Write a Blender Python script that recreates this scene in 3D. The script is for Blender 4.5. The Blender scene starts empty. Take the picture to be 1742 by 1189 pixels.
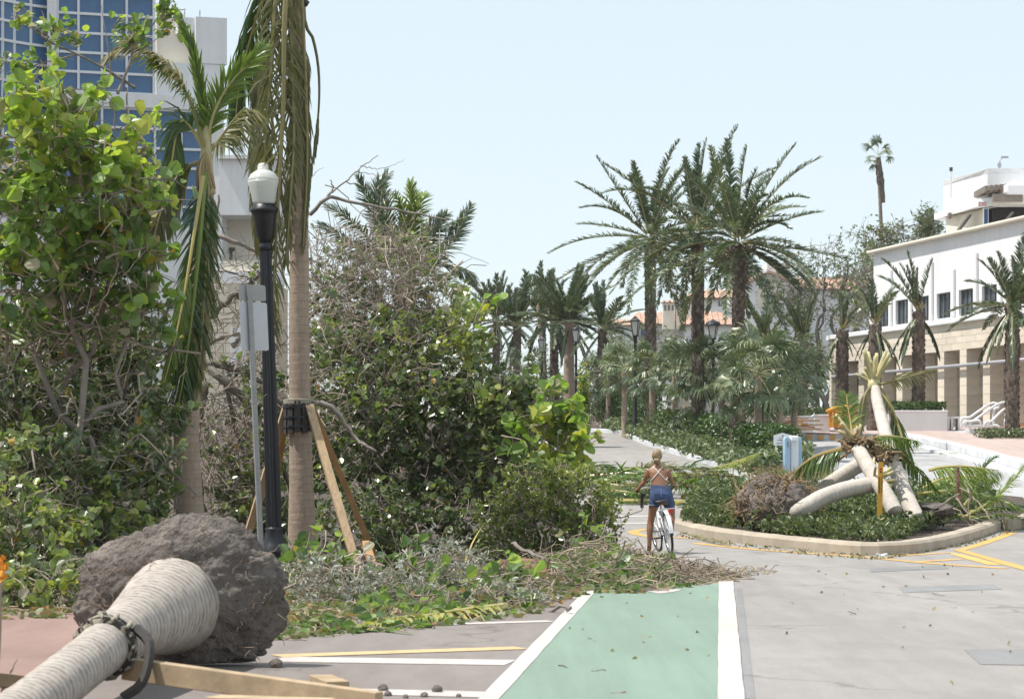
import bpy, bmesh, math, random
import numpy as np
from mathutils import Vector, Matrix
random.seed(7)
RNG = np.random.default_rng(11)
scene = bpy.context.scene
COL = scene.collection
# ------------------------------------------------------------------ camera
FPX, CXP, HZ, CAMZ = 4500.0, 871.0, 770.0, 1.6      # focal length in photo pixels, centre column, horizon row, eye height
cam = bpy.data.cameras.new('camera'); camo = bpy.data.objects.new('camera', cam); COL.objects.link(camo)
camo.location = (0, 0, CAMZ); camo.rotation_euler = (math.radians(90), 0, 0)
cam.sensor_width = 36.0; cam.lens = 36.0 * FPX / 1742.0
cam.shift_y = (HZ - 594.5) / 1742.0
cam.clip_start = 0.5; cam.clip_end = 6000
cam.dof.use_dof = True; cam.dof.focus_distance = 47.0; cam.dof.aperture_fstop = 6.3
scene.camera = camo
# ------------------------------------------------------------------ sky and sun
SUN_EL, SUN_AZ = 63.0, -97.0       # azimuth measured from +Y (view direction) towards +X
world = bpy.data.worlds.new('World'); scene.world = world; world.use_nodes = True
wn = world.node_tree.nodes; wl = world.node_tree.links
bg = wn['Background']; sky = wn.new('ShaderNodeTexSky'); sky.sky_type = 'NISHITA'; sky.sun_disc = False
sky.sun_elevation = math.radians(SUN_EL); sky.sun_rotation = math.radians(SUN_AZ)
sky.air_density = 1.0; sky.dust_density = 0.3; sky.ozone_density = 1.5; sky.altitude = 0
hz_ = wn.new('ShaderNodeMix'); hz_.data_type = 'RGBA'; hz_.inputs[0].default_value = 0.74       # thin even haze over the clear sky
hz_.inputs[7].default_value = (5.70, 6.35, 6.65, 1)
wl.new(sky.outputs[0], hz_.inputs[6]); wl.new(hz_.outputs[2], bg.inputs[0]); bg.inputs[1].default_value = 0.112
sun = bpy.data.lights.new('sun', 'SUN'); suno = bpy.data.objects.new('sun', sun); COL.objects.link(suno)
sun.energy = 4.0; sun.angle = math.radians(0.53); sun.color = (1.0, 0.955, 0.89)
_el, _az = math.radians(SUN_EL), math.radians(SUN_AZ)
SUNV = Vector((math.sin(_az) * math.cos(_el), math.cos(_az) * math.cos(_el), math.sin(_el)))
suno.rotation_euler = SUNV.to_track_quat('Z', 'Y').to_euler(); suno.location = (0, 0, 60)
vs = scene.view_settings; vs.view_transform = 'Standard'; vs.look = 'None'; vs.gamma = 1.0; vs.exposure = 0.48
vs.use_curve_mapping = False
cy = scene.cycles
cy.max_bounces = 6; cy.diffuse_bounces = 3; cy.glossy_bounces = 3; cy.transmission_bounces = 4; cy.transparent_max_bounces = 6
cy.use_denoising = True; cy.caustics_reflective = False; cy.caustics_refractive = False
try: cy.denoising_prefilter = 'ACCURATE'
except Exception: pass
# ------------------------------------------------------------------ the lie of the land
def gz(y):
    t = y - 44.0
    if t <= 0: return 0.0
    if t < 10: return 0.0355 * t * t / 20.0
    if y < 145: return 0.0355 * (t - 5.0)
    u = min(y - 145.0, 40.0)
    return 0.0355 * 96.0 + 0.0355 * (u - u * u / 80.0)
def W(px, py, D): return Vector(((px - CXP) / FPX * D, D, CAMZ + (HZ - py) / FPX * D))
def GP(px, D, dz=0.0): return Vector(((px - CXP) / FPX * D, D, gz(D) + dz))
def G(px, py, dz=0.0):
    lo, hi = 6.0, 150.0
    for _ in range(50):
        m = (lo + hi) / 2
        if HZ - (gz(m) - CAMZ) * FPX / m > py: lo = m
        else: hi = m
    return GP(px, lo, dz)
# ------------------------------------------------------------------ mesh building
ORG = {}
class MB:
    def __init__(s): s.v = []; s.f = []; s.r = []; s.n = 0
    def add(s, verts, faces, rnd=0.5):
        verts = np.asarray(verts, dtype=np.float64).reshape(-1, 3); k = len(verts)
        s.v.append(verts)
        for fa in (faces if isinstance(faces, list) and len(faces) and isinstance(faces[0], np.ndarray) else [faces]):
            if isinstance(fa, np.ndarray): s.f.append(fa + s.n)
            else:
                by = {}
                for q in fa: by.setdefault(len(q), []).append(q)
                for L, qs in by.items(): s.f.append(np.array(qs, dtype=np.int64) + s.n)
        s.r.append(np.full(k, rnd) if np.isscalar(rnd) else np.asarray(rnd, dtype=np.float64))
        s.n += k
        return s
    def box(s, c, size, rot=None, rnd=0.5):
        x, y, z = [q / 2 for q in size]
        p = np.array([[-x,-y,-z],[x,-y,-z],[x,y,-z],[-x,y,-z],[-x,-y,z],[x,-y,z],[x,y,z],[-x,y,z]])
        if rot is not None: p = p @ np.array(rot.to_3x3()).T
        return s.add(p + np.array(c), [(0,3,2,1),(4,5,6,7),(0,1,5,4),(1,2,6,5),(2,3,7,6),(3,0,4,7)], rnd)
    def beam(s, a, b, w, h, up=(0,0,1), rnd=0.5):
        a, b = Vector(a), Vector(b); d = (b - a); L = d.length; d.normalize()
        x = d.cross(Vector(up)); x = x.normalized() if x.length > 1e-5 else Vector((1,0,0))
        z = x.cross(d).normalized()
        m = Matrix((x, d, z)).transposed()
        return s.box((a + b) / 2, (w, L, h), m, rnd)
    def tube(s, pts, rad, n=6, caps=True, rnd=0.5, lenattr=False, jitter=0.0):
        P = np.array([tuple(p) for p in pts], dtype=np.float64); m = len(P)
        R = np.full(m, rad) if np.isscalar(rad) else np.asarray(rad, dtype=np.float64)
        T = np.gradient(P, axis=0); T /= (np.linalg.norm(T, axis=1)[:, None] + 1e-9)
        up = np.array([0, 0, 1.0]) if abs(T[0][2]) < 0.9 else np.array([1.0, 0, 0])
        X = np.zeros_like(P); x = np.cross(T[0], up); x /= np.linalg.norm(x) + 1e-9
        for i in range(m):
            x = x - T[i] * np.dot(x, T[i]); x /= np.linalg.norm(x) + 1e-9; X[i] = x
        Y = np.cross(T, X)
        a = np.arange(n) * 2 * np.pi / n
        rr = R[:, None] * (1 + (RNG.uniform(-jitter, jitter, (m, n)) if jitter else 0))
        V = P[:, None, :] + rr[:, :, None] * (np.cos(a)[None, :, None] * X[:, None, :] + np.sin(a)[None, :, None] * Y[:, None, :])
        i = np.arange(m - 1)[:, None] * n; j = np.arange(n)[None, :]; k = (np.arange(n)[None, :] + 1) % n
        F = np.stack([i + j, i + k, i + n + k, i + n + j], axis=-1).reshape(-1, 4)
        fs = [F]
        if caps: fs += [np.arange(n)[::-1][None, :], (np.arange(n) + (m - 1) * n)[None, :]]
        if lenattr:
            L = np.concatenate([[0], np.cumsum(np.linalg.norm(np.diff(P, axis=0), axis=1))]); rnd = np.repeat(L, n)
        return s.add(V.reshape(-1, 3), fs, rnd)
    def lathe(s, prof, n=24, base=(0,0,0), rot=None, flutes=0, fl=0.0, rnd=0.5):
        a = np.arange(n) * 2 * np.pi / n; V = []
        for r, z in prof:
            rr = r * (1 - fl * (0.5 + 0.5 * np.cos(flutes * a))) if flutes else np.full(n, r)
            V.append(np.stack([rr * np.cos(a), rr * np.sin(a), np.full(n, z)], 1))
        V = np.concatenate(V); m = len(prof)
        if rot is not None: V = V @ np.array(rot.to_3x3()).T
        i = np.arange(m - 1)[:, None] * n; j = np.arange(n)[None, :]; k = (j + 1) % n
        F = np.stack([i + j, i + k, i + n + k, i + n + j], axis=-1).reshape(-1, 4)
        return s.add(V + np.array(base), [F, np.arange(n)[::-1][None, :], (np.arange(n) + (m - 1) * n)[None, :]], rnd)
    def prism(s, poly, z0, z1, rnd=0.5):
        n = len(poly); V = [(x, y, z0) for x, y in poly] + [(x, y, z1) for x, y in poly]
        F = [tuple(range(n))[::-1], tuple(range(n, 2 * n))] + [(i, (i + 1) % n, n + (i + 1) % n, n + i) for i in range(n)]
        return s.add(V, F, rnd)
    def strip(s, L, R, rnd=0.5):
        n = len(L); V = [tuple(p) for p in L] + [tuple(p) for p in R]
        return s.add(V, [(i, n + i, n + i + 1, i + 1) for i in range(n - 1)], rnd)
    def build(s, name, mat, parent=None, smooth=False, origin=None, bevel=0, kind=None, label=None, cat=None, group=None):
        V = np.concatenate(s.v); rn = np.concatenate(s.r)
        if parent is not None: o3 = np.array(ORG[parent.name])
        elif origin is not None: o3 = np.array(tuple(origin))
        else:
            lo, hi = V.min(0), V.max(0); o3 = np.array([(lo[0] + hi[0]) / 2, (lo[1] + hi[1]) / 2, lo[2]])
        me = bpy.data.meshes.new(name)
        nl = sum(f.size for f in s.f); npol = sum(len(f) for f in s.f)
        me.vertices.add(len(V)); me.vertices.foreach_set('co', (V - o3).astype(np.float32).ravel())
        me.loops.add(nl); me.polygons.add(npol)
        me.loops.foreach_set('vertex_index', np.concatenate([f.ravel() for f in s.f]).astype(np.int32))
        cnt = np.concatenate([np.full(len(f), f.shape[1]) for f in s.f])
        me.polygons.foreach_set('loop_start', (np.cumsum(cnt) - cnt).astype(np.int32))
        at = me.attributes.new('rnd', 'FLOAT', 'POINT'); at.data.foreach_set('value', rn.astype(np.float32))
        me.update(calc_edges=True); me.validate(verbose=False)
        me.polygons.foreach_set('use_smooth', np.full(len(me.polygons), bool(smooth)))
        me.materials.append(mat)
        return link(name, me, parent, o3, bevel, kind, label, cat, group)
def link(name, me, parent=None, o3=(0,0,0), bevel=0, kind=None, label=None, cat=None, group=None):
    o = bpy.data.objects.new(name, me); COL.objects.link(o)
    if parent is not None: o.parent = parent; ORG[o.name] = ORG[parent.name]
    else: o.location = o3; ORG[o.name] = tuple(o3)
    if bevel:
        b = o.modifiers.new('edge', 'BEVEL'); b.width = bevel; b.segments = 2; b.limit_method = 'ANGLE'
    tag(o, label, cat, group, kind); return o
def tag(o, label=None, cat=None, group=None, kind=None):
    for k, v in (('label', label), ('category', cat), ('group', group), ('kind', kind)):
        if v: o[k] = v
    return o
def thing(name, loc, label=None, cat=None, group=None, kind=None):
    o = bpy.data.objects.new(name, None); COL.objects.link(o); o.location = loc; o.empty_display_size = 0.2
    ORG[o.name] = tuple(loc); return tag(o, label, cat, group, kind)
def put(name, me, parent, M):
    """a copy of a shared mesh as a part, M = world matrix"""
    o = bpy.data.objects.new(name, me); COL.objects.link(o); o.parent = parent
    M = M.copy(); M.translation = M.translation - Vector(ORG[parent.name])
    o.matrix_basis = M; ORG[o.name] = ORG[parent.name]; return o
def shared(mb, name, mat, smooth=False):
    o = mb.build(name, mat, origin=(0,0,0), smooth=smooth); me = o.data; bpy.data.objects.remove(o); return me
def frame(d, up=(0,0,1)):
    """3x3 with Y along d and Z as near up as can be"""
    d = Vector(d).normalized(); x = d.cross(Vector(up))
    x = x.normalized() if x.length > 1e-4 else Vector((1,0,0))
    return Matrix((x, d, x.cross(d).normalized())).transposed()
def curve(ctrl, n):
    """Catmull-Rom through the control points, n samples"""
    P = np.array([tuple(p) for p in ctrl], dtype=float)
    if len(P) == 2: return P[0] + (P[1] - P[0]) * np.linspace(0, 1, n)[:, None]
    Q = np.vstack([2 * P[0] - P[1], P, 2 * P[-1] - P[-2]]); k = len(P) - 1
    seg = np.concatenate([[0], np.cumsum(np.linalg.norm(np.diff(P, axis=0), axis=1))]); out = []
    for u in np.linspace(0, seg[-1], n):
        i = min(int(np.searchsorted(seg, u, 'right')) - 1, k - 1); i = max(i, 0)
        t = (u - seg[i]) / (seg[i + 1] - seg[i] + 1e-9); a, b, c, d = Q[i:i + 4]
        out.append(0.5 * (2 * b + (c - a) * t + (2 * a - 5 * b + 4 * c - d) * t * t + (3 * b - a - 3 * c + d) * t ** 3))
    return np.array(out)
# ------------------------------------------------------------------ materials
def newmat(name):
    m = bpy.data.materials.new(name); m.use_nodes = True
    return m, m.node_tree.nodes, m.node_tree.links, m.node_tree.nodes['Principled BSDF']
def lin(c): return tuple((q / 12.92 if q <= 0.04045 else ((q + 0.055) / 1.055) ** 2.4) for q in c)
def noise(n, l, scale, detail=4, coord='Object', sc=None, rough=0.6, dist=0.0):
    tc = n.new('ShaderNodeTexCoord'); t = n.new('ShaderNodeTexNoise')
    t.inputs['Scale'].default_value = scale; t.inputs['Detail'].default_value = detail
    t.inputs['Roughness'].default_value = rough; t.inputs['Distortion'].default_value = dist
    if sc:
        mp = n.new('ShaderNodeMapping'); mp.inputs['Scale'].default_value = sc
        l.new(tc.outputs[coord], mp.inputs[0]); l.new(mp.outputs[0], t.inputs['Vector'])
    else: l.new(tc.outputs[coord], t.inputs['Vector'])
    return t.outputs['Fac']
def ramp(n, l, fac, stops):
    r = n.new('ShaderNodeValToRGB'); e = r.color_ramp.elements
    while len(e) < len(stops): e.new(0.5)
    for q, (p, c) in zip(e, stops): q.position = p; q.color = (*c, 1)
    l.new(fac, r.inputs[0]); return r.outputs[0]
def mix(n, l, fac, a, b, mode='MIX'):
    m = n.new('ShaderNodeMix'); m.data_type = 'RGBA'; m.blend_type = mode
    for s, v in ((m.inputs[0], fac), (m.inputs[6], a), (m.inputs[7], b)):
        if hasattr(v, 'is_linked') or hasattr(v, 'links'): l.new(v, s)
        elif isinstance(v, (int, float)): s.default_value = v
        else: s.default_value = (*v, 1)
    return m.outputs[2]
def bump(n, l, p, fac, strength, dist=0.02):
    b = n.new('ShaderNodeBump'); b.inputs['Strength'].default_value = strength; b.inputs['Distance'].default_value = dist
    l.new(fac, b.inputs['Height']); l.new(b.outputs[0], p.inputs['Normal'])
def solid(name, col, rough=0.6, metal=0.0, var=0.12, scale=6.0, bmp=0.15, spec=0.5, sc=None, rndvar=0.0, bdist=0.01):
    """a plain material with noise variation"""
    m, n, l, p = newmat(name)
    f = noise(n, l, scale, 5, sc=sc)
    c = ramp(n, l, f, [(0.25, tuple(q * (1 - var) for q in col)), (0.75, tuple(min(1, q * (1 + var)) for q in col))])
    if rndvar:
        a = n.new('ShaderNodeAttribute'); a.attribute_name = 'rnd'
        k = ramp(n, l, a.outputs['Fac'], [(0, (1 - rndvar,) * 3), (1, (1 + rndvar,) * 3)])
        c = mix(n, l, 1.0, c, k, 'MULTIPLY')
    l.new(c, p.inputs['Base Color']); p.inputs['Roughness'].default_value = rough; p.inputs['Metallic'].default_value = metal
    p.inputs['Specular IOR Level'].default_value = spec
    if bmp: bump(n, l, p, noise(n, l, scale * 6, 4, sc=sc), bmp, bdist)
    return m
def leafmat(name, stops, trans=0.35, rough=0.38, tcol=1.5, spec=0.5):
    m, n, l, p = newmat(name)
    a = n.new('ShaderNodeAttribute'); a.attribute_name = 'rnd'
    c = ramp(n, l, a.outputs['Fac'], stops)
    l.new(c, p.inputs['Base Color']); p.inputs['Roughness'].default_value = rough; p.inputs['Specular IOR Level'].default_value = spec
    t = n.new('ShaderNodeBsdfTranslucent'); c2 = mix(n, l, 1.0, c, (tcol, tcol * 1.05, tcol * 0.55), 'MULTIPLY'); l.new(c2, t.inputs[0])
    s = n.new('ShaderNodeMixShader'); s.inputs[0].default_value = trans
    l.new(p.outputs[0], s.inputs[1]); l.new(t.outputs[0], s.inputs[2]); l.new(s.outputs[0], n['Material Output'].inputs[0])
    return m
M = {}
def asphalt(name, c0, c1, warm):
    m, n, l, p = newmat(name)
    big = noise(n, l, 0.22, 5, rough=0.65, sc=(1, 0.45, 1)); fine = noise(n, l, 55, 3); mid = noise(n, l, 2.2, 6, sc=(1.4, 0.25, 1), rough=0.7)
    a = ramp(n, l, big, [(0.3, c0), (0.7, c1)])
    b = mix(n, l, 1.0, a, ramp(n, l, mid, [(0.32, (0.87, 0.855, 0.845)), (0.62, (1.05, 1.05, 1.05))]), 'MULTIPLY')
    c = mix(n, l, 1.0, b, ramp(n, l, fine, [(0.3, (0.86,) * 3), (0.7, (1.12,) * 3)]), 'MULTIPLY')
    stain = noise(n, l, 0.6, 7, sc=(0.5, 1.3, 1), rough=0.75, dist=0.6)
    d = mix(n, l, ramp(n, l, stain, [(0.56, (0,) * 3), (0.72, (0.5,) * 3)]), c, warm)
    vo = n.new('ShaderNodeTexVoronoi'); vo.feature = 'DISTANCE_TO_EDGE'; vo.inputs['Scale'].default_value = 0.16
    tc = n.new('ShaderNodeTexCoord'); wob = n.new('ShaderNodeTexNoise'); wob.inputs['Scale'].default_value = 1.3; wob.inputs['Detail'].default_value = 6
    va = n.new('ShaderNodeVectorMath'); va.operation = 'MULTIPLY_ADD'; va.inputs[1].default_value = (1.6, 1.6, 0); l.new(tc.outputs['Object'], wob.inputs['Vector']); l.new(wob.outputs['Color'], va.inputs[0]); l.new(tc.outputs['Object'], va.inputs[2]); l.new(va.outputs[0], vo.inputs['Vector'])
    gate = noise(n, l, 0.35, 3); ck = mix(n, l, 1.0, ramp(n, l, vo.outputs['Distance'], [(0.0, (0.55,) * 3), (0.012, (0.0,) * 3)]), ramp(n, l, gate, [(0.45, (0,) * 3), (0.55, (1,) * 3)]), 'MULTIPLY')
    d = mix(n, l, ck, d, tuple(q * 0.45 for q in c0))
    tyre = noise(n, l, 1.0, 3, sc=(1.5, 0.03, 1)); d = mix(n, l, 1.0, d, ramp(n, l, tyre, [(0.35, (0.93,) * 3), (0.65, (1.04,) * 3)]), 'MULTIPLY')
    l.new(d, p.inputs['Base Color']); p.inputs['Roughness'].default_value = 0.85
    bump(n, l, p, fine, 0.35, 0.006); return m
M['road'] = asphalt('weathered_asphalt', (0.252, 0.233, 0.217), (0.322, 0.302, 0.284), (0.205, 0.178, 0.155))
M['parking'] = asphalt('brown_asphalt', (0.178, 0.150, 0.136), (0.24, 0.21, 0.192), (0.155, 0.125, 0.105))
M['redpave'] = asphalt('red_pavement', (0.235, 0.148, 0.122), (0.31, 0.205, 0.172), (0.16, 0.10, 0.08))
M['patch'] = asphalt('asphalt_patch', (0.212, 0.208, 0.208), (0.25, 0.247, 0.247), (0.19, 0.18, 0.17))
M['drive'] = asphalt('driveway', (0.34, 0.335, 0.335), (0.41, 0.405, 0.405), (0.28, 0.26, 0.245))
def paint(name, col, wear, thr):
    m, n, l, p = newmat(name)
    w = noise(n, l, 7, 7, rough=0.75); w2 = noise(n, l, 0.9, 4, sc=(1, 0.3, 1)); fine = noise(n, l, 60, 3)
    c = ramp(n, l, w2, [(0.3, tuple(q * 0.9 for q in col)), (0.7, tuple(min(1, q * 1.08) for q in col))])
    c = mix(n, l, 1.0, c, ramp(n, l, fine, [(0.3, (0.90,) * 3), (0.7, (1.07,) * 3)]), 'MULTIPLY')
    st_ = noise(n, l, 1.0, 5, sc=(2.6, 0.07, 1), rough=0.7); c = mix(n, l, 1.0, c, ramp(n, l, st_, [(0.3, (0.86, 0.85, 0.84)), (0.6, (1.03,) * 3)]), 'MULTIPLY')
    c = mix(n, l, ramp(n, l, w, [(thr, (0,) * 3), (thr + 0.1, (0.75,) * 3)]), c, wear)
    l.new(c, p.inputs['Base Color']); p.inputs['Roughness'].default_value = 0.75; bump(n, l, p, fine, 0.25, 0.005); return m
M['green'] = paint('green_lane_paint', (0.195, 0.272, 0.212), (0.25, 0.29, 0.255), 0.58)
M['white'] = paint('white_road_paint', (0.53, 0.49, 0.455), (0.33, 0.30, 0.28), 0.60)
M['yellow'] = paint('yellow_road_paint', (0.62, 0.36, 0.10), (0.30, 0.26, 0.22), 0.58)
M['yellowpale'] = paint('pale_yellow_paint', (0.60, 0.42, 0.22), (0.36, 0.30, 0.25), 0.6)
M['kerb'] = solid('kerb_concrete', (0.40, 0.34, 0.265), 0.85, var=0.25, scale=1.6, bmp=0.4)
M['kerbwhite'] = solid('pale_kerb', (0.58, 0.585, 0.60), 0.8, var=0.2, scale=1.2, bmp=0.3)
M['paver'] = asphalt('pink_brick_paving', (0.42, 0.32, 0.285), (0.50, 0.40, 0.36), (0.34, 0.27, 0.24))
M['soil'] = solid('dark_soil', (0.085, 0.064, 0.05), 0.95, var=0.45, scale=5, bmp=0.9, bdist=0.04)
M['land'] = solid('dry_ground', (0.13, 0.115, 0.08), 0.95, var=0.35, scale=0.8, bmp=0.6)
# ------------------------------------------------------------------ ground, road, pavements
YG = [-60, -20] + list(range(-10, 40, 10)) + [44 + 1.5 * i for i in range(95)] + [200, 300, 600, 1200, 2400, 4500]
def ys(a, b): return [a] + [y for y in YG if a < y < b] + [b]
def sheet(name, xl, xr, y0, y1, dz, mat, kind='structure', parent=None, nx=1):
    Y = ys(y0, y1); mb = MB()
    f = (lambda q, y: q(y) if callable(q) else q)
    mb.strip([(f(xl, y), y, gz(y) + dz) for y in Y], [(f(xr, y), y, gz(y) + dz) for y in Y])
    return mb.build(name, mat, parent, kind=kind)
LANE0, LANES = -1.433, 0.0787          # left edge of the green lane: X = LANE0 + LANES * Y
sheet('ground', -400, 400, -60, 540, -0.03, M['land'])
road = sheet('road', -12, 60, -20, 132, 0.0, M['road'])
sheet('parking_strip', lambda y: -3.35 + 0.0 * y, lambda y: LANE0 + LANES * y - 0.12, 8, 42, 0.004, M['parking'])
sheet('red_pavement', -12, -3.352, 6, 27.5, 0.005, M['redpave'])
def ribbon(pts, w, dz, mat, name, parent=road, wob=0.0):
    mb = MB(); P = [Vector(p) for p in pts]
    Q = []
    for a, b in zip(P[:-1], P[1:]):
        k = max(1, int((b - a).length / 0.7)); Q += [a.lerp(b, i / k) for i in range(k)]
    Q.append(P[-1]); L, R = [], []
    for i, q in enumerate(Q):
        t = (Q[min(i + 1, len(Q) - 1)] - Q[max(i - 1, 0)]); t.z = 0; t.normalize(); s = Vector((t.y, -t.x, 0))
        ww = w / 2 * (1 + random.uniform(-wob, wob))
        for lst, sg in ((L, -1), (R, 1)):
            e = q + s * ww * sg; lst.append((e.x, e.y, gz(e.y) + dz))
    mb.strip(L, R); return mb.build(name, mat, parent)
lane = sheet('bike_lane', lambda y: LANE0 + LANES * y, lambda y: LANES * y - 0.012, 6, 35.6, 0.008, M['green'])
ribbon([(LANE0 + LANES * y - 0.065, y, 0) for y in (6, 12, 20, 28, 32.5)], 0.135, 0.012, M['white'], 'edge_line', wob=0.05)
ribbon([(LANES * y + 0.072, y, 0) for y in (6, 12, 20, 28, 34.2)], 0.175, 0.012, M['white'], 'edge_line', wob=0.05)
ribbon([G(600, 1177), G(842, 1183)], 0.40, 0.008, M['white'], 'bay_line')
ribbon([G(470, 1122), G(868, 1128)], 0.50, 0.008, M['white'], 'bay_line')
ribbon([G(470, 1117), G(886, 1103)], 0.30, 0.0095, M['yellowpale'], 'bay_line')
ribbon([G(700, 1064), G(938, 1057)], 0.24, 0.008, M['white'], 'bay_line')
ribbon([G(850, 1021), G(984, 1017)], 0.24, 0.008, M['white'], 'bay_line')
mb = MB(); ar = [(1098, 1006), (1130, 997), (1143, 1003), (1162, 1004), (1146, 1008), (1120, 1011)]
mb.add([G(x, y, 0.012) for x, y in ar], [(0, 5, 4, 3, 2, 1)]); mb.build('lane_symbol', M['white'], lane)
for pts in ([(1182, 924), (1300, 936), (1452, 946), (1579, 958), (1711, 967)], [(1518, 946), (1617, 940), (1693, 961)],
            [(1554, 956), (1637, 951)], [(1721, 906), (1632, 936), (1742, 967), (1790, 980)]):
    ribbon([G(*q) for q in pts], 0.20, 0.005 + 0.0012 * random.random(), M['yellow'], 'yellow_line', wob=0.08)
ribbon([G(1180, 916), G(1150, 914), G(1110, 913.5), G(1084, 909), G(1076, 905), G(1086, 902), G(1104, 900)], 0.22, 0.006, M['yellow'], 'yellow_line')
ribbon([G(980, 892), G(1135, 889)], 0.30, 0.006, M['white'], 'crossing_line'); ribbon([G(980, 880), G(1150, 877)], 0.30, 0.006, M['white'], 'crossing_line')
for q in ([(1528, 998), (1690, 994), (1706, 1002), (1536, 1008)], [(1640, 1105), (1760, 1104), (1780, 1132), (1668, 1130)],
          [(1478, 967), (1610, 962), (1614, 967), (1482, 973)], [(1253, 1000), (1262, 1000), (1285, 1189), (1268, 1189)]):
    MB().add([G(x, y, 0.0035) for x, y in q], [(3, 2, 1, 0)]).build('asphalt_patch', M['patch'], road)
# ------------------------------------------------------------------ vegetation builders
LEAF_U = np.array([-0.5, -0.36, 0.08, 0.40, 0.5, 0.40, 0.08, -0.36])
LEAF_V = np.array([0.0, 0.36, 0.5, 0.30, 0.0, -0.30, -0.5, -0.36])
LEAF_F = [np.array([[0, 4, 3, 2, 1]]), np.array([[0, 7, 6, 5, 4]])]
def unit(a): return a / (np.linalg.norm(a, axis=-1, keepdims=True) + 1e-9)
def leaves(mb, C, N, A, S, aspect=1.0, rnd=None, fold=0.18, cup=0.0):
    """flat leaves folded on the midrib: C centres, N normals, A axes, S sizes"""
    C = np.asarray(C, float).reshape(-1, 3); n = len(C)
    if n == 0: return
    N = unit(np.asarray(N, float)); A = np.asarray(A, float); A = unit(A - N * np.sum(A * N, 1, keepdims=True)); B = np.cross(N, A)
    S = np.broadcast_to(np.asarray(S, float), (n,))
    fo = fold * RNG.uniform(0.0, 2.4, n)[:, None]; cu = (cup + 0.02) * RNG.uniform(-0.6, 5.0, n)[:, None]; asp = (aspect * RNG.uniform(0.72, 1.08, n))[:, None, None]
    h = np.abs(LEAF_V)[None, :] * fo - (LEAF_U ** 2)[None, :] * cu + LEAF_V[None, :] * LEAF_U[None, :] * RNG.normal(size=(n, 1)) * 0.25
    V = C[:, None, :] + S[:, None, None] * (LEAF_U[None, :, None] * A[:, None, :] + asp * LEAF_V[None, :, None] * B[:, None, :] + h[:, :, None] * N[:, None, :])
    idx = (np.arange(n) * 8)[:, None]
    mb.add(V.reshape(-1, 3), [idx + LEAF_F[0], idx + LEAF_F[1]], np.repeat(rnd if rnd is not None else RNG.random(n), 8))
def in_ell(n, shell=0.0):
    d = unit(RNG.normal(size=(n, 3))); r = RNG.random(n) ** (1 / 3.0); r = shell + (1 - shell) * r
    return d * r[:, None]
def twigs(tm, c, rad, n, length, r0, lp, lsize, out=0.6, up=0.35, leafy=0.6, wob=0.5, lrng=(0.0, 1.0), flat=0.9, zmin=None, shell=0.2):
    """n twigs inside an ellipsoid; returns the leaf arrays (centres, normals, axes, sizes, rnd)"""
    c = np.array(tuple(c)); rad = np.array(rad); P = in_ell(n, shell); C, N, A, S, R = [], [], [], [], []
    for i in range(n):
        p = c + P[i] * rad; d = unit(P[i] * out + RNG.normal(size=3) * wob + np.array([0, 0, up])); L = length * RNG.uniform(0.5, 1.3)
        p = p - d * L * 0.5; pts = [p]
        k = 5
        for j in range(k):
            d = unit(d + RNG.normal(size=3) * 0.28 + np.array([0, 0, -0.05])); p = p + d * L / k; pts.append(p)
        pts = np.array(pts)
        if zmin is not None: pts[:, 2] = np.maximum(pts[:, 2], zmin + 0.03 * RNG.random(len(pts)))
        tm.tube(pts, np.linspace(r0, r0 * 0.35, k + 1) * RNG.uniform(0.6, 1.5), 4, False, rnd=RNG.random())
        if RNG.random() > leafy: continue
        m = max(2, int(RNG.poisson(lp))); u = RNG.uniform(0.25, 1.04, m) * k; i0 = np.minimum(u.astype(int), k - 1); fr = (u - i0)[:, None]
        q = pts[i0] * (1 - fr) + pts[np.minimum(i0 + 1, k)] * fr; t = unit(pts[np.minimum(i0 + 1, k)] - pts[i0])
        s = lsize * RNG.uniform(0.42, 1.2, m); ax = unit(np.cross(t, RNG.normal(size=(m, 3))) + t * 0.45)
        C.append(q + ax * (s * 0.55)[:, None]); A.append(ax); S.append(s)
        N.append(unit(RNG.normal(size=(m, 3)) * flat + np.array([0.0, -0.15, 0.75]))); base = RNG.uniform(*lrng); rv_ = np.clip(base + RNG.normal(size=m) * 0.13, 0.08, 0.95); dead = RNG.random(m); rv_ = np.where(dead < 0.07, RNG.uniform(0, 0.06, m), np.where(dead > 0.988, RNG.uniform(0.965, 1.0, m), rv_)); R.append(rv_)
    if not C: return None
    return [np.concatenate(q) for q in (C, N, A, S, R)]
def crooked(a, b, n, wob, sag=0.0):
    a, b = np.array(tuple(a)), np.array(tuple(b)); t = np.linspace(0, 1, n)[:, None]; L = np.linalg.norm(b - a)
    w = np.cumsum(RNG.normal(size=(n, 3)), 0); w = w - w[0] - (w[-1] - w[0]) * t
    return a + (b - a) * t + w * wob * L / math.sqrt(n) + np.array([0, 0, -sag]) * (4 * t * (1 - t))
LEAFMESH = {}
def leafset(key, mat, aspect=1.0, fold=0.18, lo=0.0, hi=1.0):
    if key not in LEAFMESH:
        ms = []
        for i in range(14):
            mb = MB(); leaves(mb, [[0, 0.5, 0]], [[0.1 * RNG.normal(), 0.1 * RNG.normal(), 1]], [[0, 1, 0]], [1.0], aspect * RNG.uniform(0.9, 1.08), np.array([lo + (hi - lo) * (i + 0.5) / 14]), fold, RNG.uniform(0, 0.35))
            ms.append(shared(mb, 'leaf', mat))
        LEAFMESH[key] = ms
    return LEAFMESH[key]
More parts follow.
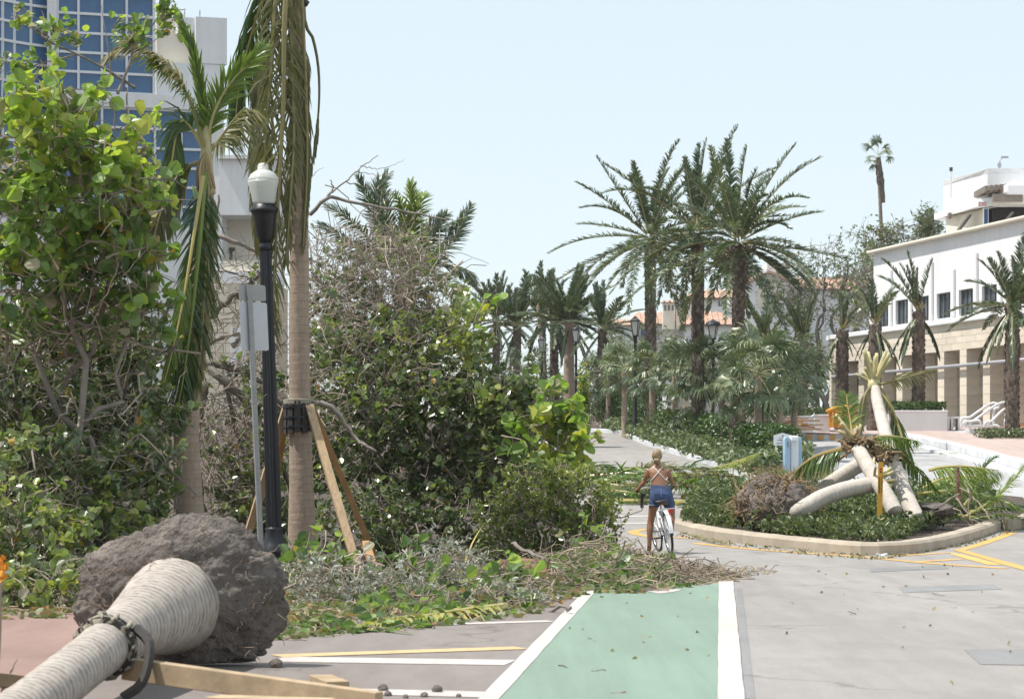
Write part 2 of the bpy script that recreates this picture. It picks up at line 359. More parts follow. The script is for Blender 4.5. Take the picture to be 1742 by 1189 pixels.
def crown(parent, L, mat, key, singles=0, aspect=1.0, fold=0.18, name='crown', lo=0.0, hi=1.0):
    """leaf arrays -> the crown part of a plant; the leaves nearest the eye become parts of their own"""
    L = [q for q in L if q is not None]
    C, N, A, S, R = [np.concatenate(q) for q in zip(*L)]
    o3 = np.array([0, 0, CAMZ]); key_d = np.linalg.norm(C - o3, axis=1) / S * (1 + 0.15 * RNG.random(len(C)))
    order = np.argsort(key_d); one = order[:singles]; rest = order[singles:]
    mb = MB(); leaves(mb, C[rest], N[rest], A[rest], S[rest], aspect, R[rest], fold, 0.12)
    o = mb.build(name, mat, parent, kind='stuff')
    if singles:
        ms = leafset(key, mat, aspect, fold, lo, hi)
        for i in one:
            z = Vector(N[i]).normalized(); y = Vector(A[i]); y = (y - z * y.dot(z)).normalized(); x = y.cross(z)
            m4 = Matrix((x * S[i], y * S[i], z * S[i])).transposed().to_4x4(); m4.translation = Vector(C[i]) - y * S[i] * 0.5
            put('leaf', ms[int(np.clip((R[i] - lo) / (hi - lo + 1e-9), 0, 0.999) * 14)], parent, m4)
    return o
# ---- pinnate palm fronds
def frond(mb, ctrl, leaf=0.7, n=70, r0=0.03, ang=(70, 25), droop=0.5, lift=0.15, width=0.030, side=None, bare=0.12, rnd=(0.1, 0.5), rr=0.93, dens=1.0, wob=0.10, sag2=0.5, loss=0.0, hang=0.0):
    """ctrl = points along the rachis (base to tip)"""
    P = curve(ctrl, 26); T = unit(np.gradient(P, axis=0)); m = len(P)
    mb.tube(P, np.linspace(r0, r0 * 0.18, m), 5, False, rnd=rr)
    u = np.repeat(np.linspace(bare, 0.995, n), 2); sg = np.tile([1.0, -1.0], n); k = len(u)
    u = np.clip(u + RNG.normal(size=k) * 0.004, 0, 1); f = u * (m - 1); i = np.minimum(f.astype(int), m - 2); w = (f - i)[:, None]
    p = P[i] * (1 - w) + P[i + 1] * w; t = unit(T[i] * (1 - w) + T[i + 1] * w)
    upv = np.array([0, 0, 1.0]) if side is None else None
    s = unit(np.cross(t, np.broadcast_to(upv, t.shape))) if side is None else unit(np.broadcast_to(np.array(tuple(side), float), t.shape) - t * (t @ np.array(tuple(side), float))[:, None])
    nn = unit(np.cross(s, t)); nn = np.where(nn[:, 2:3] < 0, -nn, nn) if side is None else nn
    a = np.radians(ang[0] + (ang[1] - ang[0]) * u)[:, None] * (1 + RNG.normal(size=(k, 1)) * wob)
    d = unit(t * np.cos(a) + s * sg[:, None] * np.sin(a) + nn * lift + RNG.normal(size=(k, 3)) * wob)
    prof = np.clip(np.sin(np.pi * (0.10 + 0.84 * u)), 0.08, 1) ** 0.55; L = leaf * prof * RNG.uniform(0.82, 1.1, k)
    keep = RNG.random(k) > loss
    g = np.array([0, 0, -1.0]); d = unit(d + g * hang); d2 = unit(d + g * droop * RNG.uniform(0.6, 1.4, (k, 1)))
    d3 = unit(d2 + g * droop * sag2)
    wd = unit(np.cross(d, nn + RNG.normal(size=(k, 3)) * 0.35)) * (width * (0.6 + 0.4 * prof))[:, None] / 2
    q1 = p + d * (L * 0.4)[:, None]; q2 = q1 + d2 * (L * 0.35)[:, None]; q3 = q2 + d3 * (L * 0.25)[:, None]
    V = np.stack([p - wd * 0.6, p + wd * 0.6, q1 - wd, q1 + wd, q2 - wd * 0.7, q2 + wd * 0.7, q3], 1)[keep]; nk = len(V)
    if nk:
        b = (np.arange(nk) * 7)[:, None]
        col = np.clip(RNG.uniform(rnd[0], rnd[1]) + RNG.normal(size=nk) * 0.06, 0, 0.8)
        mb.add(V.reshape(-1, 3), [b + np.array([[0, 1, 3, 2]]), b + np.array([[2, 3, 5, 4]]), b + np.array([[4, 5, 6]])], np.repeat(col, 7))
    return mb
def arch(base, az, el, L, k=0.9, wind=(0, 0, 0), n=7):
    """control points of a frond leaving base at azimuth az / elevation el and bending down"""
    p = np.array(tuple(base), float); d = np.array([math.cos(az) * math.cos(el), math.sin(az) * math.cos(el), math.sin(el)]); out = [p]
    for i in range(n):
        d = unit(d + np.array([0, 0, -1.0]) * k / n * (0.5 + i / n) + np.array(wind) / n); p = p + d * L / n; out.append(p)
    return out
# ---- fan leaves: petiole along +Y, blade folded and drooping; unit length about 1
def fanleaf(mb, blades=26, span=125, droop=0.5, pet=0.75, rad=0.62, rnd=0.4, r0=0.012):
    P = np.array([[0, 0, 0], [0, pet * 0.5, 0.03], [0, pet, -0.02]]); mb.tube(P, [r0, r0 * 0.8, r0 * 0.6], 4, False, rnd=0.93)
    h = np.array([0, pet, -0.02]); a = np.radians(np.linspace(-span, span, blades) + RNG.normal(size=blades) * 2.5)
    d = np.stack([np.sin(a), np.cos(a), 0.10 + 0.12 * np.cos(a * 2)], 1); d = unit(d); L = rad * (0.82 + 0.18 * np.cos(a)) * RNG.uniform(0.9, 1.08, blades)
    g = np.array([0, 0, -1.0]); d2 = unit(d + g * droop * RNG.uniform(0.4, 1.2, (blades, 1))); d3 = unit(d2 + g * droop * RNG.uniform(0.8, 2.2, (blades, 1)))
    wd = unit(np.cross(d, np.array([0, 0, 1.0]) + RNG.normal(size=(blades, 3)) * 0.25)) * rad * 0.043
    q1 = h + d * (L * 0.5)[:, None]; q2 = q1 + d2 * (L * 0.3)[:, None]; q3 = q2 + d3 * (L * 0.25)[:, None]
    V = np.stack([h - wd * 0.3, h + wd * 0.3, q1 - wd, q1 + wd, q2 - wd * 0.55, q2 + wd * 0.55, q3], 1); b = (np.arange(blades) * 7)[:, None]
    col = np.clip(rnd + RNG.normal(size=blades) * 0.10, 0, 0.8)
    mb.add(V.reshape(-1, 3), [b + np.array([[0, 1, 3, 2]]), b + np.array([[2, 3, 5, 4]]), b + np.array([[4, 5, 6]])], np.repeat(col, 7))
    return mb
# ---- materials of plants
M['seagrape'] = leafmat('sea_grape_leaf', [(0.0, (0.4, 0.3482, 0.2518)), (0.05, (0.2963, 0.2741, 0.1778)), (0.075, (0.0771, 0.1259, 0.0562)), (0.42, (0.1408, 0.2223, 0.0666)), (0.78, (0.2445, 0.3629, 0.0741)), (0.94, (0.4148, 0.4963, 0.0889)), (0.975, (0.352, 0.3344, 0.0616)), (1.0, (0.44, 0.22, 0.044))], 0.40, 0.32, spec=0.6)
M['sgdull'] = leafmat('dull_sea_grape_leaf', [(0.0, (0.345, 0.3105, 0.2415)), (0.05, (0.253, 0.2357, 0.1725)), (0.075, (0.0667, 0.0943, 0.046)), (0.42, (0.115, 0.1587, 0.0644)), (0.78, (0.1955, 0.2553, 0.0828)), (0.94, (0.322, 0.368, 0.0978)), (0.975, (0.4, 0.38, 0.07)), (1.0, (0.5, 0.25, 0.05))], 0.34, 0.27, spec=0.9)
M['smallleaf'] = leafmat('small_shrub_leaf', [(0.0, (0.065, 0.095, 0.03)), (0.5, (0.155, 0.205, 0.045)), (1.0, (0.30, 0.345, 0.07))], 0.30, 0.35)
M['cover'] = leafmat('ground_cover_leaf', [(0.0, (0.062, 0.095, 0.042)), (0.6, (0.118, 0.155, 0.066)), (0.90, (0.17, 0.205, 0.085)), (1.0, (0.40, 0.41, 0.28))], 0.24, 0.40, spec=0.5)
M['hedgeleaf'] = leafmat('hedge_leaf', [(0.0, (0.0362, 0.0725, 0.0217)), (1.0, (0.1015, 0.1668, 0.0435))], 0.22, 0.35)
M['dryleaf'] = leafmat('litter_leaf', [(0.0, (0.1015, 0.1377, 0.0508)), (0.4, (0.1885, 0.2175, 0.1015)), (0.7, (0.319, 0.29, 0.1595)), (1.0, (0.3625, 0.203, 0.087))], 0.2, 0.5)
M['silverleaf'] = leafmat('silver_leaf', [(0.0, (0.27, 0.29, 0.25)), (1.0, (0.55, 0.56, 0.53))], 0.15, 0.45)
M['treeleaf'] = leafmat('far_tree_leaf', [(0.0, (0.0751, 0.1167, 0.0416)), (1.0, (0.1885, 0.232, 0.087))], 0.3, 0.45)
M['coco'] = leafmat('coconut_frond', [(0.0, (0.05, 0.0918, 0.0267)), (0.35, (0.1084, 0.1834, 0.0367)), (0.6, (0.2168, 0.2835, 0.0584)), (0.75, (0.4669, 0.4169, 0.1167)), (0.86, (0.6003, 0.4502, 0.2001)), (1.0, (0.493, 0.4785, 0.1885))], 0.30, 0.33, spec=0.6)
M['cocodry'] = leafmat('drying_frond', [(0.0, (0.1288, 0.1288, 0.0515)), (0.4, (0.1932, 0.1867, 0.0837)), (0.75, (0.3349, 0.2834, 0.1674)), (1.0, (0.3105, 0.276, 0.115))], 0.28, 0.4, spec=0.5)
M['datefrond'] = leafmat('date_frond', [(0.0, (0.073, 0.1055, 0.0631)), (0.5, (0.1295, 0.1677, 0.0913)), (0.8, (0.2073, 0.2285, 0.1083)), (1.0, (0.5557, 0.4833, 0.2476))], 0.22, 0.36, spec=0.6, tcol=1.3)
M['fan'] = leafmat('fan_leaf', [(0.0, (0.073, 0.1055, 0.0546)), (0.5, (0.1295, 0.172, 0.0871)), (0.8, (0.2356, 0.2567, 0.1295)), (1.0, (0.447, 0.4108, 0.2114))], 0.2, 0.37, spec=0.65, tcol=1.3)
M['strap'] = leafmat('strap_leaf', [(0.0, (0.0725, 0.145, 0.029)), (0.6, (0.174, 0.2755, 0.0508)), (0.8, (0.5075, 0.406, 0.087)), (1.0, (0.435, 0.348, 0.2175))], 0.25, 0.35)
M['twig'] = solid('twig_bark', (0.30, 0.245, 0.195), 0.8, var=0.3, scale=9, bmp=0.3, rndvar=0.45)
M['bark'] = solid('grey_branch_bark', (0.215, 0.185, 0.16), 0.85, var=0.35, scale=5, bmp=0.6, rndvar=0.25)
M['litter'] = solid('broken_twigs', (0.27, 0.215, 0.16), 0.85, var=0.3, scale=8, bmp=0.3, rndvar=0.55)
def palmbark(name, c0, c1, ring, period, groove=0.55, stain=(0.5, 0.36, 0.22)):
    m, n, l, p = newmat(name)
    a = n.new('ShaderNodeAttribute'); a.attribute_name = 'rnd'
    nz = noise(n, l, 1.4, 2, rough=0.5)
    ad = n.new('ShaderNodeMath'); ad.operation = 'MULTIPLY_ADD'; l.new(nz, ad.inputs[0]); ad.inputs[1].default_value = 0.025; l.new(a.outputs['Fac'], ad.inputs[2])
    dv = n.new('ShaderNodeMath'); dv.operation = 'DIVIDE'; l.new(ad.outputs[0], dv.inputs[0]); dv.inputs[1].default_value = period
    fr = n.new('ShaderNodeMath'); fr.operation = 'FRACT'; l.new(dv.outputs[0], fr.inputs[0])
    rg = ramp(n, l, fr.outputs[0], [(0.0, (groove,) * 3), (0.13, (groove * 1.05,) * 3), (0.24, (1,) * 3), (0.9, (0.95,) * 3), (1.0, (groove * 1.2,) * 3)])
    b = ramp(n, l, noise(n, l, 4.0, 6, rough=0.7), [(0.3, c0), (0.7, c1)])
    c = mix(n, l, 1.0, b, rg, 'MULTIPLY')
    fib = noise(n, l, 38, 3, sc=(1, 1, 0.12)); c = mix(n, l, 1.0, c, ramp(n, l, fib, [(0.3, (0.82,) * 3), (0.7, (1.1,) * 3)]), 'MULTIPLY')
    st = noise(n, l, 2.1, 5, rough=0.7); c = mix(n, l, ramp(n, l, st, [(0.60, (0,) * 3), (0.74, (0.7,) * 3)]), c, tuple(q * s for q, s in zip(c0, stain)))
    l.new(c, p.inputs['Base Color']); p.inputs['Roughness'].default_value = 0.85; bump(n, l, p, noise(n, l, 30, 4), 0.5, 0.012); return m
M['cocobark'] = palmbark('coconut_bark', (0.33, 0.245, 0.18), (0.42, 0.325, 0.25), 0, 0.115, 0.78)
M['cocopale'] = palmbark('fallen_palm_bark', (0.35, 0.30, 0.255), (0.50, 0.445, 0.395), 0, 0.105, 0.52)
M['cocoisle'] = palmbark('pale_palm_bark', (0.50, 0.44, 0.38), (0.64, 0.58, 0.51), 0, 0.085, 0.84)
M['datebark'] = solid('date_palm_boots', (0.16, 0.125, 0.10), 0.95, var=0.4, scale=4, bmp=0.8, rndvar=0.5, bdist=0.03)
M['fibre'] = solid('palm_fibre', (0.26, 0.18, 0.10), 0.95, var=0.35, scale=7, bmp=0.7, rndvar=0.3)
M['stem'] = solid('cut_petiole', (0.42, 0.37, 0.19), 0.6, var=0.25, scale=5, bmp=0.2, rndvar=0.25)
# ------------------------------------------------------------------ buildings
def streaky(name, col, rough=0.85, amt=0.94):
    m = solid(name, col, rough, var=0.05, scale=0.5, bmp=0.15); n, l = m.node_tree.nodes, m.node_tree.links; p = n['Principled BSDF']; src = p.inputs['Base Color'].links[0].from_socket
    a = ramp(n, l, noise(n, l, 1.0, 5, sc=(2.2, 2.2, 0.12), rough=0.7), [(0.30, (amt, amt * 0.985, amt * 0.96)), (0.58, (1.0,) * 3)]); b = ramp(n, l, noise(n, l, 0.35, 5), [(0.3, (0.96, 0.955, 0.95)), (0.6, (1.0,) * 3)])
    l.new(mix(n, l, 1.0, mix(n, l, 1.0, src, a, 'MULTIPLY'), b, 'MULTIPLY'), p.inputs['Base Color']); return m
M['stucco'] = streaky('white_stucco', (0.78, 0.78, 0.79))
M['cream'] = solid('cream_stucco', (0.74, 0.68, 0.58), 0.85, var=0.06, scale=0.6, bmp=0.15)
M['tower'] = streaky('tower_render', (0.74, 0.745, 0.76), 0.8, 0.93)
M['stone'] = solid('beige_stone', (0.66, 0.58, 0.47), 0.85, var=0.10, scale=1.1, bmp=0.3, rndvar=0.07)
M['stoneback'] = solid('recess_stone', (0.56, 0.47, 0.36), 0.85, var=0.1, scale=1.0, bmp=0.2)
M['pipe'] = solid('grey_pipe_metal', (0.36, 0.36, 0.38), 0.45, 0.3, var=0.12, scale=2, bmp=0.1)
M['darkglass'] = solid('dark_window_glass', (0.075, 0.09, 0.10), 0.05, var=0.3, scale=0.5, bmp=0.0, spec=0.6)
M['blueglass'] = solid('blue_tower_glass', (0.05, 0.115, 0.225), 0.04, var=0.45, scale=0.25, bmp=0.0, spec=0.4)
M['frame'] = solid('white_frame', (0.70, 0.71, 0.73), 0.5, var=0.05, bmp=0.0)
M['galvf'] = solid('window_frame_metal', (0.16, 0.165, 0.17), 0.4, 0.4, bmp=0)
M['darkmetal'] = solid('dark_grey_metal', (0.06, 0.06, 0.06), 0.5, 0.4, bmp=0.1)
M['tile'] = solid('terracotta_tiles', (0.45, 0.285, 0.21), 0.85, var=0.25, scale=1.2, bmp=0.3, rndvar=0.2)
M['interior'] = solid('interior_shade_paint', (0.035, 0.03, 0.028), 0.9, bmp=0)
M['brownwood'] = solid('weathered_pergola_wood', (0.22, 0.185, 0.155), 0.8, var=0.25, scale=3, bmp=0.3)
M['red'] = solid('red_plastic', (0.55, 0.03, 0.03), 0.4, bmp=0)
def pbox(mb, x0, x1, y0, y1, D, depth, rnd=0.5):
    a, b = W(x0, y1, D), W(x1, y0, D)
    mb.box(((a.x + b.x) / 2, D + depth / 2, (a.z + b.z) / 2), (b.x - a.x, depth, b.z - a.z), rnd=rnd); return mb
# ---- white stucco and stone building on the right: facade frame
FO, FE, FN = Vector((22.3, 115.0, 0)), Vector((-0.195, 0.981, 0)).normalized(), Vector((-0.981, -0.195, 0)).normalized()
def fp(s, z, off=0.0): return FO + FE * s + FN * off + Vector((0, 0, z))
FROT = Matrix((FE, -FN, Vector((0, 0, 1)))).transposed()          # local x along the wall, y into the wall
def fbox(mb, s0, s1, z0, z1, o0, o1, rnd=0.5):
    c = fp((s0 + s1) / 2, (z0 + z1) / 2, (o0 + o1) / 2); mb.box(c, (abs(s1 - s0), abs(o1 - o0), abs(z1 - z0)), FROT, rnd); return mb
wb = thing('white_building', fp(5, 2.0), 'white stucco building above a beige stone arcade with a row of dark windows', 'building')
ZG, ZL, ZW0, ZW1, ZR = 1.2, 7.85, 7.93, 9.14, 11.72
wins = [1.28 + 2.9 * i for i in range(-3, 7)]
fbox(MB(), -12, 20, ZW1, ZR, 0, -0.35).build('wall', M['stucco'], wb)
fbox(MB(), -12, 20, ZL, ZW0, 0, -0.35).build('wall', M['stucco'], wb)
edges = [-12] + [e for c in wins for e in (c - 0.9, c + 0.9)] + [20]
for a, b in zip(edges[0::2], edges[1::2]):
    if b > a: fbox(MB(), a, b, ZW0, ZW1, 0, -0.35).build('wall', M['stucco'], wb)
fbox(MB(), 19.65, 20, ZL, ZR - 0.01, -0.36, -12).build('wall', M['stucco'], wb)
fbox(MB(), -12, 19.6, ZR - 0.9, ZR - 0.6, -0.4, -12).build('roof_deck', M['stucco'], wb)
fbox(MB(), -12.1, 20.12, ZR, ZR + 0.13, 0.34, -0.5).build('parapet_cap', M['cream'], wb, bevel=0.03)
for i, c in enumerate(wins[2:]):
    w = fbox(MB(), c - 0.9, c + 0.9, ZW0, ZW1, -0.2, -0.24).build('window', M['darkglass'], wb)
    f = MB()
    for s in (c - 0.87, c + 0.87): fbox(f, s - 0.03, s + 0.03, ZW0, ZW1, -0.12, -0.2)
    for s in (c - 0.28, c + 0.3): fbox(f, s - 0.02, s + 0.02, ZW0, ZW1, -0.14, -0.2)
    fbox(f, c - 0.84, c + 0.84, ZW1 - 0.05, ZW1, -0.12, -0.2); fbox(f, c - 0.84, c + 0.84, ZW0, ZW0 + 0.05, -0.12, -0.2)
    f.build('frame', M['galvf'], w)
    if i % 1 == 0:
        s = c + 1.45
        fbox(MB(), s - 0.16, s + 0.16, ZW0 - 0.02, ZR - 1.0 - 0.55 * (i % 2), 0.14, 0.0).build('pilaster', M['stucco'], wb, bevel=0.05)
# lower storey
fbox(MB(), -12.1, 26.6, ZL - 0.24, ZL, 0.22, -2.6).build('ledge', M['stucco'], wb, bevel=0.04)
PZ = 6.37
NB = shared(MB().box((0, 0, 0), (1, 1, 1)), 'stone_block', M['stone'])
def blk(name, s, z, L, h, off, dep, me=NB):
    m4 = FROT.to_4x4() @ Matrix.Diagonal((L, dep, h, 1)); m4.translation = fp(s, z, off - dep / 2); return put(name, me, wb, m4)
BM = []
for i in range(5):
    BM.append(shared(MB().box((0, 0, 0), (1, 1, 1), rnd=(i + 0.5) / 5), 'stone_block', M['stone']))
ch = (ZL - 0.24 - PZ) / 4
for r in range(4):
    s = -6.0 + (0.62 if r % 2 else 0.0)
    while s < 26.3:
        L = min(1.24, 26.4 - s)
        if L > 0.15: blk('stone_block', s + L / 2, PZ + ch * (r + 0.5), L - 0.010, ch - 0.010, 0.02 + random.uniform(-0.006, 0.006), 0.5, random.choice(BM))
        s += 1.24
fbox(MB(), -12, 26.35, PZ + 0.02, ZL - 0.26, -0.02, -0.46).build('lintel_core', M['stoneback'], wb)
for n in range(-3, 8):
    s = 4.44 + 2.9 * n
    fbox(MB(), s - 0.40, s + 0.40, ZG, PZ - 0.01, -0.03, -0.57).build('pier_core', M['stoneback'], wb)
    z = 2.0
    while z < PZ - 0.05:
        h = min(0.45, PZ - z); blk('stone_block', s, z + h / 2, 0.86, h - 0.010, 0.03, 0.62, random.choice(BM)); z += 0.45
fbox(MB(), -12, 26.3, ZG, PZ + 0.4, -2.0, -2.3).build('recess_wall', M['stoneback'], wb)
z = 2.05; rb = MB()
while z < PZ:
    s = -5.0 + (0.7 if int(z * 10) % 2 else 0)
    while s < 26: fbox(rb, s + 0.012, s + 1.388, z + 0.012, z + 0.44, -1.94, -2.0, rnd=random.random()); s += 1.4
    z += 0.452
rb.build('recess_stone_facing', M['stone'], wb, kind='stuff')
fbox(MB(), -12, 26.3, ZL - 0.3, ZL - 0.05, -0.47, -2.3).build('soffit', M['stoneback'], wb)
bp = MB(); bp.tube([fp(-12, 5.62, 0.22), fp(26.0, 5.62, 0.22), fp(26.8, 5.62, -0.1)], 0.085, 10); bp.build('pipe_rail', M['pipe'], wb, smooth=True)
# rounded far end of the stone storey
en = MB(); pts = [fp(26.36, 0, 0.0), fp(27.8, 0, -0.35), fp(29.2, 0, -1.3), fp(30.2, 0, -2.8), fp(30.6, 0, -5)]
for a, b in zip(pts[:-1], pts[1:]):
    d = b - a
    z = 2.2
    while z < ZL - 0.3:
        h = min(0.45, ZL - 0.26 - z); bo = MB(); bo.beam(a + Vector((0, 0, z + h / 2)) + d * 0.006, b + Vector((0, 0, z + h / 2)) - d * 0.006, 0.3, h - 0.02, rnd=random.random())
        bo.build('stone_block', M['stone'], wb); z += 0.45
    en.beam(a + Vector((0, 0, ZL - 0.12)), b + d * 0.05 + Vector((0, 0, ZL - 0.12)), 0.62, 0.24)
en.build('end_ledge', M['stucco'], wb)
fbox(MB(), 20.05, 26.4, ZL + 0.02, 9.9, -3.2, -3.6).build('terrace_wall', M['stucco'], wb)
# penthouse
pA, pB, pC = Vector(W(1605, 308, 127.5)), Vector(W(1680, 287, 122.0)), Vector(W(1800, 287, 121.6))
zt = 14.70
def pwall(mb, a, b, z0, z1, th, inward=0.0):
    a, b = Vector(a), Vector(b); d = (b - a).normalized(); n_ = Vector((-d.y, d.x, 0)); o = n_ * (th / 2 + inward)
    mb.beam((a.x + o.x, a.y + o.y, (z0 + z1) / 2), (b.x + o.x, b.y + o.y, (z0 + z1) / 2), th, z1 - z0); return mb
pwall(MB(), pA, pB, 12.95, zt, 0.3).build('penthouse_wall', M['stucco'], wb)
pwall(MB(), pB, pC, 12.95, zt, 0.3).build('penthouse_wall', M['stucco'], wb)
MB().prism([(pA.x, pA.y), (pB.x, pB.y), (pC.x, pC.y), (pC.x, pC.y + 8), (pA.x + 2, pA.y + 8)], zt - 0.25, zt - 0.02).build('penthouse_roof', M['stucco'], wb)
pwall(MB(), pA + Vector((0.1, 0.2, 0)), W(1671, 300, 122.9), 10.9, 12.95, 0.25, 0.05).build('penthouse_wall', M['cream'], wb)
sl = MB(); a = W(1589, 362, 129.0); b = W(1664, 332, 122.0); c_ = W(1692, 330, 121.2)
d_ = (b - a).normalized()
sl.add([(a.x, a.y, 12.95), (b.x, b.y, 12.95), (c_.x, c_.y, 12.95), (c_.x + 1, c_.y + 5, 12.95), (a.x + 3, a.y + 4, 12.95),
        (a.x, a.y, 13.25), (b.x, b.y, 13.30), (c_.x, c_.y, 13.30), (c_.x + 1, c_.y + 5, 13.3), (a.x + 3, a.y + 4, 13.25)],
       [(4, 3, 2, 1, 0), (5, 6, 7, 8, 9), (0, 1, 6, 5), (1, 2, 7, 6), (2, 3, 8, 7), (3, 4, 9, 8), (4, 0, 5, 9)])
sl.build('canopy_slab', M['stucco'], wb)
pbox(MB(), 1689, 1800, 347, 392, 122.6, 3.0).build('opening_shade_block', M['interior'], wb)  # solid block, its near-black colour stands in for the shade inside the opening
pbox(MB(), 1712, 1800, 312, 330, 119.6, 3.0).build('canopy_slab', M['stucco'], wb, bevel=0.1)
pbox(MB(), 1689, 1800, 334, 347.5, 121.0, 1.5).build('fascia', M['cream'], wb)
for i in range(5):
    x = 1676 + i * 8.5; pbox(MB(), x, x + 5, 316 - i * 0.8, 326 - i * 0.5, 120.3, 3.0).build('pergola_beam', M['brownwood'], wb)
pbox(MB(), 1690, 1740, 330, 343, 120.0, 0.25).build('pergola_beam', M['brownwood'], wb)
ex = pbox(MB(), 1665, 1683, 343.5, 352.5, 121.6, 0.12).build('exit_sign', M['frame'], wb)
def text(body, size, loc, rot, mat, parent, name='lettering', ext=0.004, align='CENTER'):
    cu = bpy.data.curves.new('lettering', 'FONT'); cu.body = body; cu.size = size; cu.align_x = align; cu.align_y = 'CENTER'; cu.extrude = ext
    o = bpy.data.objects.new('lettering', cu); COL.objects.link(o); bpy.context.view_layer.update()
    me = bpy.data.meshes.new_from_object(o); bpy.data.objects.remove(o); me.materials.clear(); me.materials.append(mat)
    m4 = rot.to_4x4(); m4.translation = Vector(loc); return put(name, me, parent, m4)
FACE = Matrix.Rotation(math.radians(90), 3, 'X')
text('EXIT', 0.26, W(1674, 348, 121.58), FACE, M['red'], ex)
dr = pbox(MB(), 1673, 1682, 354, 386, 121.75, 0.1).build('door', M['frame'], wb); pbox(MB(), 1674.3, 1680.7, 356, 386, 121.7, 0.04).build('pane', M['blueglass'], dr)
pbox(MB(), 1614, 1619, 362, 372, 125.8, 0.4).build('wall_lamp', M['brownwood'], wb)
vp = MB(); q = W(1618, 305, 126.5); vp.tube([q + Vector((0, 0, -0.8)), q + Vector((0, 0, 0.42))], 0.06, 8); vp.build('vent_pipe', M['frame'], wb)
vp = MB(); vp.tube([q + Vector((0, 0, 0.38)), q + Vector((0, 0, 0.56))], 0.08, 8); vp.build('vent_cap', M['darkmetal'], wb)
an = MB(); q = W(1699, 287, 123.0); an.tube([q + Vector((0, 0, -0.3)), q + Vector((0.05, 0, 0.35)), q + Vector((0.2, 0, 0.55))], 0.035, 6); an.box(q + Vector((0.28, 0, 0.52)), (0.34, 0.08, 0.1)); an.box(q + Vector((0.03, 0, 0.15)), (0.16, 0.12, 0.2)); an.build('roof_camera', M['pipe'], wb)
def wreck(p0, p1, label):
    t = thing('broken_lounger', (p0.x, p0.y, p0.z), label, 'lounger'); d = p1 - p0; m = MB(); up = Vector((0, -0.45, 0.9))
    for sgn in (-0.28, 0.28):
        o = Vector((0, sgn, 0)); MB().beam(p0 + o, p1 + o, 0.06, 0.10).build('rail', M['darkmetal'], t)
    for i in range(9): MB().beam(p0 + d * (0.06 + i * 0.11) + Vector((0, -0.36, 0.05)), p0 + d * (0.06 + i * 0.11) + Vector((0, 0.36, 0.05)), 0.06, 0.05).build('slat', M['brownwood'], t)
wreck(W(1628, 396, 123.9), W(1650, 366, 123.6), 'tipped slatted grey lounger on the white building terrace beside the exit sign')
wreck(W(1706, 384, 120.4), W(1722, 363, 120.2), 'tipped grey lounger leaning in the dark terrace opening of the white building')
# ---- blue glass tower on the left
tw = thing('glass_tower', W(180, 800, 160) * 1.0, 'white office tower with curved blue glass curtain wall behind the sea grape trees', 'building')
def tline(px):      # plan of the tower facade: depth at a column
    xs = [-60, -15, 5, 25, 53, 83, 97, 262, 380]; ds = [152.6, 154.6, 155.4, 156.2, 157.2, 158.0, 158.0, 160.0, 161.3]
    return float(np.interp(px, xs, ds))
def trow(py, px): return CAMZ + (HZ - py) / FPX * 158.0     # rows given at the pilaster
PANE = shared(MB().box((0, 0, 0), (1, 1, 1)), 'glass_pane', M['blueglass'])
def panel(px0, px1, z0, z1):
    a, b = GP(px0, tline(px0)), GP(px1, tline(px1)); d = Vector((b.x - a.x, b.y - a.y, 0)); L = d.length; rot = frame(d)
    rot = Matrix((d.normalized(), Vector((0, 0, 1)).cross(d.normalized()), Vector((0, 0, 1)))).transposed()
    m4 = rot.to_4x4() @ Matrix.Diagonal((L - 0.10, 0.06, z1 - z0 - 0.10, 1)); m4.translation = Vector(((a.x + b.x) / 2, (a.y + b.y) / 2 + random.uniform(-0.006, 0.006), (z0 + z1) / 2))
    put('glass_pane', PANE, tw, m4)
def bar(mb, px0, px1, z0, z1, off=-0.12, th=0.3):
    a, b = GP(px0, tline(px0) + off + th / 2), GP(px1, tline(px1) + off + th / 2); mb.beam((a.x, a.y, (z0 + z1) / 2), (b.x, b.y, (z0 + z1) / 2), th, z1 - z0)
fr = MB(); cols = [-60, -37, -15, 5, 25, 53, 83]; row = 1.163; z0 = trow(47, 0) - 9 * row
for k in range(15):
    for a, b in zip(cols[:-1], cols[1:]):
        panel(a, b, z0 + k * row, z0 + (k + 1) * row); bar(fr, a, b, z0 + k * row - 0.075, z0 + k * row + 0.075)
for a in cols[:-1]:
    p = GP(a, tline(a)); fr.box((p.x, p.y + 0.02, z0 + 7.5 * row), (0.13, 0.36, 15 * row + 0.12))
fr.build('mullion_grid', M['frame'], tw)
fr = MB(); cols = [97, 134, 174, 216, 262]; z0 = trow(154, 0) + 0.0
for k in range(7):
    for a, b in zip(cols[:-1], cols[1:]):
        panel(a, b, z0 + k * row, z0 + (k + 1) * row); bar(fr, a, b, z0 + k * row - 0.075, z0 + k * row + 0.075)
for a in cols[1:]:
    p = GP(a, tline(a)); fr.box((p.x, p.y + 0.02, z0 + 3.5 * row), (0.13, 0.36, 7 * row + 0.12))
fr.build('mullion_grid', M['frame'], tw)
fr = MB(); cols = [100, 134, 174, 218, 264, 309, 356]; z1 = trow(180, 0)
for k in range(6):
    for a, b in zip(cols[:-1], cols[1:]):
        panel(a, b, z1 - (k + 1) * row, z1 - k * row); bar(fr, a, b, z1 - k * row - 0.075, z1 - k * row + 0.075)
for a in cols:
    p = GP(a, tline(a)); fr.box((p.x, p.y + 0.02, z1 - 3 * row), (0.13, 0.36, 6 * row + 0.12))
fr.build('mullion_grid', M['frame'], tw)
p = GP(90, 157.5); MB().box((p.x, p.y + 0.3, 15), (0.55, 1.4, 36)).build('pilaster', M['tower'], tw)
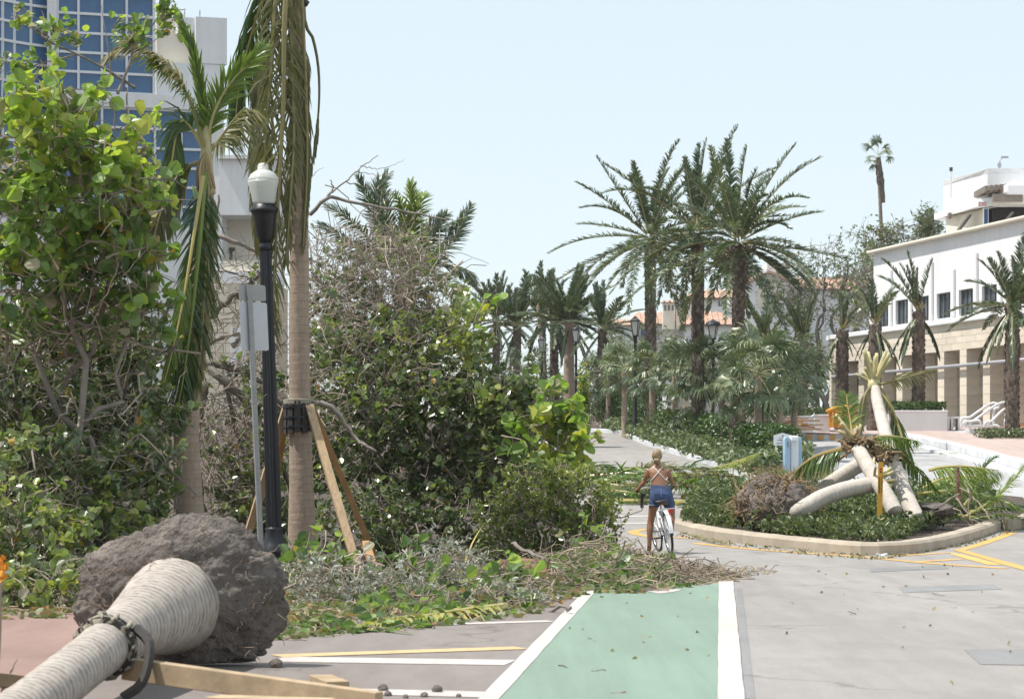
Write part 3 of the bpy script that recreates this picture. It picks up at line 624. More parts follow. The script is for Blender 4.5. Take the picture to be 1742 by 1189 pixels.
bd = MB(); bar(bd, 97, 380, trow(178.5, 0), trow(155, 0), -0.35, 1.2); bd.build('band', M['tower'], tw)
wl_ = MB(); bar(wl_, 264.5, 378, trow(154.6, 0), trow(97, 0), 0.0, 1.0); wl_.build('wall', M['tower'], tw)
wl_ = MB(); bar(wl_, 264.5, 342, trow(96.5, 0), trow(16, 0), 1.3, 1.0); wl_.build('wall', M['cream'], tw)
wl_ = MB(); bar(wl_, 325, 378, trow(96.5, 0), trow(16, 0), -0.05, 3.0); wl_.build('wall', M['tower'], tw)
wl_ = MB(); bar(wl_, 300, 350, trow(43, 0), trow(16.5, 0), 0.3, 1.2); wl_.build('wall', M['tower'], tw)
wl_ = MB(); bar(wl_, 357, 378, trow(800, 0), trow(181, 0), 0.0, 1.0); wl_.build('wall', M['tower'], tw)
wl_ = MB(); bar(wl_, -60, 356, 1.5, z1 - 6 * row - 0.1, 0.0, 1.0); wl_.build('wall', M['tower'], tw)
MB().prism([tuple(GP(x, tline(x) + 3.2).xy) for x in (-60, 97, 262, 376)] + [tuple(GP(x, 178).xy) for x in (330, -60)], 2.0, trow(17, 0)).build('core', M['tower'], tw)
for x in (314, 340):
    q = GP(x, 161); MB().tube([(q.x, q.y, trow(18, 0)), (q.x, q.y, trow(4, 0))], 0.04, 6).build('mast', M['pipe'], tw)
# ---- lower pale block in front of the tower
lb = thing('pale_block', GP(425, 140), 'pale stone and white block with a recessed balcony behind the street lamp', 'building')
pbox(MB(), 372, 476, 268, 366, 140, 6).build('wall', M['tower'], lb); pbox(MB(), 370, 478, 264, 270, 139.7, 6.6).build('parapet_cap', M['stucco'], lb)
pbox(MB(), 345, 377, 300, 480, 140.2, 6).build('wall', M['tower'], lb)
pbox(MB(), 377.5, 476, 366, 462, 143, 3).build('balcony_wall', M['cream'], lb)
pbox(MB(), 377.5, 476, 444, 470, 140.2, 0.25).build('balcony_parapet', M['cream'], lb)
pbox(MB(), 377.5, 476, 462, 482, 139.9, 3).build('band', M['tower'], lb)
tb = pbox(MB(), 389, 399, 421, 427, 141, 0.4); pbox(tb, 390, 395, 427, 442, 141.1, 0.25); tb.build('balcony_fitting', M['darkmetal'], lb)
y = 482.0; r = 0
while y < 720:
    x = 345 - (18 if r % 2 else 0)
    while x < 450:
        m4 = Matrix.Diagonal((35.2 / FPX * 140, 0.5, 16.3 / FPX * 140, 1)); m4.translation = W(x + 18, y + 8.5, 140.2 + random.uniform(-0.01, 0.01)); put('stone_block', random.choice(BM), lb, m4); x += 36
    y += 17; r += 1
pbox(MB(), 345, 476, 484, 760, 140.25, 5).build('wall_core', M['stoneback'], lb)
pbox(MB(), 392, 420, 557, 640, 139.93, 0.1).build('door', M['tower'], lb)
# ---- distant terracotta-roofed residence
md = thing('terracotta_residence', GP(1200, 262), 'distant pale residence with terracotta tile roofs behind the tall date palms', 'building')
def hip(mb, x0, x1, ye, yr, D, dep, inset=0.0, over=0.5):
    """hipped or ridged roof over a box: eaves at ye, ridge at yr"""
    a, b = W(x0, ye, D), W(x1, ye, D); zr = W(x0, yr, D).z; i = inset * (b.x - a.x)
    V = [(a.x - over, D - over, a.z), (b.x + over, D - over, a.z), (b.x + over, D + dep + over, a.z), (a.x - over, D + dep + over, a.z), (a.x + i, D + dep / 2, zr), (b.x - i, D + dep / 2, zr)]
    mb.add(V, [(0, 1, 5, 4), (1, 2, 5), (2, 3, 4, 5), (3, 0, 4), (3, 2, 1, 0)])
    for k in range(int((b.x - a.x) / 0.55)):       # barrel tile ribs
        x = a.x - over + 0.3 + k * 0.55
        if x > b.x: break
        t = 1.0
        if i > 0: t = min(1.0, (x - a.x + over) / (i + over), (b.x + over - x) / (i + over))
        t = max(t, 0.08); p0 = Vector((x, D - over - 0.02, a.z + 0.04)); p1 = Vector((x, D - over + (dep / 2 + over) * t, a.z + 0.04 + (zr - a.z) * t)); mb.tube([p0, p1], 0.10, 4, False, rnd=random.random())
    return mb
def wing(x0, x1, ye, yr, yb, D, dep, inset=0.15, mat='stucco'):
    pbox(MB(), x0, x1, ye + 1.5, yb, D, dep).build('wall', M[mat], md)
    r_ = hip(MB(), x0, x1, ye, yr, D, dep, inset).build('roof', M['tile'], md); pbox(MB(), x0 - 8, x1 + 8, ye + 0.2, ye + 2.2, D - 0.52, dep + 1).build('eaves', M['brownwood'], r_)
wing(1040, 1078, 553, 540, 640, 258, 7); wing(1075, 1175, 551, 528, 640, 262, 9, 0.12); wing(1172, 1300, 507, 489, 640, 270, 10, 0.1)
wing(1255, 1345, 476, 462, 640, 276, 9, 0.05); wing(1168, 1250, 552, 528, 640, 255, 7, 0.25); wing(1345, 1500, 492, 466, 640, 285, 12, 0.12)
for (x0, x1, y0) in ((1128, 1148, 513), (1150, 1172, 508)):
    pbox(MB(), x0, x1, y0 + 2, 560, 259, 1.4).build('tower_wall', M['cream'], md); hip(MB(), x0, x1, y0 + 1.5, y0 - 2.5, 259, 1.4, 0.3, 0.2).build('tower_roof', M['tile'], md)
    k = 3 if x1 - x0 < 21 else 4
    for i in range(k):
        xx = x0 + 3.5 + i * (x1 - x0 - 7) / (k - 1); pbox(MB(), xx - 1.4, xx + 1.4, y0 + 6, y0 + 15, 258.93, 0.1).build('window', M['darkglass'], md)
for i in range(4): pbox(MB(), 1222 + i * 6, 1225 + i * 6, 512, 521, 269.93, 0.1).build('window', M['darkglass'], md)
for x in (1090, 1108): pbox(MB(), x, x + 8, 560, 588, 261.93, 0.1).build('window', M['blueglass'], md)
pbox(MB(), 1305, 1345, 447, 475, 277, 6).build('roof_block', M['tower'], md)
gb = MB(); a, b, c_ = W(1266, 486, 268), W(1356, 486, 268), W(1308, 466, 268)
gb.add([(a.x, 268, a.z), (b.x, 268, b.z), (c_.x, 268, c_.z), (a.x, 275, a.z), (b.x, 275, b.z), (c_.x, 275, c_.z)], [(0, 1, 2), (5, 4, 3), (0, 2, 5, 3), (2, 1, 4, 5), (1, 0, 3, 4)]); gb.build('gable', M['stucco'], md)
rf = MB(); up = Vector((0, 0, 0.12))
for p_, q_ in ((a, c_), (c_, b)):
    d = (q_ - p_); e = Vector((0, 7.6, 0)); n_ = Vector((0, 0, 0.28)); o = Vector((0, -0.4, 0.05))
    s = p_ + o - (d * 0.06 if p_ is a else Vector()); t = q_ + o + (d * 0.06 if q_ is b else Vector())
    rf.add([s, t, t + e, s + e, s + n_, t + n_, t + e + n_, s + e + n_], [(3, 2, 1, 0), (4, 5, 6, 7), (0, 1, 5, 4), (1, 2, 6, 5), (2, 3, 7, 6), (3, 0, 4, 7)])
rf.build('gable_roof', M['tile'], md); pbox(MB(), 1266, 1356, 486, 640, 268, 7).build('wall', M['stucco'], md)
aw = MB(); cx = W(1304, 496, 267.9); pr = [(0.95 * math.cos(t), 0.95 * math.sin(t)) for t in np.linspace(0, math.pi, 10)]
aw.add([(cx.x + x, 267.9, cx.z + z) for x, z in pr] + [(cx.x - 0.95, 267.9, cx.z - 1.6), (cx.x + 0.95, 267.9, cx.z - 1.6)], [tuple(range(12))]); aw.build('arched_window', M['cream'], md)
aw = MB(); aw.tube([(cx.x + x * 1.12, 267.85, cx.z + z * 1.12) for x, z in pr], 0.14, 6); aw.build('arch_trim', M['stucco'], md)
# a pale house behind the fan palms
hs = thing('pale_garden_pavilion', GP(1220, 128), 'low pale pavilion glimpsed behind the fan palm trunks', 'building')
pbox(MB(), 1135, 1330, 655, 735, 128, 4).build('wall', M['stucco'], hs); pbox(MB(), 1128, 1336, 650, 656, 127.5, 5).build('roof_slab', M['frame'], hs)
for i in range(9): pbox(MB(), 1140 + i * 21, 1156 + i * 21, 672, 720, 127.94, 0.08).build('panel', M['cream'], hs)
# ------------------------------------------------------------------ driveway, plaza, kerbs, planters
M['orange'] = solid('orange_plastic', (0.62, 0.27, 0.03), 0.5, var=0.12, scale=2, bmp=0.1)
M['lumber'] = solid('pine_lumber', (0.44, 0.31, 0.185), 0.75, var=0.3, scale=4, bmp=0.25, sc=(6, 6, 0.6), rndvar=0.25)
M['lumberold'] = solid('weathered_lumber', (0.36, 0.265, 0.165), 0.8, var=0.35, scale=4, bmp=0.25, rndvar=0.2)
M['lumberdark'] = solid('orange_lumber', (0.40, 0.22, 0.09), 0.7, var=0.25, scale=4, bmp=0.25, rndvar=0.2)
def area(name, pix, dz, mat, kind='structure', parent=None, skirt=0.0):
    """flat-ish ground polygon from its corners, triangulated on the terrain"""
    bm = bmesh.new(); P = [p if isinstance(p, Vector) else G(*p) for p in pix]
    vsx = [bm.verts.new((p.x, p.y, 0)) for p in P]; bm.faces.new(vsx)
    y0, y1 = min(p.y for p in P), max(p.y for p in P)
    for y in [q for q in YG if y0 < q < y1]:
        bmesh.ops.bisect_plane(bm, geom=bm.verts[:] + bm.edges[:] + bm.faces[:], plane_co=(0, y, 0), plane_no=(0, 1, 0))
    for v in bm.verts: v.co.z = gz(v.co.y) + dz
    bmesh.ops.recalc_face_normals(bm, faces=bm.faces[:])
    for f in bm.faces:
        if f.normal.z < 0: f.normal_flip()
    mb = MB(); bm.verts.index_update()
    mb.add([v.co[:] for v in bm.verts], [tuple(v.index for v in f.verts) for f in bm.faces]); bm.free()
    return mb.build(name, mat, parent, kind=kind)
def kerbrun(pts, w, h, mat, name='kerb_stone', parent=None, step=2.4, r=0.03, dz=0.0):
    """separate kerb stones along a line"""
    P = curve(pts, max(2, int(sum((Vector(b) - Vector(a)).length for a, b in zip(pts[:-1], pts[1:])) / step) + 1))
    for a, b in zip(P[:-1], P[1:]):
        a, b = Vector(a), Vector(b); d = (b - a) * 0.004; e = Vector((0, 0, random.uniform(-0.008, 0.008)))
        mb = MB(); mb.beam(a + d + Vector((0, 0, h / 2 - 0.03 + dz)) + e, b - d + Vector((0, 0, h / 2 - 0.03 + dz)) + e, w, h + 0.06); mb.build(name, mat, parent, bevel=r)
# driveway and plaza on the right
area('driveway', [GP(1340, 72), GP(1345, 80), GP(1330, 100), GP(1335, 112), GP(1560, 112), GP(1560, 103), GP(1742, 79), GP(1900, 68), GP(1900, 58), GP(1742, 60)], 0.006, M['drive'])
KR = [GP(1540, 106), GP(1560, 103.0), GP(1605, 96.5), GP(1660, 88.5), GP(1742, 78.0), GP(1860, 66)]
area('plaza', KR + [GP(2300, 66), GP(2100, 113), GP(1742, 116), GP(1340, 116), GP(1340, 107.5)], 0.34, M['paver'])
kb = thing('plaza_kerb', KR[2], kind='structure'); kerbrun([p + Vector((-0.1, 0, 0.02)) for p in KR], 0.35, 0.36, M['kerbwhite'], parent=kb, step=3.2, r=0.05)
kerbrun([p + Vector((-0.55, 0, 0.0)) for p in KR], 0.5, 0.12, M['kerbwhite'], parent=kb, step=3.2, r=0.03)
kb2 = thing('driveway_kerb', GP(1440, 107), kind='structure')
kerbrun([GP(1330, 107.3), GP(1400, 107.3), GP(1470, 107), GP(1540, 106)], 0.3, 0.3, M['kerbwhite'], parent=kb2, step=0.9, r=0.03)
for i in range(10):
    a, b = GP(1332 + i * 20, 107.12), GP(1341 + i * 20, 107.12); MB().box(((a.x + b.x) / 2, a.y - 0.02, a.z + 0.17), (b.x - a.x, 0.03, 0.2)).build('kerb_dash', M['yellow'], kb2)
# planters in front of the stone arcade
def pot(name, x0, x1, y0, y1, D, dep, label, cat='planter', mat='stucco'):
    t = thing(name, GP((x0 + x1) / 2, D), label, cat); pbox(MB(), x0, x1, y0, y1, D, dep).build('wall', M[mat], t, bevel=0.03)
    pbox(MB(), x0 - 1.2, x1 + 1.2, y0 - 2, y0 + 0.6, D - 0.05, dep + 0.1).build('coping', M[mat], t, bevel=0.02); return t
pt1 = pot('planter', 1334, 1385, 709, 742, 109, 2.0, 'low white planter wall behind the pile of timber boards')
pt2 = pot('planter', 1386, 1412, 707, 742, 108.6, 2.4, 'narrow white planter wall beside the orange barrier')
pt3 = pot('planter', 1521, 1612, 700, 742, 110, 3.2, 'long white planter holding a young date palm before the stone arcade')
def shrubmass(name, x0, x1, D, dep, z0, h, n, size, mat, label=None, cat='shrub', parent=None, aspect=0.5):
    a, b = GP(x0, D), GP(x1, D); C = np.stack([RNG.uniform(a.x, b.x, n), D + RNG.uniform(0, dep, n), z0 + h * (RNG.random(n) ** 0.6)], 1)
    mb = MB(); leaves(mb, C, unit(RNG.normal(size=(n, 3)) * 0.7 + np.array([0, -0.3, 0.8])), RNG.normal(size=(n, 3)), size * RNG.uniform(0.7, 1.2, n), aspect)
    if parent is not None: return mb.build('foliage', M[mat], parent, kind='stuff')
    t = thing(name, ((a.x + b.x) / 2, D + dep / 2, z0), label, cat); mb.build('foliage', M[mat], t, kind='stuff'); return t
shrubmass('planter_shrubs', 1522, 1611, 110.1, 2.6, W(0, 700, 110).z, 0.42, 1500, 0.16, 'hedgeleaf', 'clipped green shrubs filling the long white planter before the arcade')
shrubmass('planter_shrubs', 1340, 1440, 109.4, 2.0, W(0, 711, 109).z, 0.45, 1100, 0.16, 'cover', 'bright green shrubs above the low white planter wall')
# orange barrier
ob = thing('orange_barrier', GP(1432, 107.6), 'curved orange plastic barrier standing before the white planters', 'barrier')
m = MB(); a = W(1408, 727, 107.9); zt_ = W(0, 694, 107.9).z; pl = [(a.x, 107.7), (a.x + 0.55, 107.55), (a.x + 0.6, 107.75), (a.x + 0.08, 107.95)]
m.prism(pl, a.z, zt_ - 0.12); m.build('side_panel', M['orange'], ob, bevel=0.04)
pbox(MB(), 1421, 1457, 698, 728, 107.9, 0.12).build('back_panel', M['orange'], ob, bevel=0.03)
m = MB(); m.tube([W(1406, 701, 107.6), W(1418, 695, 107.6), W(1440, 692, 107.8), W(1458, 694, 108)], 0.09, 8); m.build('top_rim', M['orange'], ob, smooth=True)
for x in (1416, 1426): pbox(MB(), x, x + 2.2, 700, 727, 107.45, 0.1).build('rib', M['yellow'], ob)
# pile of boards
for i in range(13):
    x0 = 1300 + random.uniform(0, 45); L = random.uniform(30, 70); y = 728 - (i // 3) * 4.2; D = 106.9 + random.uniform(-0.5, 0.6)
    a, b = W(x0, y + random.uniform(-2, 2), D), W(x0 + L, y + random.uniform(-3, 3), D + random.uniform(-0.5, 0.5)); mb = MB(); mb.beam(a, b, 0.2, 0.06, rnd=random.random())
    mb.build('board', M['lumberdark' if i % 2 else 'lumber'], bevel=0.005, label='orange brown timber board in the loose pile beside the driveway kerb', cat='board', group='boards piled by the driveway')
# bench-like concrete frames, ramp wall, steps and handrails
for i, x in enumerate((1600, 1618)):
    t = thing('concrete_frame', GP(x + 8, 110.5), ('square concrete frame next to the long white planter', 'square concrete frame next to the white handrails')[i], 'bench')
    for q in ((x, x + 3.5, 710, 733), (x + 12, x + 15.5, 710, 733)): pbox(MB(), q[0], q[1], q[2] + 2, q[3], 110.4, 0.7).build('leg', M['stucco'], t)
    pbox(MB(), x, x + 15.5, 708, 712, 110.4, 0.7).build('top', M['stucco'], t)
t = thing('ramp_wall', GP(1625, 106), 'low white ramp wall below the handrails', 'wall')
a, b = W(1602, 735, 109), W(1651, 731, 106); m = MB(); m.add([(a.x, 109, a.z - 0.4), (b.x, 106, b.z - 1.0), (b.x + 0.2, 106.6, b.z - 1.0), (a.x + 0.2, 109.5, a.z - 0.4), (a.x, 109, a.z), (b.x, 106, b.z), (b.x + 0.2, 106.6, b.z), (a.x + 0.2, 109.5, a.z)], [(3, 2, 1, 0), (4, 5, 6, 7), (0, 1, 5, 4), (1, 2, 6, 5), (2, 3, 7, 6), (3, 0, 4, 7)])
m.build('wall', M['kerbwhite'], t); pbox(MB(), 1649.5, 1664, 729, 748, 106, 1.2).build('end_block', M['kerbwhite'], t)
st = thing('plaza_steps', GP(1700, 106), 'pink brick steps with low lights leading to the arcade', 'steps')
for i in range(4):
    s_ = pbox(MB(), 1664 - i * 0 + i * 2, 1800, 744 - i * 6.2, 756 - i * 3, 106.2 + i * 0.8, 1.0 + 0.0).build('step', M['paver'], st, bevel=0.02)
for x, y, d in ((1676, 746, 106.1), (1689, 738, 106.9), (1701, 731, 107.7)): pbox(MB(), x - 1.4, x + 1.4, y - 2.4, y + 2.4, d, 0.15).build('step_light', M['darkmetal'], st)
pbox(MB(), 1712, 1800, 722, 726, 110, 0.6).build('orange_edge', M['orange'], st)
def rail(ptsl, label):
    t = thing('handrail', (ptsl[0][0].x, ptsl[0][0].y, ptsl[0][0].z), label, 'handrail')
    for p in ptsl: MB().tube(curve(p, 14), 0.055, 8).build('tube_rail', M['frame'], t, smooth=True)
def wd(*a): return [W(x, y, d) for x, y, d in a]
rail([wd((1636, 728, 107), (1635, 714, 107), (1638, 711, 107), (1650, 710, 107)), wd((1650, 710, 107), (1684, 687, 109), (1697, 687, 109)), wd((1697, 687, 109), (1700, 691, 109), (1697, 694, 109), (1691, 697, 109), (1690, 722, 109))], 'white tubular handrail nearest the concrete frames')
rail([wd((1672, 748, 105.7), (1672, 726, 105.7), (1669, 724, 105.7), (1641, 724, 105.7), (1640, 718, 105.7), (1644, 717, 105.7), (1655, 717, 105.7)), wd((1655, 716.5, 105.7), (1701, 686, 108), (1732, 685, 108), (1734, 692, 108)), wd((1650, 717, 105.7), (1667, 717, 105.7), (1668.5, 743, 105.7)), wd((1650, 717, 105.7), (1650, 730, 105.7))], 'white double handrail folding round beside the brick steps')
rail([wd((1676, 724, 106), (1676, 720, 106), (1679, 718, 106), (1686, 717, 106)), wd((1686, 717, 106), (1710, 696, 107.5), (1709, 724, 107.5)), wd((1676, 725, 106), (1698, 725, 106), (1699, 748, 106))], 'white handrail ending behind the young date palm trunk')
sp = thing('spotlight', GP(1683, 100), 'small black ground spotlight in the palm bed on the plaza', 'spotlight')
q = W(1683, 752, 100); MB().tube([q, q + Vector((0, 0, 0.16))], 0.03, 6).build('stake', M['darkmetal'], sp); MB().tube([q + Vector((-0.08, 0, 0.12)), q + Vector((0.1, 0, 0.28))], [0.07, 0.09], 8).build('head', M['darkmetal'], sp)
shrubmass('palm_bed', 1674, 1790, 99.0, 2.6, gz(100) + 0.34, 0.35, 1100, 0.15, 'cover', 'bed of low green plants around the young date palm trunk', 'ground cover')
# ---- median beside the left road
MK = [GP(1290, 71), G(1270, 822), G(1215, 792), G(1165, 777), G(1100, 757), G(1060, 740), G(1040, 735), G(1010, 738), G(985, 742)]
MK = [MK[0]] + [GP(1270, 73.5), GP(1215, 82.5), GP(1165, 90), GP(1100, 103), GP(1062, 116), GP(1042, 119), GP(1012, 120), GP(960, 121)]
area('median_bed', MK + [GP(900, 150), GP(1330, 150), GP(1345, 100), GP(1345, 80), GP(1340, 70)], 0.10, M['soil'])
mk = thing('median_kerb', MK[2], kind='structure'); kerbrun([p + Vector((0, 0, 0.0)) for p in MK], 0.18, 0.17, M['kerbwhite'], parent=mk, step=1.7, r=0.03)
kerbrun([GP(1290, 71), GP(1320, 70.2), GP(1350, 72), GP(1348, 78)], 0.25, 0.17, M['kerbwhite'], parent=mk, step=1.2)
def hedge(name, line, w, h, n, size, mat, label, aspect=0.55, cat='hedge', z=0.1, rag=0.12):
    P = curve(line, 60); idx = RNG.integers(0, 59, n); f = RNG.random(n)[:, None]; p = P[idx] * (1 - f) + P[idx + 1] * f
    t = P[idx + 1] - P[idx]; s = unit(np.stack([t[:, 1], -t[:, 0], 0 * t[:, 0]], 1)); o = RNG.uniform(-1, 1, n); zz = RNG.random(n) ** 0.55
    lump = 1 + rag * np.sin(idx * 0.9) + rag * np.sin(idx * 0.37 + 1.3)
    C = p + s * (o * w / 2)[:, None]; C[:, 2] = np.array([gz(y) for y in C[:, 1]]) + z + zz * h * lump * (1 - 0.35 * o ** 4)
    mb = MB(); leaves(mb, C, unit(RNG.normal(size=(n, 3)) * 0.75 + np.array([0, -0.25, 0.8])), RNG.normal(size=(n, 3)), size * RNG.uniform(0.6, 1.25, n), aspect)
    tt = thing(name, (P[30][0], P[30][1], gz(P[30][1])), label, cat); mb.build('foliage', M[mat], tt, kind='stuff')
    k = max(6, int(len(P) / 3)); sm = MB()
    for i in range(26):
        q = P[RNG.integers(0, 59)]; sm.tube(crooked((q[0], q[1], gz(q[1])), (q[0] + RNG.uniform(-.3, .3), q[1] + RNG.uniform(-.2, .2), gz(q[1]) + z + h * 0.8), 4, 0.1), 0.015, 4, False)
    sm.build('stems', M['twig'], tt, kind='stuff'); return tt
def off(line, dx): return [p + Vector((dx, 0, 0)) for p in line]
hedge('low_hedge', off([GP(1278, 73), GP(1222, 82), GP(1170, 90), GP(1105, 103), GP(1068, 115), GP(1030, 121)], 0.42), 1.35, 0.55, 8500, 0.17, 'cover', 'low leafy hedge running along the white median kerb', 0.6)
hedge('low_hedge', off([GP(1268, 80), GP(1222, 90), GP(1150, 104), GP(1100, 116)], 1.5), 1.4, 0.7, 5000, 0.17, 'cover', 'second looser row of low hedge behind the kerb hedge', 0.6)
hedge('clipped_hedge', [GP(1262, 86), GP(1300, 85), GP(1338, 83)], 1.2, 1.15, 4200, 0.11, 'hedgeleaf', 'dark clipped hedge beside the small white notice board', 0.7, rag=0.03)
hedge('clipped_hedge', [GP(1120, 104), GP(1160, 101), GP(1205, 97), GP(1240, 94)], 1.2, 1.25, 4200, 0.12, 'hedgeleaf', 'dark clipped hedge between the date palm trunks', 0.7, rag=0.05)
hedge('clipped_hedge', [GP(1025, 126), GP(1060, 124), GP(1110, 120)], 1.4, 1.5, 3000, 0.14, 'hedgeleaf', 'clipped green hedge at the far bend of the road', 0.7, rag=0.05)
hedge('round_shrub', [GP(1028, 134), GP(1050, 134), GP(1072, 134)], 2.6, 2.7, 2600, 0.2, 'treeleaf', 'rounded bright green shrub at the far bend beneath the palms', 0.8, 'shrub', rag=0.2)
hedge('round_shrub', [GP(985, 100), GP(1000, 100)], 1.4, 2.3, 900, 0.3, 'strap', 'spiky yellow green plant at the roadside behind the sea grape', 0.18, 'shrub', rag=0.2)
# dry grass at the median nose
dg = MB(); n = 1400; a = np.stack([RNG.uniform(GP(1285, 73).x, GP(1420, 73).x, n), RNG.uniform(70.5, 76, n), np.zeros(n)], 1); a[:, 2] = [gz(y) + 0.10 for y in a[:, 1]]
for p in a:
    q = p + np.array([RNG.normal() * 0.12, RNG.normal() * 0.1, RNG.uniform(0.12, 0.4)]); dg.add([p + [-0.012, 0, 0], p + [0.012, 0, 0], q], [(0, 1, 2)], RNG.random())
dg.build('grass', M['dryleaf'], kind='stuff', label='tuft of dry olive grass at the median nose', cat='grass')
# ---- payment kiosk and notice board
M['kioskblue'] = solid('kiosk_blue', (0.33, 0.48, 0.62), 0.45, var=0.1, scale=2, bmp=0.05)
M['kioskwhite'] = solid('kiosk_white', (0.76, 0.78, 0.80), 0.45, var=0.06, scale=2, bmp=0.05)
kk = thing('parking_kiosk', GP(1350, 73), 'blue and white rounded parking kiosk standing at the driveway', 'kiosk')
def rounded(x0, x1, y0, y1, D, dep):
    a, b = W(x0, y1, D), W(x1, y0, D); r = (b.x - a.x) * 0.45; pr = [(a.x, a.z), (b.x, a.z), (b.x, b.z - r)] + [((a.x + b.x) / 2 + (b.x - a.x) / 2 * math.cos(t), b.z - r + r * math.sin(t)) for t in np.linspace(0.2, math.pi - 0.2, 7)] + [(a.x, b.z - r)]
    n = len(pr); return MB().add([(x, D, z) for x, z in pr] + [(x, D + dep, z) for x, z in pr], [tuple(range(n)), tuple(range(n, 2 * n))[::-1]] + [(i, i + n, (i + 1) % n + n, (i + 1) % n) for i in range(n)])
rounded(1335, 1344.5, 743, 818, 72.6, 0.55).build('side_panel', M['kioskblue'], kk, bevel=0.01); rounded(1357, 1364, 743, 812, 72.9, 0.5).build('side_panel', M['kioskblue'], kk, bevel=0.01)
pbox(MB(), 1344.8, 1358.5, 741, 818, 72.75, 0.5).build('body', M['kioskwhite'], kk, bevel=0.03); pbox(MB(), 1339.5, 1341, 750, 760, 72.57, 0.03).build('slot', M['brownwood'], kk)
pbox(MB(), 1346, 1358, 741.5, 750, 72.5, 0.25).build('hood', M['kioskwhite'], kk, bevel=0.03)
nb = thing('notice_board', GP(1331, 78), 'small white notice board with a peaked top and dark lettering', 'sign')
a, b = W(1316.5, 757.5, 77.5), W(1346, 739, 77.5); m = MB(); pk = [(a.x, a.z), (b.x, a.z), (b.x, b.z - 0.02), ((a.x + b.x) / 2, b.z + 0.05), (a.x, b.z - 0.02)]
n = 5; m.add([(x, 77.5, z) for x, z in pk] + [(x, 77.56, z) for x, z in pk], [tuple(range(n)), tuple(range(n, 2 * n))[::-1]] + [(i, i + n, (i + 1) % n + n, (i + 1) % n) for i in range(n)])
m.build('panel', M['kioskwhite'], nb)
for px in (1320, 1342): pbox(MB(), px - 0.8, px + 0.8, 757, 800, 77.58, 0.05).build('post', M['kioskwhite'], nb)
M['ink'] = solid('dark_ink', (0.05, 0.05, 0.055), 0.6, bmp=0)
for yy, xs in ((745.5, ((1325, 1328), (1329.5, 1336))), (748.5, ((1322, 1325), (1326, 1331), (1332, 1334))), (751, ((1329, 1331), (1333, 1335))), (754, ((1321, 1327), (1328, 1332), (1333, 1337)))):
    for q in xs: pbox(MB(), q[0], q[1], yy - 0.45, yy + 0.45, 77.495, 0.008).build('lettering', M['ink'], nb)
pbox(MB(), 1330.3, 1332.7, 740.2, 742.6, 77.495, 0.008).build('emblem', M['ink'], nb)
# ------------------------------------------------------------------ near street things
M['black'] = solid('black_lamp_paint', (0.012, 0.013, 0.017), 0.42, 0.0, var=0.3, scale=3, bmp=0.1)
M['galv'] = solid('galvanised_steel', (0.34, 0.34, 0.335), 0.5, 0.5, var=0.15, scale=5, bmp=0.1)
M['signback'] = solid('sign_back_aluminium', (0.56, 0.57, 0.60), 0.45, 0.15, var=0.06, scale=2, bmp=0.05)
M['signback2'] = solid('dull_sign_back', (0.36, 0.36, 0.355), 0.5, 0.2, var=0.1, scale=2, bmp=0.05)
M['strapmat'] = solid('dark_webbing', (0.05, 0.045, 0.04), 0.8, var=0.3, scale=8, bmp=0.3)
M['burlap'] = solid('grey_burlap', (0.30, 0.27, 0.21), 0.95, var=0.3, scale=9, bmp=0.7)
def globemat():
    m, n, l, p = newmat('lamp_globe'); p.inputs['Base Color'].default_value = (0.86, 0.87, 0.84, 1); p.inputs['Roughness'].default_value = 0.25
    t = n.new('ShaderNodeBsdfTranslucent'); t.inputs[0].default_value = (0.9, 0.9, 0.86, 1); s = n.new('ShaderNodeMixShader'); s.inputs[0].default_value = 0.45
    l.new(p.outputs[0], s.inputs[1]); l.new(t.outputs[0], s.inputs[2]); l.new(s.outputs[0], n['Material Output'].inputs[0])
    w = n.new('ShaderNodeTexWave'); w.wave_type = 'BANDS'; w.bands_direction = 'Z'; w.inputs['Scale'].default_value = 14; tc = n.new('ShaderNodeTexCoord'); l.new(tc.outputs['Object'], w.inputs[0]); bump(n, l, p, w.outputs[1], 0.3, 0.01)
    return m
M['globe'] = globemat()
# street lamp
DL = 37.9; lb0 = GP(468, DL); sc_ = DL / FPX
rotL = Matrix.Rotation(math.radians(-1.75), 3, 'Y')
lamp = thing('street_lamp', lb0, 'black fluted street lamp with white acorn globe leaning beside the staked palm', 'street lamp')
def lp(name, prof, mat, n=28, smooth=True, flutes=0, fl=0.0, parent=lamp):
    mb = MB(); mb.lathe([(r_, z_ * 0.952) for r_, z_ in prof], n, tuple(lb0), rotL, flutes, fl); return mb.build(name, M[mat], parent, smooth=smooth)
lp('base', [(0.0, -0.05), (0.25, -0.05), (0.25, 0.05), (0.21, 0.09), (0.20, 0.14), (0.23, 0.18), (0.225, 0.22), (0.17, 0.30), (0.135, 0.42), (0.12, 0.52), (0.125, 0.56), (0.0, 0.57)], 'black', 36, True, 18, 0.05)
lp('pole', [(0.0, 0.5), (0.115, 0.5), (0.112, 1.0), (0.085, 4.75), (0.0, 4.76)], 'black', 64, False, 16, 0.12)
lp('collar', [(0.0, 4.72), (0.092, 4.72), (0.092, 4.80), (0.07, 4.84), (0.075, 4.88), (0.0, 4.9)], 'black')
lp('fitter', [(0.0, 4.84), (0.085, 4.84), (0.10, 4.90), (0.125, 4.94), (0.165, 5.24), (0.19, 5.30), (0.205, 5.31), (0.205, 5.35), (0.17, 5.38), (0.165, 5.42), (0.0, 5.42)], 'black', 40, True, 20, 0.03)
gl = lp('globe', [(0.0, 5.42), (0.155, 5.42), (0.165, 5.46), (0.20, 5.66), (0.222, 5.74), (0.225, 5.775), (0.19, 5.79), (0.0, 5.79)], 'globe', 40)
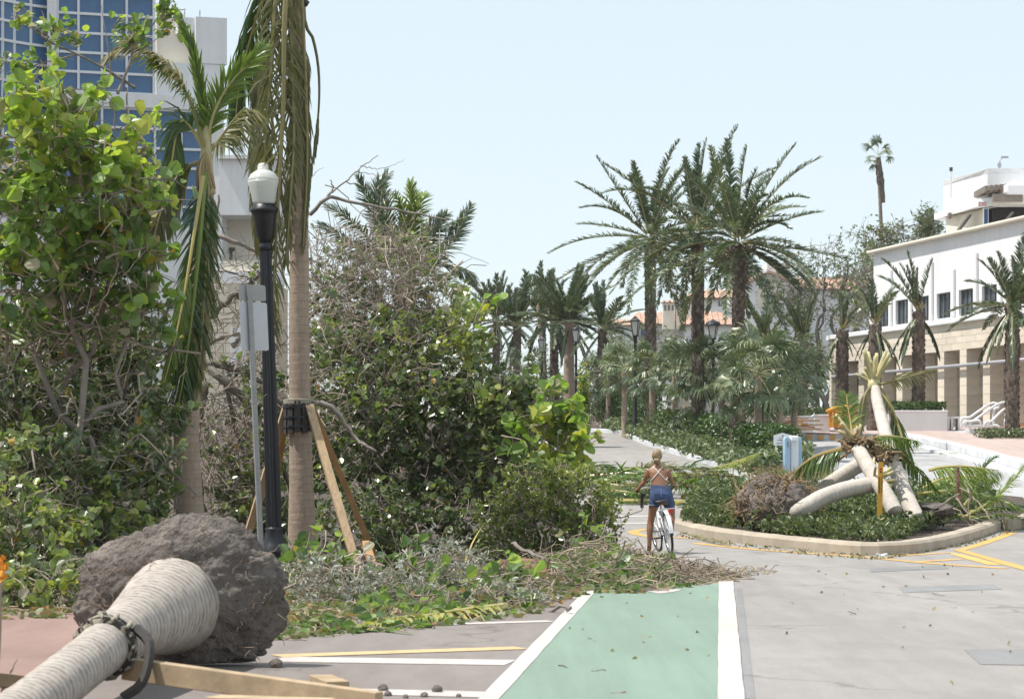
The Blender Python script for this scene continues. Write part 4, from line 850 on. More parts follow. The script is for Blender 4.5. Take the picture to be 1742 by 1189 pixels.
lp('globe_cap', [(0.0, 5.78), (0.222, 5.785), (0.225, 5.80), (0.19, 5.85), (0.185, 5.87), (0.135, 5.905), (0.08, 5.94), (0.078, 5.99), (0.06, 6.03), (0.0, 6.045)], 'globe', 40)
# street sign seen from behind
sg = thing('street_sign', GP(446, 36.5), 'back of a grey parking sign on a perforated steel post beside the lamp', 'sign')
pb, ptp = GP(446, 36.5), W(424.5, 484, 36.5); d = (ptp - pb).normalized(); xs = Vector((0.83, 0.56, 0)); ys_ = d.cross(xs).normalized()
mb = MB(); mb.beam(pb, ptp, 0.045, 0.012, up=ys_); mb.build('post_web', M['galv'], sg)
for o in (-0.03, 0.03):
    mb = MB(); mb.beam(pb + xs * o + ys_ * 0.012, ptp + xs * o + ys_ * 0.012, 0.012, 0.035, up=ys_); mb.build('post_flange', M['galv'], sg)
hm = shared(MB().lathe([(0, -0.002), (0.006, -0.002), (0.006, 0.002), (0, 0.002)], 8, rot=Matrix.Rotation(math.radians(90), 3, 'X')), 'post_hole', M['ink'])
Lp = (ptp - pb).length
for i in range(60):
    m4 = frame(d, ys_).to_4x4(); m4.translation = pb + d * (Lp - 0.05 - i * 0.05) - ys_ * 0.0075 - Vector((0, 0.003, 0)); put('post_hole', hm, sg, m4)
def plate(c, w, h, mat, name):
    r = 0.03; pr = []
    for cx_, cz_, a0 in ((w / 2 - r, h / 2 - r, 0), (-w / 2 + r, h / 2 - r, 90), (-w / 2 + r, -h / 2 + r, 180), (w / 2 - r, -h / 2 + r, 270)):
        pr += [(cx_ + r * math.cos(math.radians(a0 + t)), cz_ + r * math.sin(math.radians(a0 + t))) for t in (0, 30, 60, 90)]
    n = len(pr); V = [c + xs * x + d * z + ys_ * k for k in (0.02, 0.024) for x, z in pr]
    MB().add(V, [tuple(range(n)), tuple(range(n, 2 * n))[::-1]] + [(i, i + n, (i + 1) % n + n, (i + 1) % n) for i in range(n)]).build(name, M[mat], sg)
q = W(430.5, 498, 36.55); plate(q, 0.42, 0.22, 'signback2', 'small_plate'); q = W(433.5, 555, 36.55); plate(q, 0.43, 0.665, 'signback', 'large_plate')
# ---- staked coconut palm (crown above the frame, dead fronds hanging)
DA = 38.3
pa = thing('coconut_palm', GP(515, DA), 'tall coconut palm with timber braces and long dead fronds hanging down its trunk', 'palm tree')
def trunk(ctrl, r, parent, mat='cocobark', n=20, name='trunk', per=0.115):
    P = curve(ctrl, max(30, int(sum((Vector(b) - Vector(a)).length for a, b in zip(ctrl[:-1], ctrl[1:])) / 0.028)))
    L = np.concatenate([[0], np.cumsum(np.linalg.norm(np.diff(P, axis=0), axis=1))]); R = np.interp(L / L[-1], [q[0] for q in r], [q[1] for q in r])
    fr_ = (L / per) % 1.0; R = R * (1 + 0.022 * fr_ - 0.011 + 0.012 * np.sin(L * 2.3))
    mb = MB(); mb.tube(P, R, n, True, lenattr=True, jitter=0.012); return mb.build(name, M[mat], parent, smooth=True)
ctA = [GP(515, DA), W(512, 800, DA), W(509, 600, DA), W(509, 400, DA), W(507, 200, DA), W(502, 0, DA), W(498, -140, DA)]
trunk(ctA, [(0, 0.22), (0.12, 0.175), (0.35, 0.148), (0.7, 0.125), (1, 0.10)], pa)
def fr_obj(parent, ctrl, mat='coco', name='frond', **k):
    mb = MB(); frond(mb, ctrl, **k); return mb.build(name, M[mat], parent)
TA = W(500, -90, DA)
def wl_pts(D, *pp): return [W(x, y, D + (dd[0] if dd else 0)) for x, y, *dd in pp]
sideX = Vector((1, 0.25, 0))
fr_obj(pa, [TA] + wl_pts(DA, (492, -60, -0.3), (484, 40, -0.45), (482, 180, -0.42), (474, 330, -0.4), (466, 470, -0.36), (462, 600, -0.34)), 'cocodry', leaf=0.66, n=125, loss=0.18, r0=0.05, ang=(50, 18), droop=0.5, hang=0.18, wob=0.22, side=sideX, rnd=(0.05, 0.25), bare=0.1, lift=0.3)
fr_obj(pa, [TA] + wl_pts(DA, (488, -70, -0.2), (470, -10, -0.3), (462, 110, -0.35), (450, 270, -0.3), (446, 420, -0.3)), 'cocodry', leaf=0.62, n=115, r0=0.045, ang=(50, 18), droop=0.5, hang=0.25, loss=0.2, wob=0.22, side=sideX, rnd=(0.05, 0.3), bare=0.1, lift=0.3)
fr_obj(pa, [TA] + wl_pts(DA, (470, -60, -0.1), (446, 0, -0.1), (424, 70, 0), (406, 150, 0.1), (400, 215, 0.1)), 'coco', leaf=0.8, n=100, r0=0.04, ang=(52, 18), droop=1.0, hang=0.7, side=Vector((1, 0.6, 0)), rnd=(0.0, 0.15), bare=0.05, lift=0.2)
fr_obj(pa, [TA] + wl_pts(DA, (494, -40, -0.25), (496, 90, -0.3), (500, 230, -0.3), (494, 340, -0.35), (486, 450, -0.3)), 'cocodry', leaf=0.5, n=105, r0=0.045, ang=(42, 16), droop=0.5, hang=0.35, wob=0.16, side=sideX, rnd=(0.1, 0.35), bare=0.15, lift=0.35)
fr_obj(pa, [TA] + wl_pts(DA, (510, -60, -0.2), (516, 60, -0.2), (522, 200, -0.15), (522, 300, -0.15), (516, 420, -0.2)), 'cocodry', leaf=0.42, n=90, loss=0.2, r0=0.04, ang=(34, 12), droop=0.6, hang=0.5, side=sideX, rnd=(0.0, 0.2), bare=0.35, lift=0.3)
fr_obj(pa, [TA] + wl_pts(DA, (476, -50, 0.1), (452, 60, 0.1), (438, 200, 0.1), (436, 330, 0.1), (440, 420, 0.1)), 'cocodry', leaf=0.6, n=95, r0=0.04, ang=(48, 16), droop=0.8, hang=0.9, side=sideX, rnd=(0.1, 0.3), bare=0.3, lift=0.2)
fr_obj(pa, [TA] + wl_pts(DA, (514, -40), (519, 40), (531, 62), (541, 110), (543, 170), (537, 240), (529, 290), (525, 345)), 'cocodry', leaf=0.28, n=26, r0=0.034, ang=(30, 10), droop=1.0, hang=1.2, side=sideX, rnd=(0.0, 0.2), bare=0.66, loss=0.35, rr=0.35)
MB().tube(curve(wl_pts(DA, (516, -5, -0.1), (520, 5, -0.1), (524, 8, -0.1)), 5), 0.05, 6).build('broken_petiole', M['darkmetal'], pa)
# collar blocks, bands and braces
cz0, cz1 = W(0, 735, DA).z, W(0, 684, DA).z; cxA = W(508, 700, DA)
col = MB()
for i in range(12):
    a = i * math.pi / 6; c = Vector((cxA.x + 0.20 * math.cos(a), DA + 0.20 * math.sin(a), (cz0 + cz1) / 2 + random.uniform(-0.02, 0.02)))
    MB().box(c, (0.045, 0.085, cz1 - cz0), Matrix.Rotation(a, 3, 'Z')).build('collar_batten', M['strapmat'], pa)
for z in (cz1 - 0.07, cz1 - 0.22, cz0 + 0.08):
    MB().lathe([(0.222, -0.015), (0.236, -0.015), (0.236, 0.015), (0.222, 0.015)], 24, (cxA.x, DA, z)).build('steel_band', M['black'], pa)
MB().lathe([(0.15, 0), (0.225, 0), (0.225, 0.07), (0.15, 0.08)], 20, (cxA.x, DA, cz1 - 0.03)).build('burlap_wrap', M['burlap'], pa)
def brace(top, foot, label, mat='lumber', w=0.10, h=0.14):
    t = thing('timber_brace', foot, label, 'timber'); MB().beam(top, foot, w, h, up=(1, 0.2, 0), rnd=random.random()).build('timber', M[mat], t, bevel=0.006)
    MB().beam(top + Vector((0, -0.08, -0.05)), top + Vector((0.05, -0.075, -0.12)), 0.02, 0.02).build('nail_plate', M['galv'], t)
brace(W(526, 690, DA - 0.15), GP(607, 37.2), 'pale timber brace propped against the right side of the staked coconut palm', 'lumber', 0.085, 0.115)
brace(W(531, 692, DA + 0.18), GP(640, 39.3), 'darker orange timber brace just behind the pale brace of the staked palm', 'lumberdark', 0.085, 0.09)
brace(W(488, 692, DA + 0.02), GP(408, 39.0), 'pale timber brace between the lamp post and the staked palm', 'lumber', 0.085, 0.115)
brace(W(487, 700, DA + 0.2), GP(446, 40.0), 'orange timber brace behind the lamp post', 'lumberdark', 0.10, 0.10)
# ---- second coconut palm with a small ragged crown
DB = 34.3
pbm = thing('coconut_palm', GP(322, DB), 'shorter coconut palm with a ragged bright green crown behind the uprooted root ball', 'palm tree')
ctB = [GP(324, DB), W(320, 840, DB), W(317, 720, DB), W(330, 560, DB), W(344, 420, DB), W(350, 300, DB)]
trunk(ctB, [(0, 0.23), (0.2, 0.185), (0.45, 0.165), (0.8, 0.14), (1, 0.11)], pbm)
CB = W(350, 285, DB); fx = Vector((1, 0.1, 0))
mb = MB(); mb.tube(curve([W(350, 330, DB), W(350, 290, DB), W(351, 255, DB), W(349, 215, DB)], 10), [0.13, 0.125, 0.11, 0.10, 0.09, 0.085, 0.07, 0.06, 0.05, 0.04], 10, rnd=0.6); mb.build('crownshaft', M['stem'], pbm, smooth=True)
for i in range(7):
    x = 336 + i * 5; mb = MB(); mb.tube(curve(wl_pts(DB - 0.12, (350, 260), (346 + (x - 350) * 0.6, 285), (x, 330 + random.uniform(-10, 30))), 8), [0.02, 0.025, 0.03, 0.03, 0.03, 0.025, 0.02, 0.012], 5, rnd=random.random()); mb.build('dead_sheath', M['stem' if i % 2 else 'fibre'], pbm)
C0 = lambda x, y, dd=0: W(x, y, DB + dd)
fr_obj(pbm, [C0(350, 250), C0(347, 200), C0(340, 150), C0(330, 100), C0(316, 62), C0(302, 34), C0(298, 22)], 'coco', leaf=0.34, n=90, r0=0.035, ang=(20, 8), droop=0.1, hang=-0.25, side=fx, rnd=(0.38, 0.5), bare=0.1, lift=0.35)
fr_obj(pbm, [C0(352, 250), C0(362, 200), C0(380, 160), C0(402, 130), C0(425, 108), C0(445, 82, 0.1)], 'coco', leaf=0.38, n=95, loss=0.12, r0=0.035, ang=(40, 18), droop=0.25, side=fx, rnd=(0.42, 0.62), bare=0.08, lift=0.2)
fr_obj(pbm, [C0(346, 250), C0(336, 205), C0(318, 160), C0(296, 130), C0(270, 112), C0(238, 82, -0.2), C0(205, 70, -0.3)], 'coco', leaf=0.46, n=95, loss=0.2, r0=0.035, ang=(66, 30), droop=0.9, side=None, rnd=(0.3, 0.55), bare=0.1, lift=0.1)
fr_obj(pbm, [C0(346, 250, -0.1), C0(322, 170, -0.15), C0(290, 118, -0.2), C0(252, 90, -0.25), C0(215, 82, -0.3), C0(182, 100, -0.3)], 'cocodry', leaf=0.5, n=85, loss=0.1, r0=0.03, ang=(62, 26), droop=0.7, side=None, rnd=(0.6, 0.78), bare=0.35, lift=0.05)  # white sheen put into the pale leaflet colour of this frond
fr_obj(pbm, [C0(346, 255), C0(330, 225), C0(312, 205), C0(300, 230), C0(292, 280), C0(286, 330)], 'coco', leaf=0.55, n=80, r0=0.03, ang=(40, 14), droop=0.8, hang=0.6, side=fx, rnd=(0.0, 0.25), bare=0.2, lift=0.2)
fr_obj(pbm, [C0(350, 290, -0.1), C0(346, 330, -0.2), C0(338, 430, -0.28), C0(326, 540, -0.3), C0(312, 640, -0.3), C0(300, 705, -0.32)], 'coco', leaf=0.68, n=120, r0=0.042, ang=(46, 26), droop=0.4, hang=0.2, side=fx, rnd=(0.0, 0.05), wob=0.15, bare=0.08, lift=0.3, rr=0.6)  # deep shade put into the leaflet colour, kept at the darkest green
fr_obj(pbm, [C0(352, 290, -0.1), C0(354, 340, -0.15), C0(350, 450, -0.2), C0(344, 560, -0.24), C0(336, 660, -0.22)], 'cocodry', leaf=0.48, n=95, r0=0.036, ang=(36, 14), droop=0.5, hang=0.4, wob=0.2, side=fx, rnd=(0.35, 0.6), bare=0.1, lift=0.3)
fr_obj(pbm, [C0(344, 275, 0.1), C0(318, 285, 0.15), C0(290, 320, 0.2), C0(268, 380, 0.2), C0(256, 440, 0.2)], 'cocodry', leaf=0.6, n=85, r0=0.032, ang=(46, 16), droop=0.7, hang=0.3, side=fx, rnd=(0.0, 0.25), bare=0.1, lift=0.15)
fr_obj(pbm, [C0(356, 260), C0(375, 235, 0.2), C0(398, 205, 0.3), C0(420, 185, 0.3), C0(432, 220, 0.3)], 'cocodry', leaf=0.62, n=75, r0=0.03, ang=(60, 20), droop=1.0, hang=0.6, side=None, rnd=(0.25, 0.5), bare=0.15, lift=0.0)
fr_obj(pbm, [C0(346, 300, -0.2), C0(330, 400, -0.3), C0(310, 520, -0.33), C0(290, 610, -0.35), C0(276, 660, -0.36)], 'coco', leaf=0.42, n=80, r0=0.03, ang=(44, 18), droop=0.6, hang=0.4, side=fx, rnd=(0.5, 0.72), bare=0.45, lift=0.2)
# ---- uprooted coconut palm in the foreground
fpalm = thing('uprooted_palm', (-2.45, 19.3, 0), 'uprooted pale coconut palm trunk lying towards the camera with a huge grey root ball', 'palm tree')
ax0, ax1 = Vector((-2.53, 19.45, 0.46)), Vector((-2.70, 12.6, 0.15)); dr_ = (ax1 - ax0).normalized()
ctF = [ax0 + dr_ * t + Vector((0, 0, 0.03 * math.sin(t * 0.9))) for t in (-0.4, 0.2, 0.7, 1.3, 2.2, 3.4, 5.0, 7.0)]
def trunkF():
    P = curve(ctF, 420); L = np.concatenate([[0], np.cumsum(np.linalg.norm(np.diff(P, axis=0), axis=1))])
    R = np.interp(L, [0, 0.5, 1.0, 1.5, 2.1, 2.7, 4.0, 7.5], [0.365, 0.325, 0.28, 0.238, 0.19, 0.165, 0.152, 0.14]); per = 0.085
    R = R * (1 + 0.014 * ((L / per + 0.4 * np.sin(L * 2.7)) % 1.0) + 0.012 * np.sin(L * 3.1))
    return MB().tube(P, R, 40, True, lenattr=True, jitter=0.02)
trunkF().build('trunk', M['cocopale'], fpalm, smooth=True)
def rootball(parent, c, r, axis, mat, name='root_ball', seed=0, sub=5, rough=0.16, squash=0.55, flatten=None, crumb=0.025):
    bm = bmesh.new(); bmesh.ops.create_icosphere(bm, subdivisions=sub, radius=1.0)
    from mathutils import noise as mn
    ax = Vector(axis).normalized(); rot = frame(ax).to_4x4()
    for v in bm.verts:
        p = v.co.copy(); o = Vector((seed * 3.1, seed * 1.7, seed)); n1 = mn.fractal(p * 1.4 + o, 0.9, 2.1, 5) ; n2 = mn.fractal(p * 4.2 + o, 0.8, 2.2, 4); n3 = mn.noise(p * 16 + o)
        k = 1 + rough * n1 + rough * 0.5 * n2 + crumb * n3 + crumb * 0.5 * mn.noise(p * 37 + o)
        q = Vector((p.x * k, p.y * k * squash, p.z * k)); q = rot @ q; v.co = Vector((q.x * r[0], q.y * r[1], q.z * r[2])) + Vector(c)
        if flatten is not None and v.co.z < flatten: v.co.z = flatten + (v.co.z - flatten) * 0.08
    mb = MB(); mb.add([v.co[:] for v in bm.verts], [tuple(v.index for v in f.verts) for f in bm.faces], [0.5 + 0.5 * mn.noise(v.co * 3) for v in bm.verts]); bm.free()
    return mb.build(name, M[mat], parent, smooth=True)
M['rootsoil'] = solid('root_ball_soil', (0.175, 0.15, 0.132), 0.97, var=0.5, scale=3.2, bmp=1.0, rndvar=0.3, bdist=0.06)
rootball(fpalm, ax0 - dr_ * 0.15 + Vector((0.04, 0.25, 0.03)), (0.75, 0.75, 0.59), dr_, 'rootsoil', seed=2, rough=0.15, squash=0.34, flatten=0.03, sub=6, crumb=0.045)
M['rootfib'] = solid('dark_root_fibre', (0.17, 0.125, 0.09), 0.95, var=0.3, scale=8, bmp=0.2, rndvar=0.4)
rt = MB()
for i in range(130):
    a = RNG.uniform(0, 2 * math.pi); rr_ = RNG.uniform(0.36, 0.74); p = np.array([ax0.x + 0.1 + rr_ * math.cos(a), ax0.y + 0.15 + RNG.uniform(-0.35, 0.25), ax0.z + 0.02 + 0.78 * rr_ * math.sin(a)])
    if p[2] < 0.08: continue
    rt.tube(crooked(p, p + RNG.normal(size=3) * 0.09 + np.array([0.03 * math.cos(a), -0.03, 0.02]), 4, 0.3), [0.004, 0.0035, 0.003, 0.0015], 4, False, rnd=RNG.random())
rt.build('root_fibres', M['rootfib'], fpalm, kind='stuff')
# its collar, strap and torn-off braces
cc = Vector(ctF[4]) ; k_ = Vector(curve(ctF, 420)[172]); rotc = frame(dr_)
rc = rotc @ Matrix.Rotation(math.radians(-90), 3, 'X')
bw_ = MB().lathe([(0.15, -0.07), (0.190, -0.07), (0.197, 0.0), (0.190, 0.07), (0.15, 0.07)], 26, tuple(k_), rc).build('burlap_wrap', M['burlap'], fpalm, smooth=True); raw = bw_.data
for v_ in raw.vertices: v_.co += Vector(RNG.normal(size=3)) * 0.012
for o in (-0.05, 0.05): MB().lathe([(0.187, -0.018), (0.202, -0.018), (0.202, 0.018), (0.187, 0.018)], 26, tuple(k_ + dr_ * o), rc).build('strap', M['strapmat'], fpalm)
for i in range(16):
    a = 0.4 + i * 0.39; rv = rotc @ Vector((math.cos(a), 0, math.sin(a))); MB().tube(crooked(k_ + rv * 0.197 - dr_ * 0.09, k_ + rv * 0.197 + dr_ * 0.10, 6, 0.2), [0.008, 0.014, 0.018, 0.015, 0.012, 0.006], 7, rnd=RNG.random()).build('burlap_fold', M['burlap'], fpalm, smooth=True)
mb = MB(); mb.tube(curve([k_ + Vector((0.2, 0, 0.12)), k_ + Vector((0.30, -0.1, 0.02)), k_ + Vector((0.27, -0.2, -0.2)), k_ + Vector((0.15, -0.25, -0.3))], 12), 0.035, 6); mb.build('loose_strap', M['strapmat'], fpalm)
def timber(name, a, b, w, h, mat, label, up=(0, 0, 1)): return MB().beam(a, b, w, h, up=up, rnd=random.random()).build(name, M[mat], bevel=0.006, label=label, cat='timber')
timber('timber_beam', W(214, 1136, 16.9), W(645, 1196, 16.0), 0.09, 0.14, 'lumberold', 'long weathered timber beam lashed to the uprooted palm and pointing at the bike lane')
timber('timber_beam', W(-40, 1152, 17.0), W(82, 1166, 17.6), 0.14, 0.09, 'lumberold', 'short timber beam end lying on the red pavement left of the fallen trunk')
timber('timber_beam', W(362, 1190, 15.5), W(560, 1196, 15.2), 0.18, 0.05, 'lumberold', 'pale board lying flat on the ground beneath the long beam')
timber('timber_offcut', G(545, 1160, 0.03), G(575, 1172, 0.03), 0.16, 0.05, 'lumberold', 'small pale timber offcut on the asphalt behind the long beam')
def stone(p, r, label, mat='rootsoil'):
    rootball(None, p, (r, r, r * 0.8), (0, 0, 1), mat, 'clod', seed=random.random() * 9, sub=3, squash=0.9)
for i, (x, y, r) in enumerate(((652, 1176, 0.035), (744, 1178, 0.035), (660, 1184, 0.025), (690, 1188, 0.02), (722, 1186, 0.025), (780, 1186, 0.018), (470, 1136, 0.05))):
    p = G(x, y); o = rootball(None, (p.x, p.y, p.z + r * 0.6), (r, r, r), (0, 0, 1), 'rootsoil', 'soil_clod', seed=i, sub=3, squash=0.9); tag(o, 'small dark soil clod on the road by the end of the long timber beam', 'soil clod', 'soil clods by the timber beam')
mb = MB(); mb.tube(crooked(G(4, 1190, 0.05), W(30, 1120, 17.2), 7, 0.08), [0.012, 0.011, 0.01, 0.008, 0.006, 0.005, 0.003], 5); mb.build('dry_stalk', M['twig'], label='thin dark stalk sticking up from the red pavement at the left edge', cat='stalk')
mb = MB(); L = [[], [], [], [], []]
for i in range(26):
    p = W(3 + RNG.normal() * 5, 968 + RNG.normal() * 14, 17 + RNG.normal() * 0.05); L[0].append(p[:]); L[1].append(RNG.normal(size=3)); L[2].append(RNG.normal(size=3)); L[3].append(0.05)
leaves(mb, L[0], L[1], L[2], L[3], 0.8)
M['flower'] = solid('orange_petals', (0.70, 0.26, 0.01), 0.5, var=0.2, scale=8, bmp=0.1)
fw = thing('orange_plant', G(2, 1189), 'blurred orange leaves on a thin stalk at the left edge of the pavement', 'plant'); mb.build('petals', M['flower'], fw, kind='stuff')
mb = MB(); mb.tube(curve([G(-6, 1187), W(0, 1080, 17.1), W(2, 975, 17)], 8), 0.008, 5); mb.build('stalk', M['twig'], fw)
# ------------------------------------------------------------------ sea grape trees
def blob(tm, px, py, D, rx, ry, rz, n, length, lp, ls, **k):
    s = D / FPX; return twigs(tm, W(px, py, D), (rx * s, rz, ry * s), n, length, k.pop('r0', 0.010), lp, ls, **k)
def limbs(parent, base, ends, r0, wob=0.16, name='trunk', mat='bark', kids=3):
    """trunk and crooked limbs out to the clumps"""
    for i, e in enumerate(ends):
        mb = MB(); P = crooked(base, e, 14, wob); mb.tube(P, np.linspace(r0, r0 * 0.22, 14), 8, True, rnd=RNG.random(), jitter=0.05)
        for _ in range(kids):
            j = RNG.integers(5, 13); q = P[j] + RNG.normal(size=3) * np.array([0.9, 0.7, 0.8]); mb.tube(crooked(P[j], q, 9, 0.2), np.linspace(r0 * 0.3, r0 * 0.08, 9), 5, True, rnd=RNG.random())
        mb.build(name if i == 0 else 'limb', M[mat], parent, smooth=True)
def tangle(tm, px, py, D, rx, ry, rz, n, L=(0.6, 1.8), r=(0.008, 0.02), up=0.0):
    s = D / FPX
    for i in range(n):
        c = np.array(tuple(W(px, py, D))) + in_ell(1)[0] * np.array([rx * s, rz, ry * s]); d = unit(RNG.normal(size=3) * np.array([1, 0.7, 0.75]) + np.array([0, 0, up])); l = RNG.uniform(*L)
        rr = RNG.uniform(*r); P = crooked(c - d * l / 2, c + d * l / 2, 9, 0.22, RNG.uniform(-0.15, 0.2)); P[:, 2] = np.maximum(P[:, 2], 0.05); tm.tube(P, np.linspace(rr, rr * 0.4, 9), 5, False, rnd=RNG.random())
# tree with the big bright leaves at the upper left
t1 = thing('sea_grape_tree', GP(120, 31.5), 'sea grape tree with large bright round leaves in front of the glass tower', 'tree')
limbs(t1, GP(150, 32), [W(60, 230, 30.3), W(170, 250, 30.3), W(215, 150, 30.5), W(40, 420, 30.5), W(230, 400, 30.8)], 0.055)
tm = MB(); L1 = []
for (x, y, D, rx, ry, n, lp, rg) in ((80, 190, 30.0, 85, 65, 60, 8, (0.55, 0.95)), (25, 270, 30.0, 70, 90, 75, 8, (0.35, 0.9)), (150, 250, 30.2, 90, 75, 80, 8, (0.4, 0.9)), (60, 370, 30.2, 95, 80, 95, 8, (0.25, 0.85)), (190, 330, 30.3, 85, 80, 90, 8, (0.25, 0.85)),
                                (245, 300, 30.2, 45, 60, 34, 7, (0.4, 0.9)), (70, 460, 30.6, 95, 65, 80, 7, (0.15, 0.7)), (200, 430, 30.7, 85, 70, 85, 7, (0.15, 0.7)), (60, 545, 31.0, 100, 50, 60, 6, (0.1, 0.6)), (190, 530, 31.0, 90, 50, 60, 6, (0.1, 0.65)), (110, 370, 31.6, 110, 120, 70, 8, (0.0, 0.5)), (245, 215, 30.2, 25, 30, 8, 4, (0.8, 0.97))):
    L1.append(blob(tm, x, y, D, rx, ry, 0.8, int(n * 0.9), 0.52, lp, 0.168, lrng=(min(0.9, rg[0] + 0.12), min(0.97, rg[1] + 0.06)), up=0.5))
tm.build('twigs', M['twig'], t1, kind='stuff')
tb_ = MB(); L1b = []
for path, w in (([(230, 150), (180, 118), (130, 92), (85, 72), (50, 45), (30, 28)], 0.022), ([(200, 160), (220, 110), (232, 70), (262, 40), (278, 10), (300, -10)], 0.02), ([(190, 150), (185, 90), (172, 10)], 0.012), ([(85, 72), (75, 60), (72, 48)], 0.008), ([(240, 85), (262, 70), (288, 48)], 0.009), ([(130, 92), (105, 100), (70, 108), (10, 130)], 0.012)):
    P = curve([W(x, y, 30.4 + 0.1 * random.random()) for x, y in path], 16); tb_.tube(P, np.linspace(w, w * 0.3, 16), 6, False, rnd=random.random())
tb_.build('bare_branch', M['bark'], t1, smooth=True); tm = MB()
for (x, y, rx, ry, n) in ((35, 28, 20, 14, 10), (75, 50, 25, 16, 12), (105, 55, 14, 20, 9), (130, 68, 16, 12, 8), (215, 45, 28, 30, 26), (270, 28, 34, 26, 26), (232, 60, 26, 20, 18), (10, 105, 30, 25, 14), (45, 115, 24, 20, 14), (170, 150, 20, 14, 8), (100, 100, 12, 10, 6), (288, 30, 20, 20, 8)):
    L1b.append(blob(tm, x, y, 30.4, rx, ry, 0.2, n, 0.22, 5, 0.095, lrng=(0.2, 0.8), r0=0.006))
tm.build('twigs', M['twig'], t1, kind='stuff')
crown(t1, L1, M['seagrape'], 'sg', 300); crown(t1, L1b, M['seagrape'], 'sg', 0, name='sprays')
# thicket at the lower left
t2 = thing('sea_grape_tree', GP(90, 31.0), 'toppled sea grape thicket with tangled bare branches at the lower left', 'tree')
limbs(t2, GP(260, 34.5), [W(0, 560, 32), W(20, 690, 31), W(60, 800, 29.5), W(280, 560, 34), W(120, 620, 32.5)], 0.05, 0.12)
tm = MB(); L2 = []
for (x, y, D, rx, ry, n, lp, rg) in ((60, 580, 32.6, 95, 55, 100, 7, (0.1, 0.7)), (200, 580, 33.4, 90, 60, 100, 7, (0.1, 0.7)), (60, 690, 31.8, 100, 70, 140, 7, (0.1, 0.7)), (210, 690, 33.2, 90, 70, 120, 7, (0.05, 0.65)), (55, 800, 30.6, 100, 70, 130, 7, (0.1, 0.75)), (210, 800, 32.4, 90, 75, 120, 7, (0.1, 0.7)),
                                 (50, 905, 29.3, 95, 75, 140, 7, (0.2, 0.85)), (190, 900, 31.0, 90, 75, 120, 7, (0.2, 0.8)), (80, 990, 27.6, 110, 40, 120, 6, (0.2, 0.8)), (120, 700, 34.8, 200, 150, 190, 8, (0.0, 0.4)), (120, 880, 33.2, 190, 110, 170, 8, (0.0, 0.4)), (-20, 720, 33, 70, 260, 100, 7, (0.0, 0.5))):
    L2.append(blob(tm, x, y, D, rx, ry, 0.8, int(n * 1.5), 0.48, lp + 3, 0.112, lrng=(rg[0] + 0.1, rg[1] + 0.1), r0=0.0065, up=0.25, zmin=0.03))
tangle(tm, 130, 720, 31.5, 170, 300, 1.0, 80, (0.6, 1.8), (0.005, 0.016)); tangle(tm, 120, 540, 31.5, 150, 70, 0.8, 40)
tm.build('twigs', M['twig'], t2, kind='stuff'); crown(t2, L2, M['sgdull'], 'sgd', 300)
# bare broken tree in the middle
t3 = thing('broken_tree', GP(400, 40.5), 'broken grey tree with mostly bare limbs between the two coconut palms', 'tree')
tb_ = []
for i, (path, w) in enumerate((([(345, 620), (385, 650), (430, 700), (470, 770), (500, 850)], 0.075), ([(340, 615), (380, 622), (430, 640), (480, 690)], 0.06), ([(350, 545), (390, 510), (440, 470), (480, 440)], 0.055), ([(350, 390), (390, 408), (430, 425), (470, 440)], 0.045), ([(385, 650), (400, 730), (430, 800), (460, 830)], 0.035),
                ([(345, 590), (390, 570), (440, 570), (470, 560)], 0.04), ([(352, 460), (400, 465), (440, 480)], 0.02), ([(372, 330), (368, 400), (372, 470), (362, 540)], 0.018), ([(395, 590), (440, 560), (470, 545)], 0.05), ([(500, 680), (560, 690), (600, 740), (640, 770)], 0.05), ([(345, 650), (330, 760), (345, 880), (370, 960)], 0.10))):
    P = curve([W(x, y, 39.6 + 0.3 * random.random()) for x, y in path], 20); P += RNG.normal(size=P.shape) * 0.012; mb = MB(); mb.tube(P, np.linspace(w, w * 0.45, 20), 8, True, rnd=random.random())
    mb.build('trunk' if i == 10 else 'limb', M['bark'], t3, smooth=True)
tm = MB(); L3 = []
tangle(tm, 400, 780, 39.8, 80, 130, 0.8, 240, (0.3, 1.1), (0.004, 0.012)); tangle(tm, 440, 720, 40.2, 70, 160, 0.5, 120, (0.3, 1.2), (0.004, 0.012)); tangle(tm, 410, 540, 39.8, 70, 140, 0.5, 85, (0.3, 1.2), (0.004, 0.013)); tangle(tm, 430, 640, 40, 90, 90, 0.6, 50, (0.3, 1.1), (0.004, 0.012))
for (x, y, rx, ry, n) in ((385, 830, 60, 80, 70), (440, 880, 60, 70, 60), (470, 740, 40, 60, 30), (400, 900, 80, 50, 60), (430, 830, 50, 50, 24), (350, 700, 20, 70, 16), (450, 700, 40, 70, 14), (440, 480, 30, 40, 8), (420, 640, 50, 60, 24), (400, 780, 60, 70, 44), (460, 820, 40, 80, 40), (560, 520, 40, 60, 20), (480, 900, 40, 50, 40), (400, 960, 70, 30, 50), (560, 620, 40, 60, 20)):
    L3.append(blob(tm, x, y, 39.6, rx, ry, 0.6, n, 0.45, 5, 0.115, lrng=(0.15, 0.8), zmin=0.03, r0=0.007))
tm.build('twigs', M['twig'], t3, kind='stuff'); crown(t3, L3, M['sgdull'], 'sgd', 120)
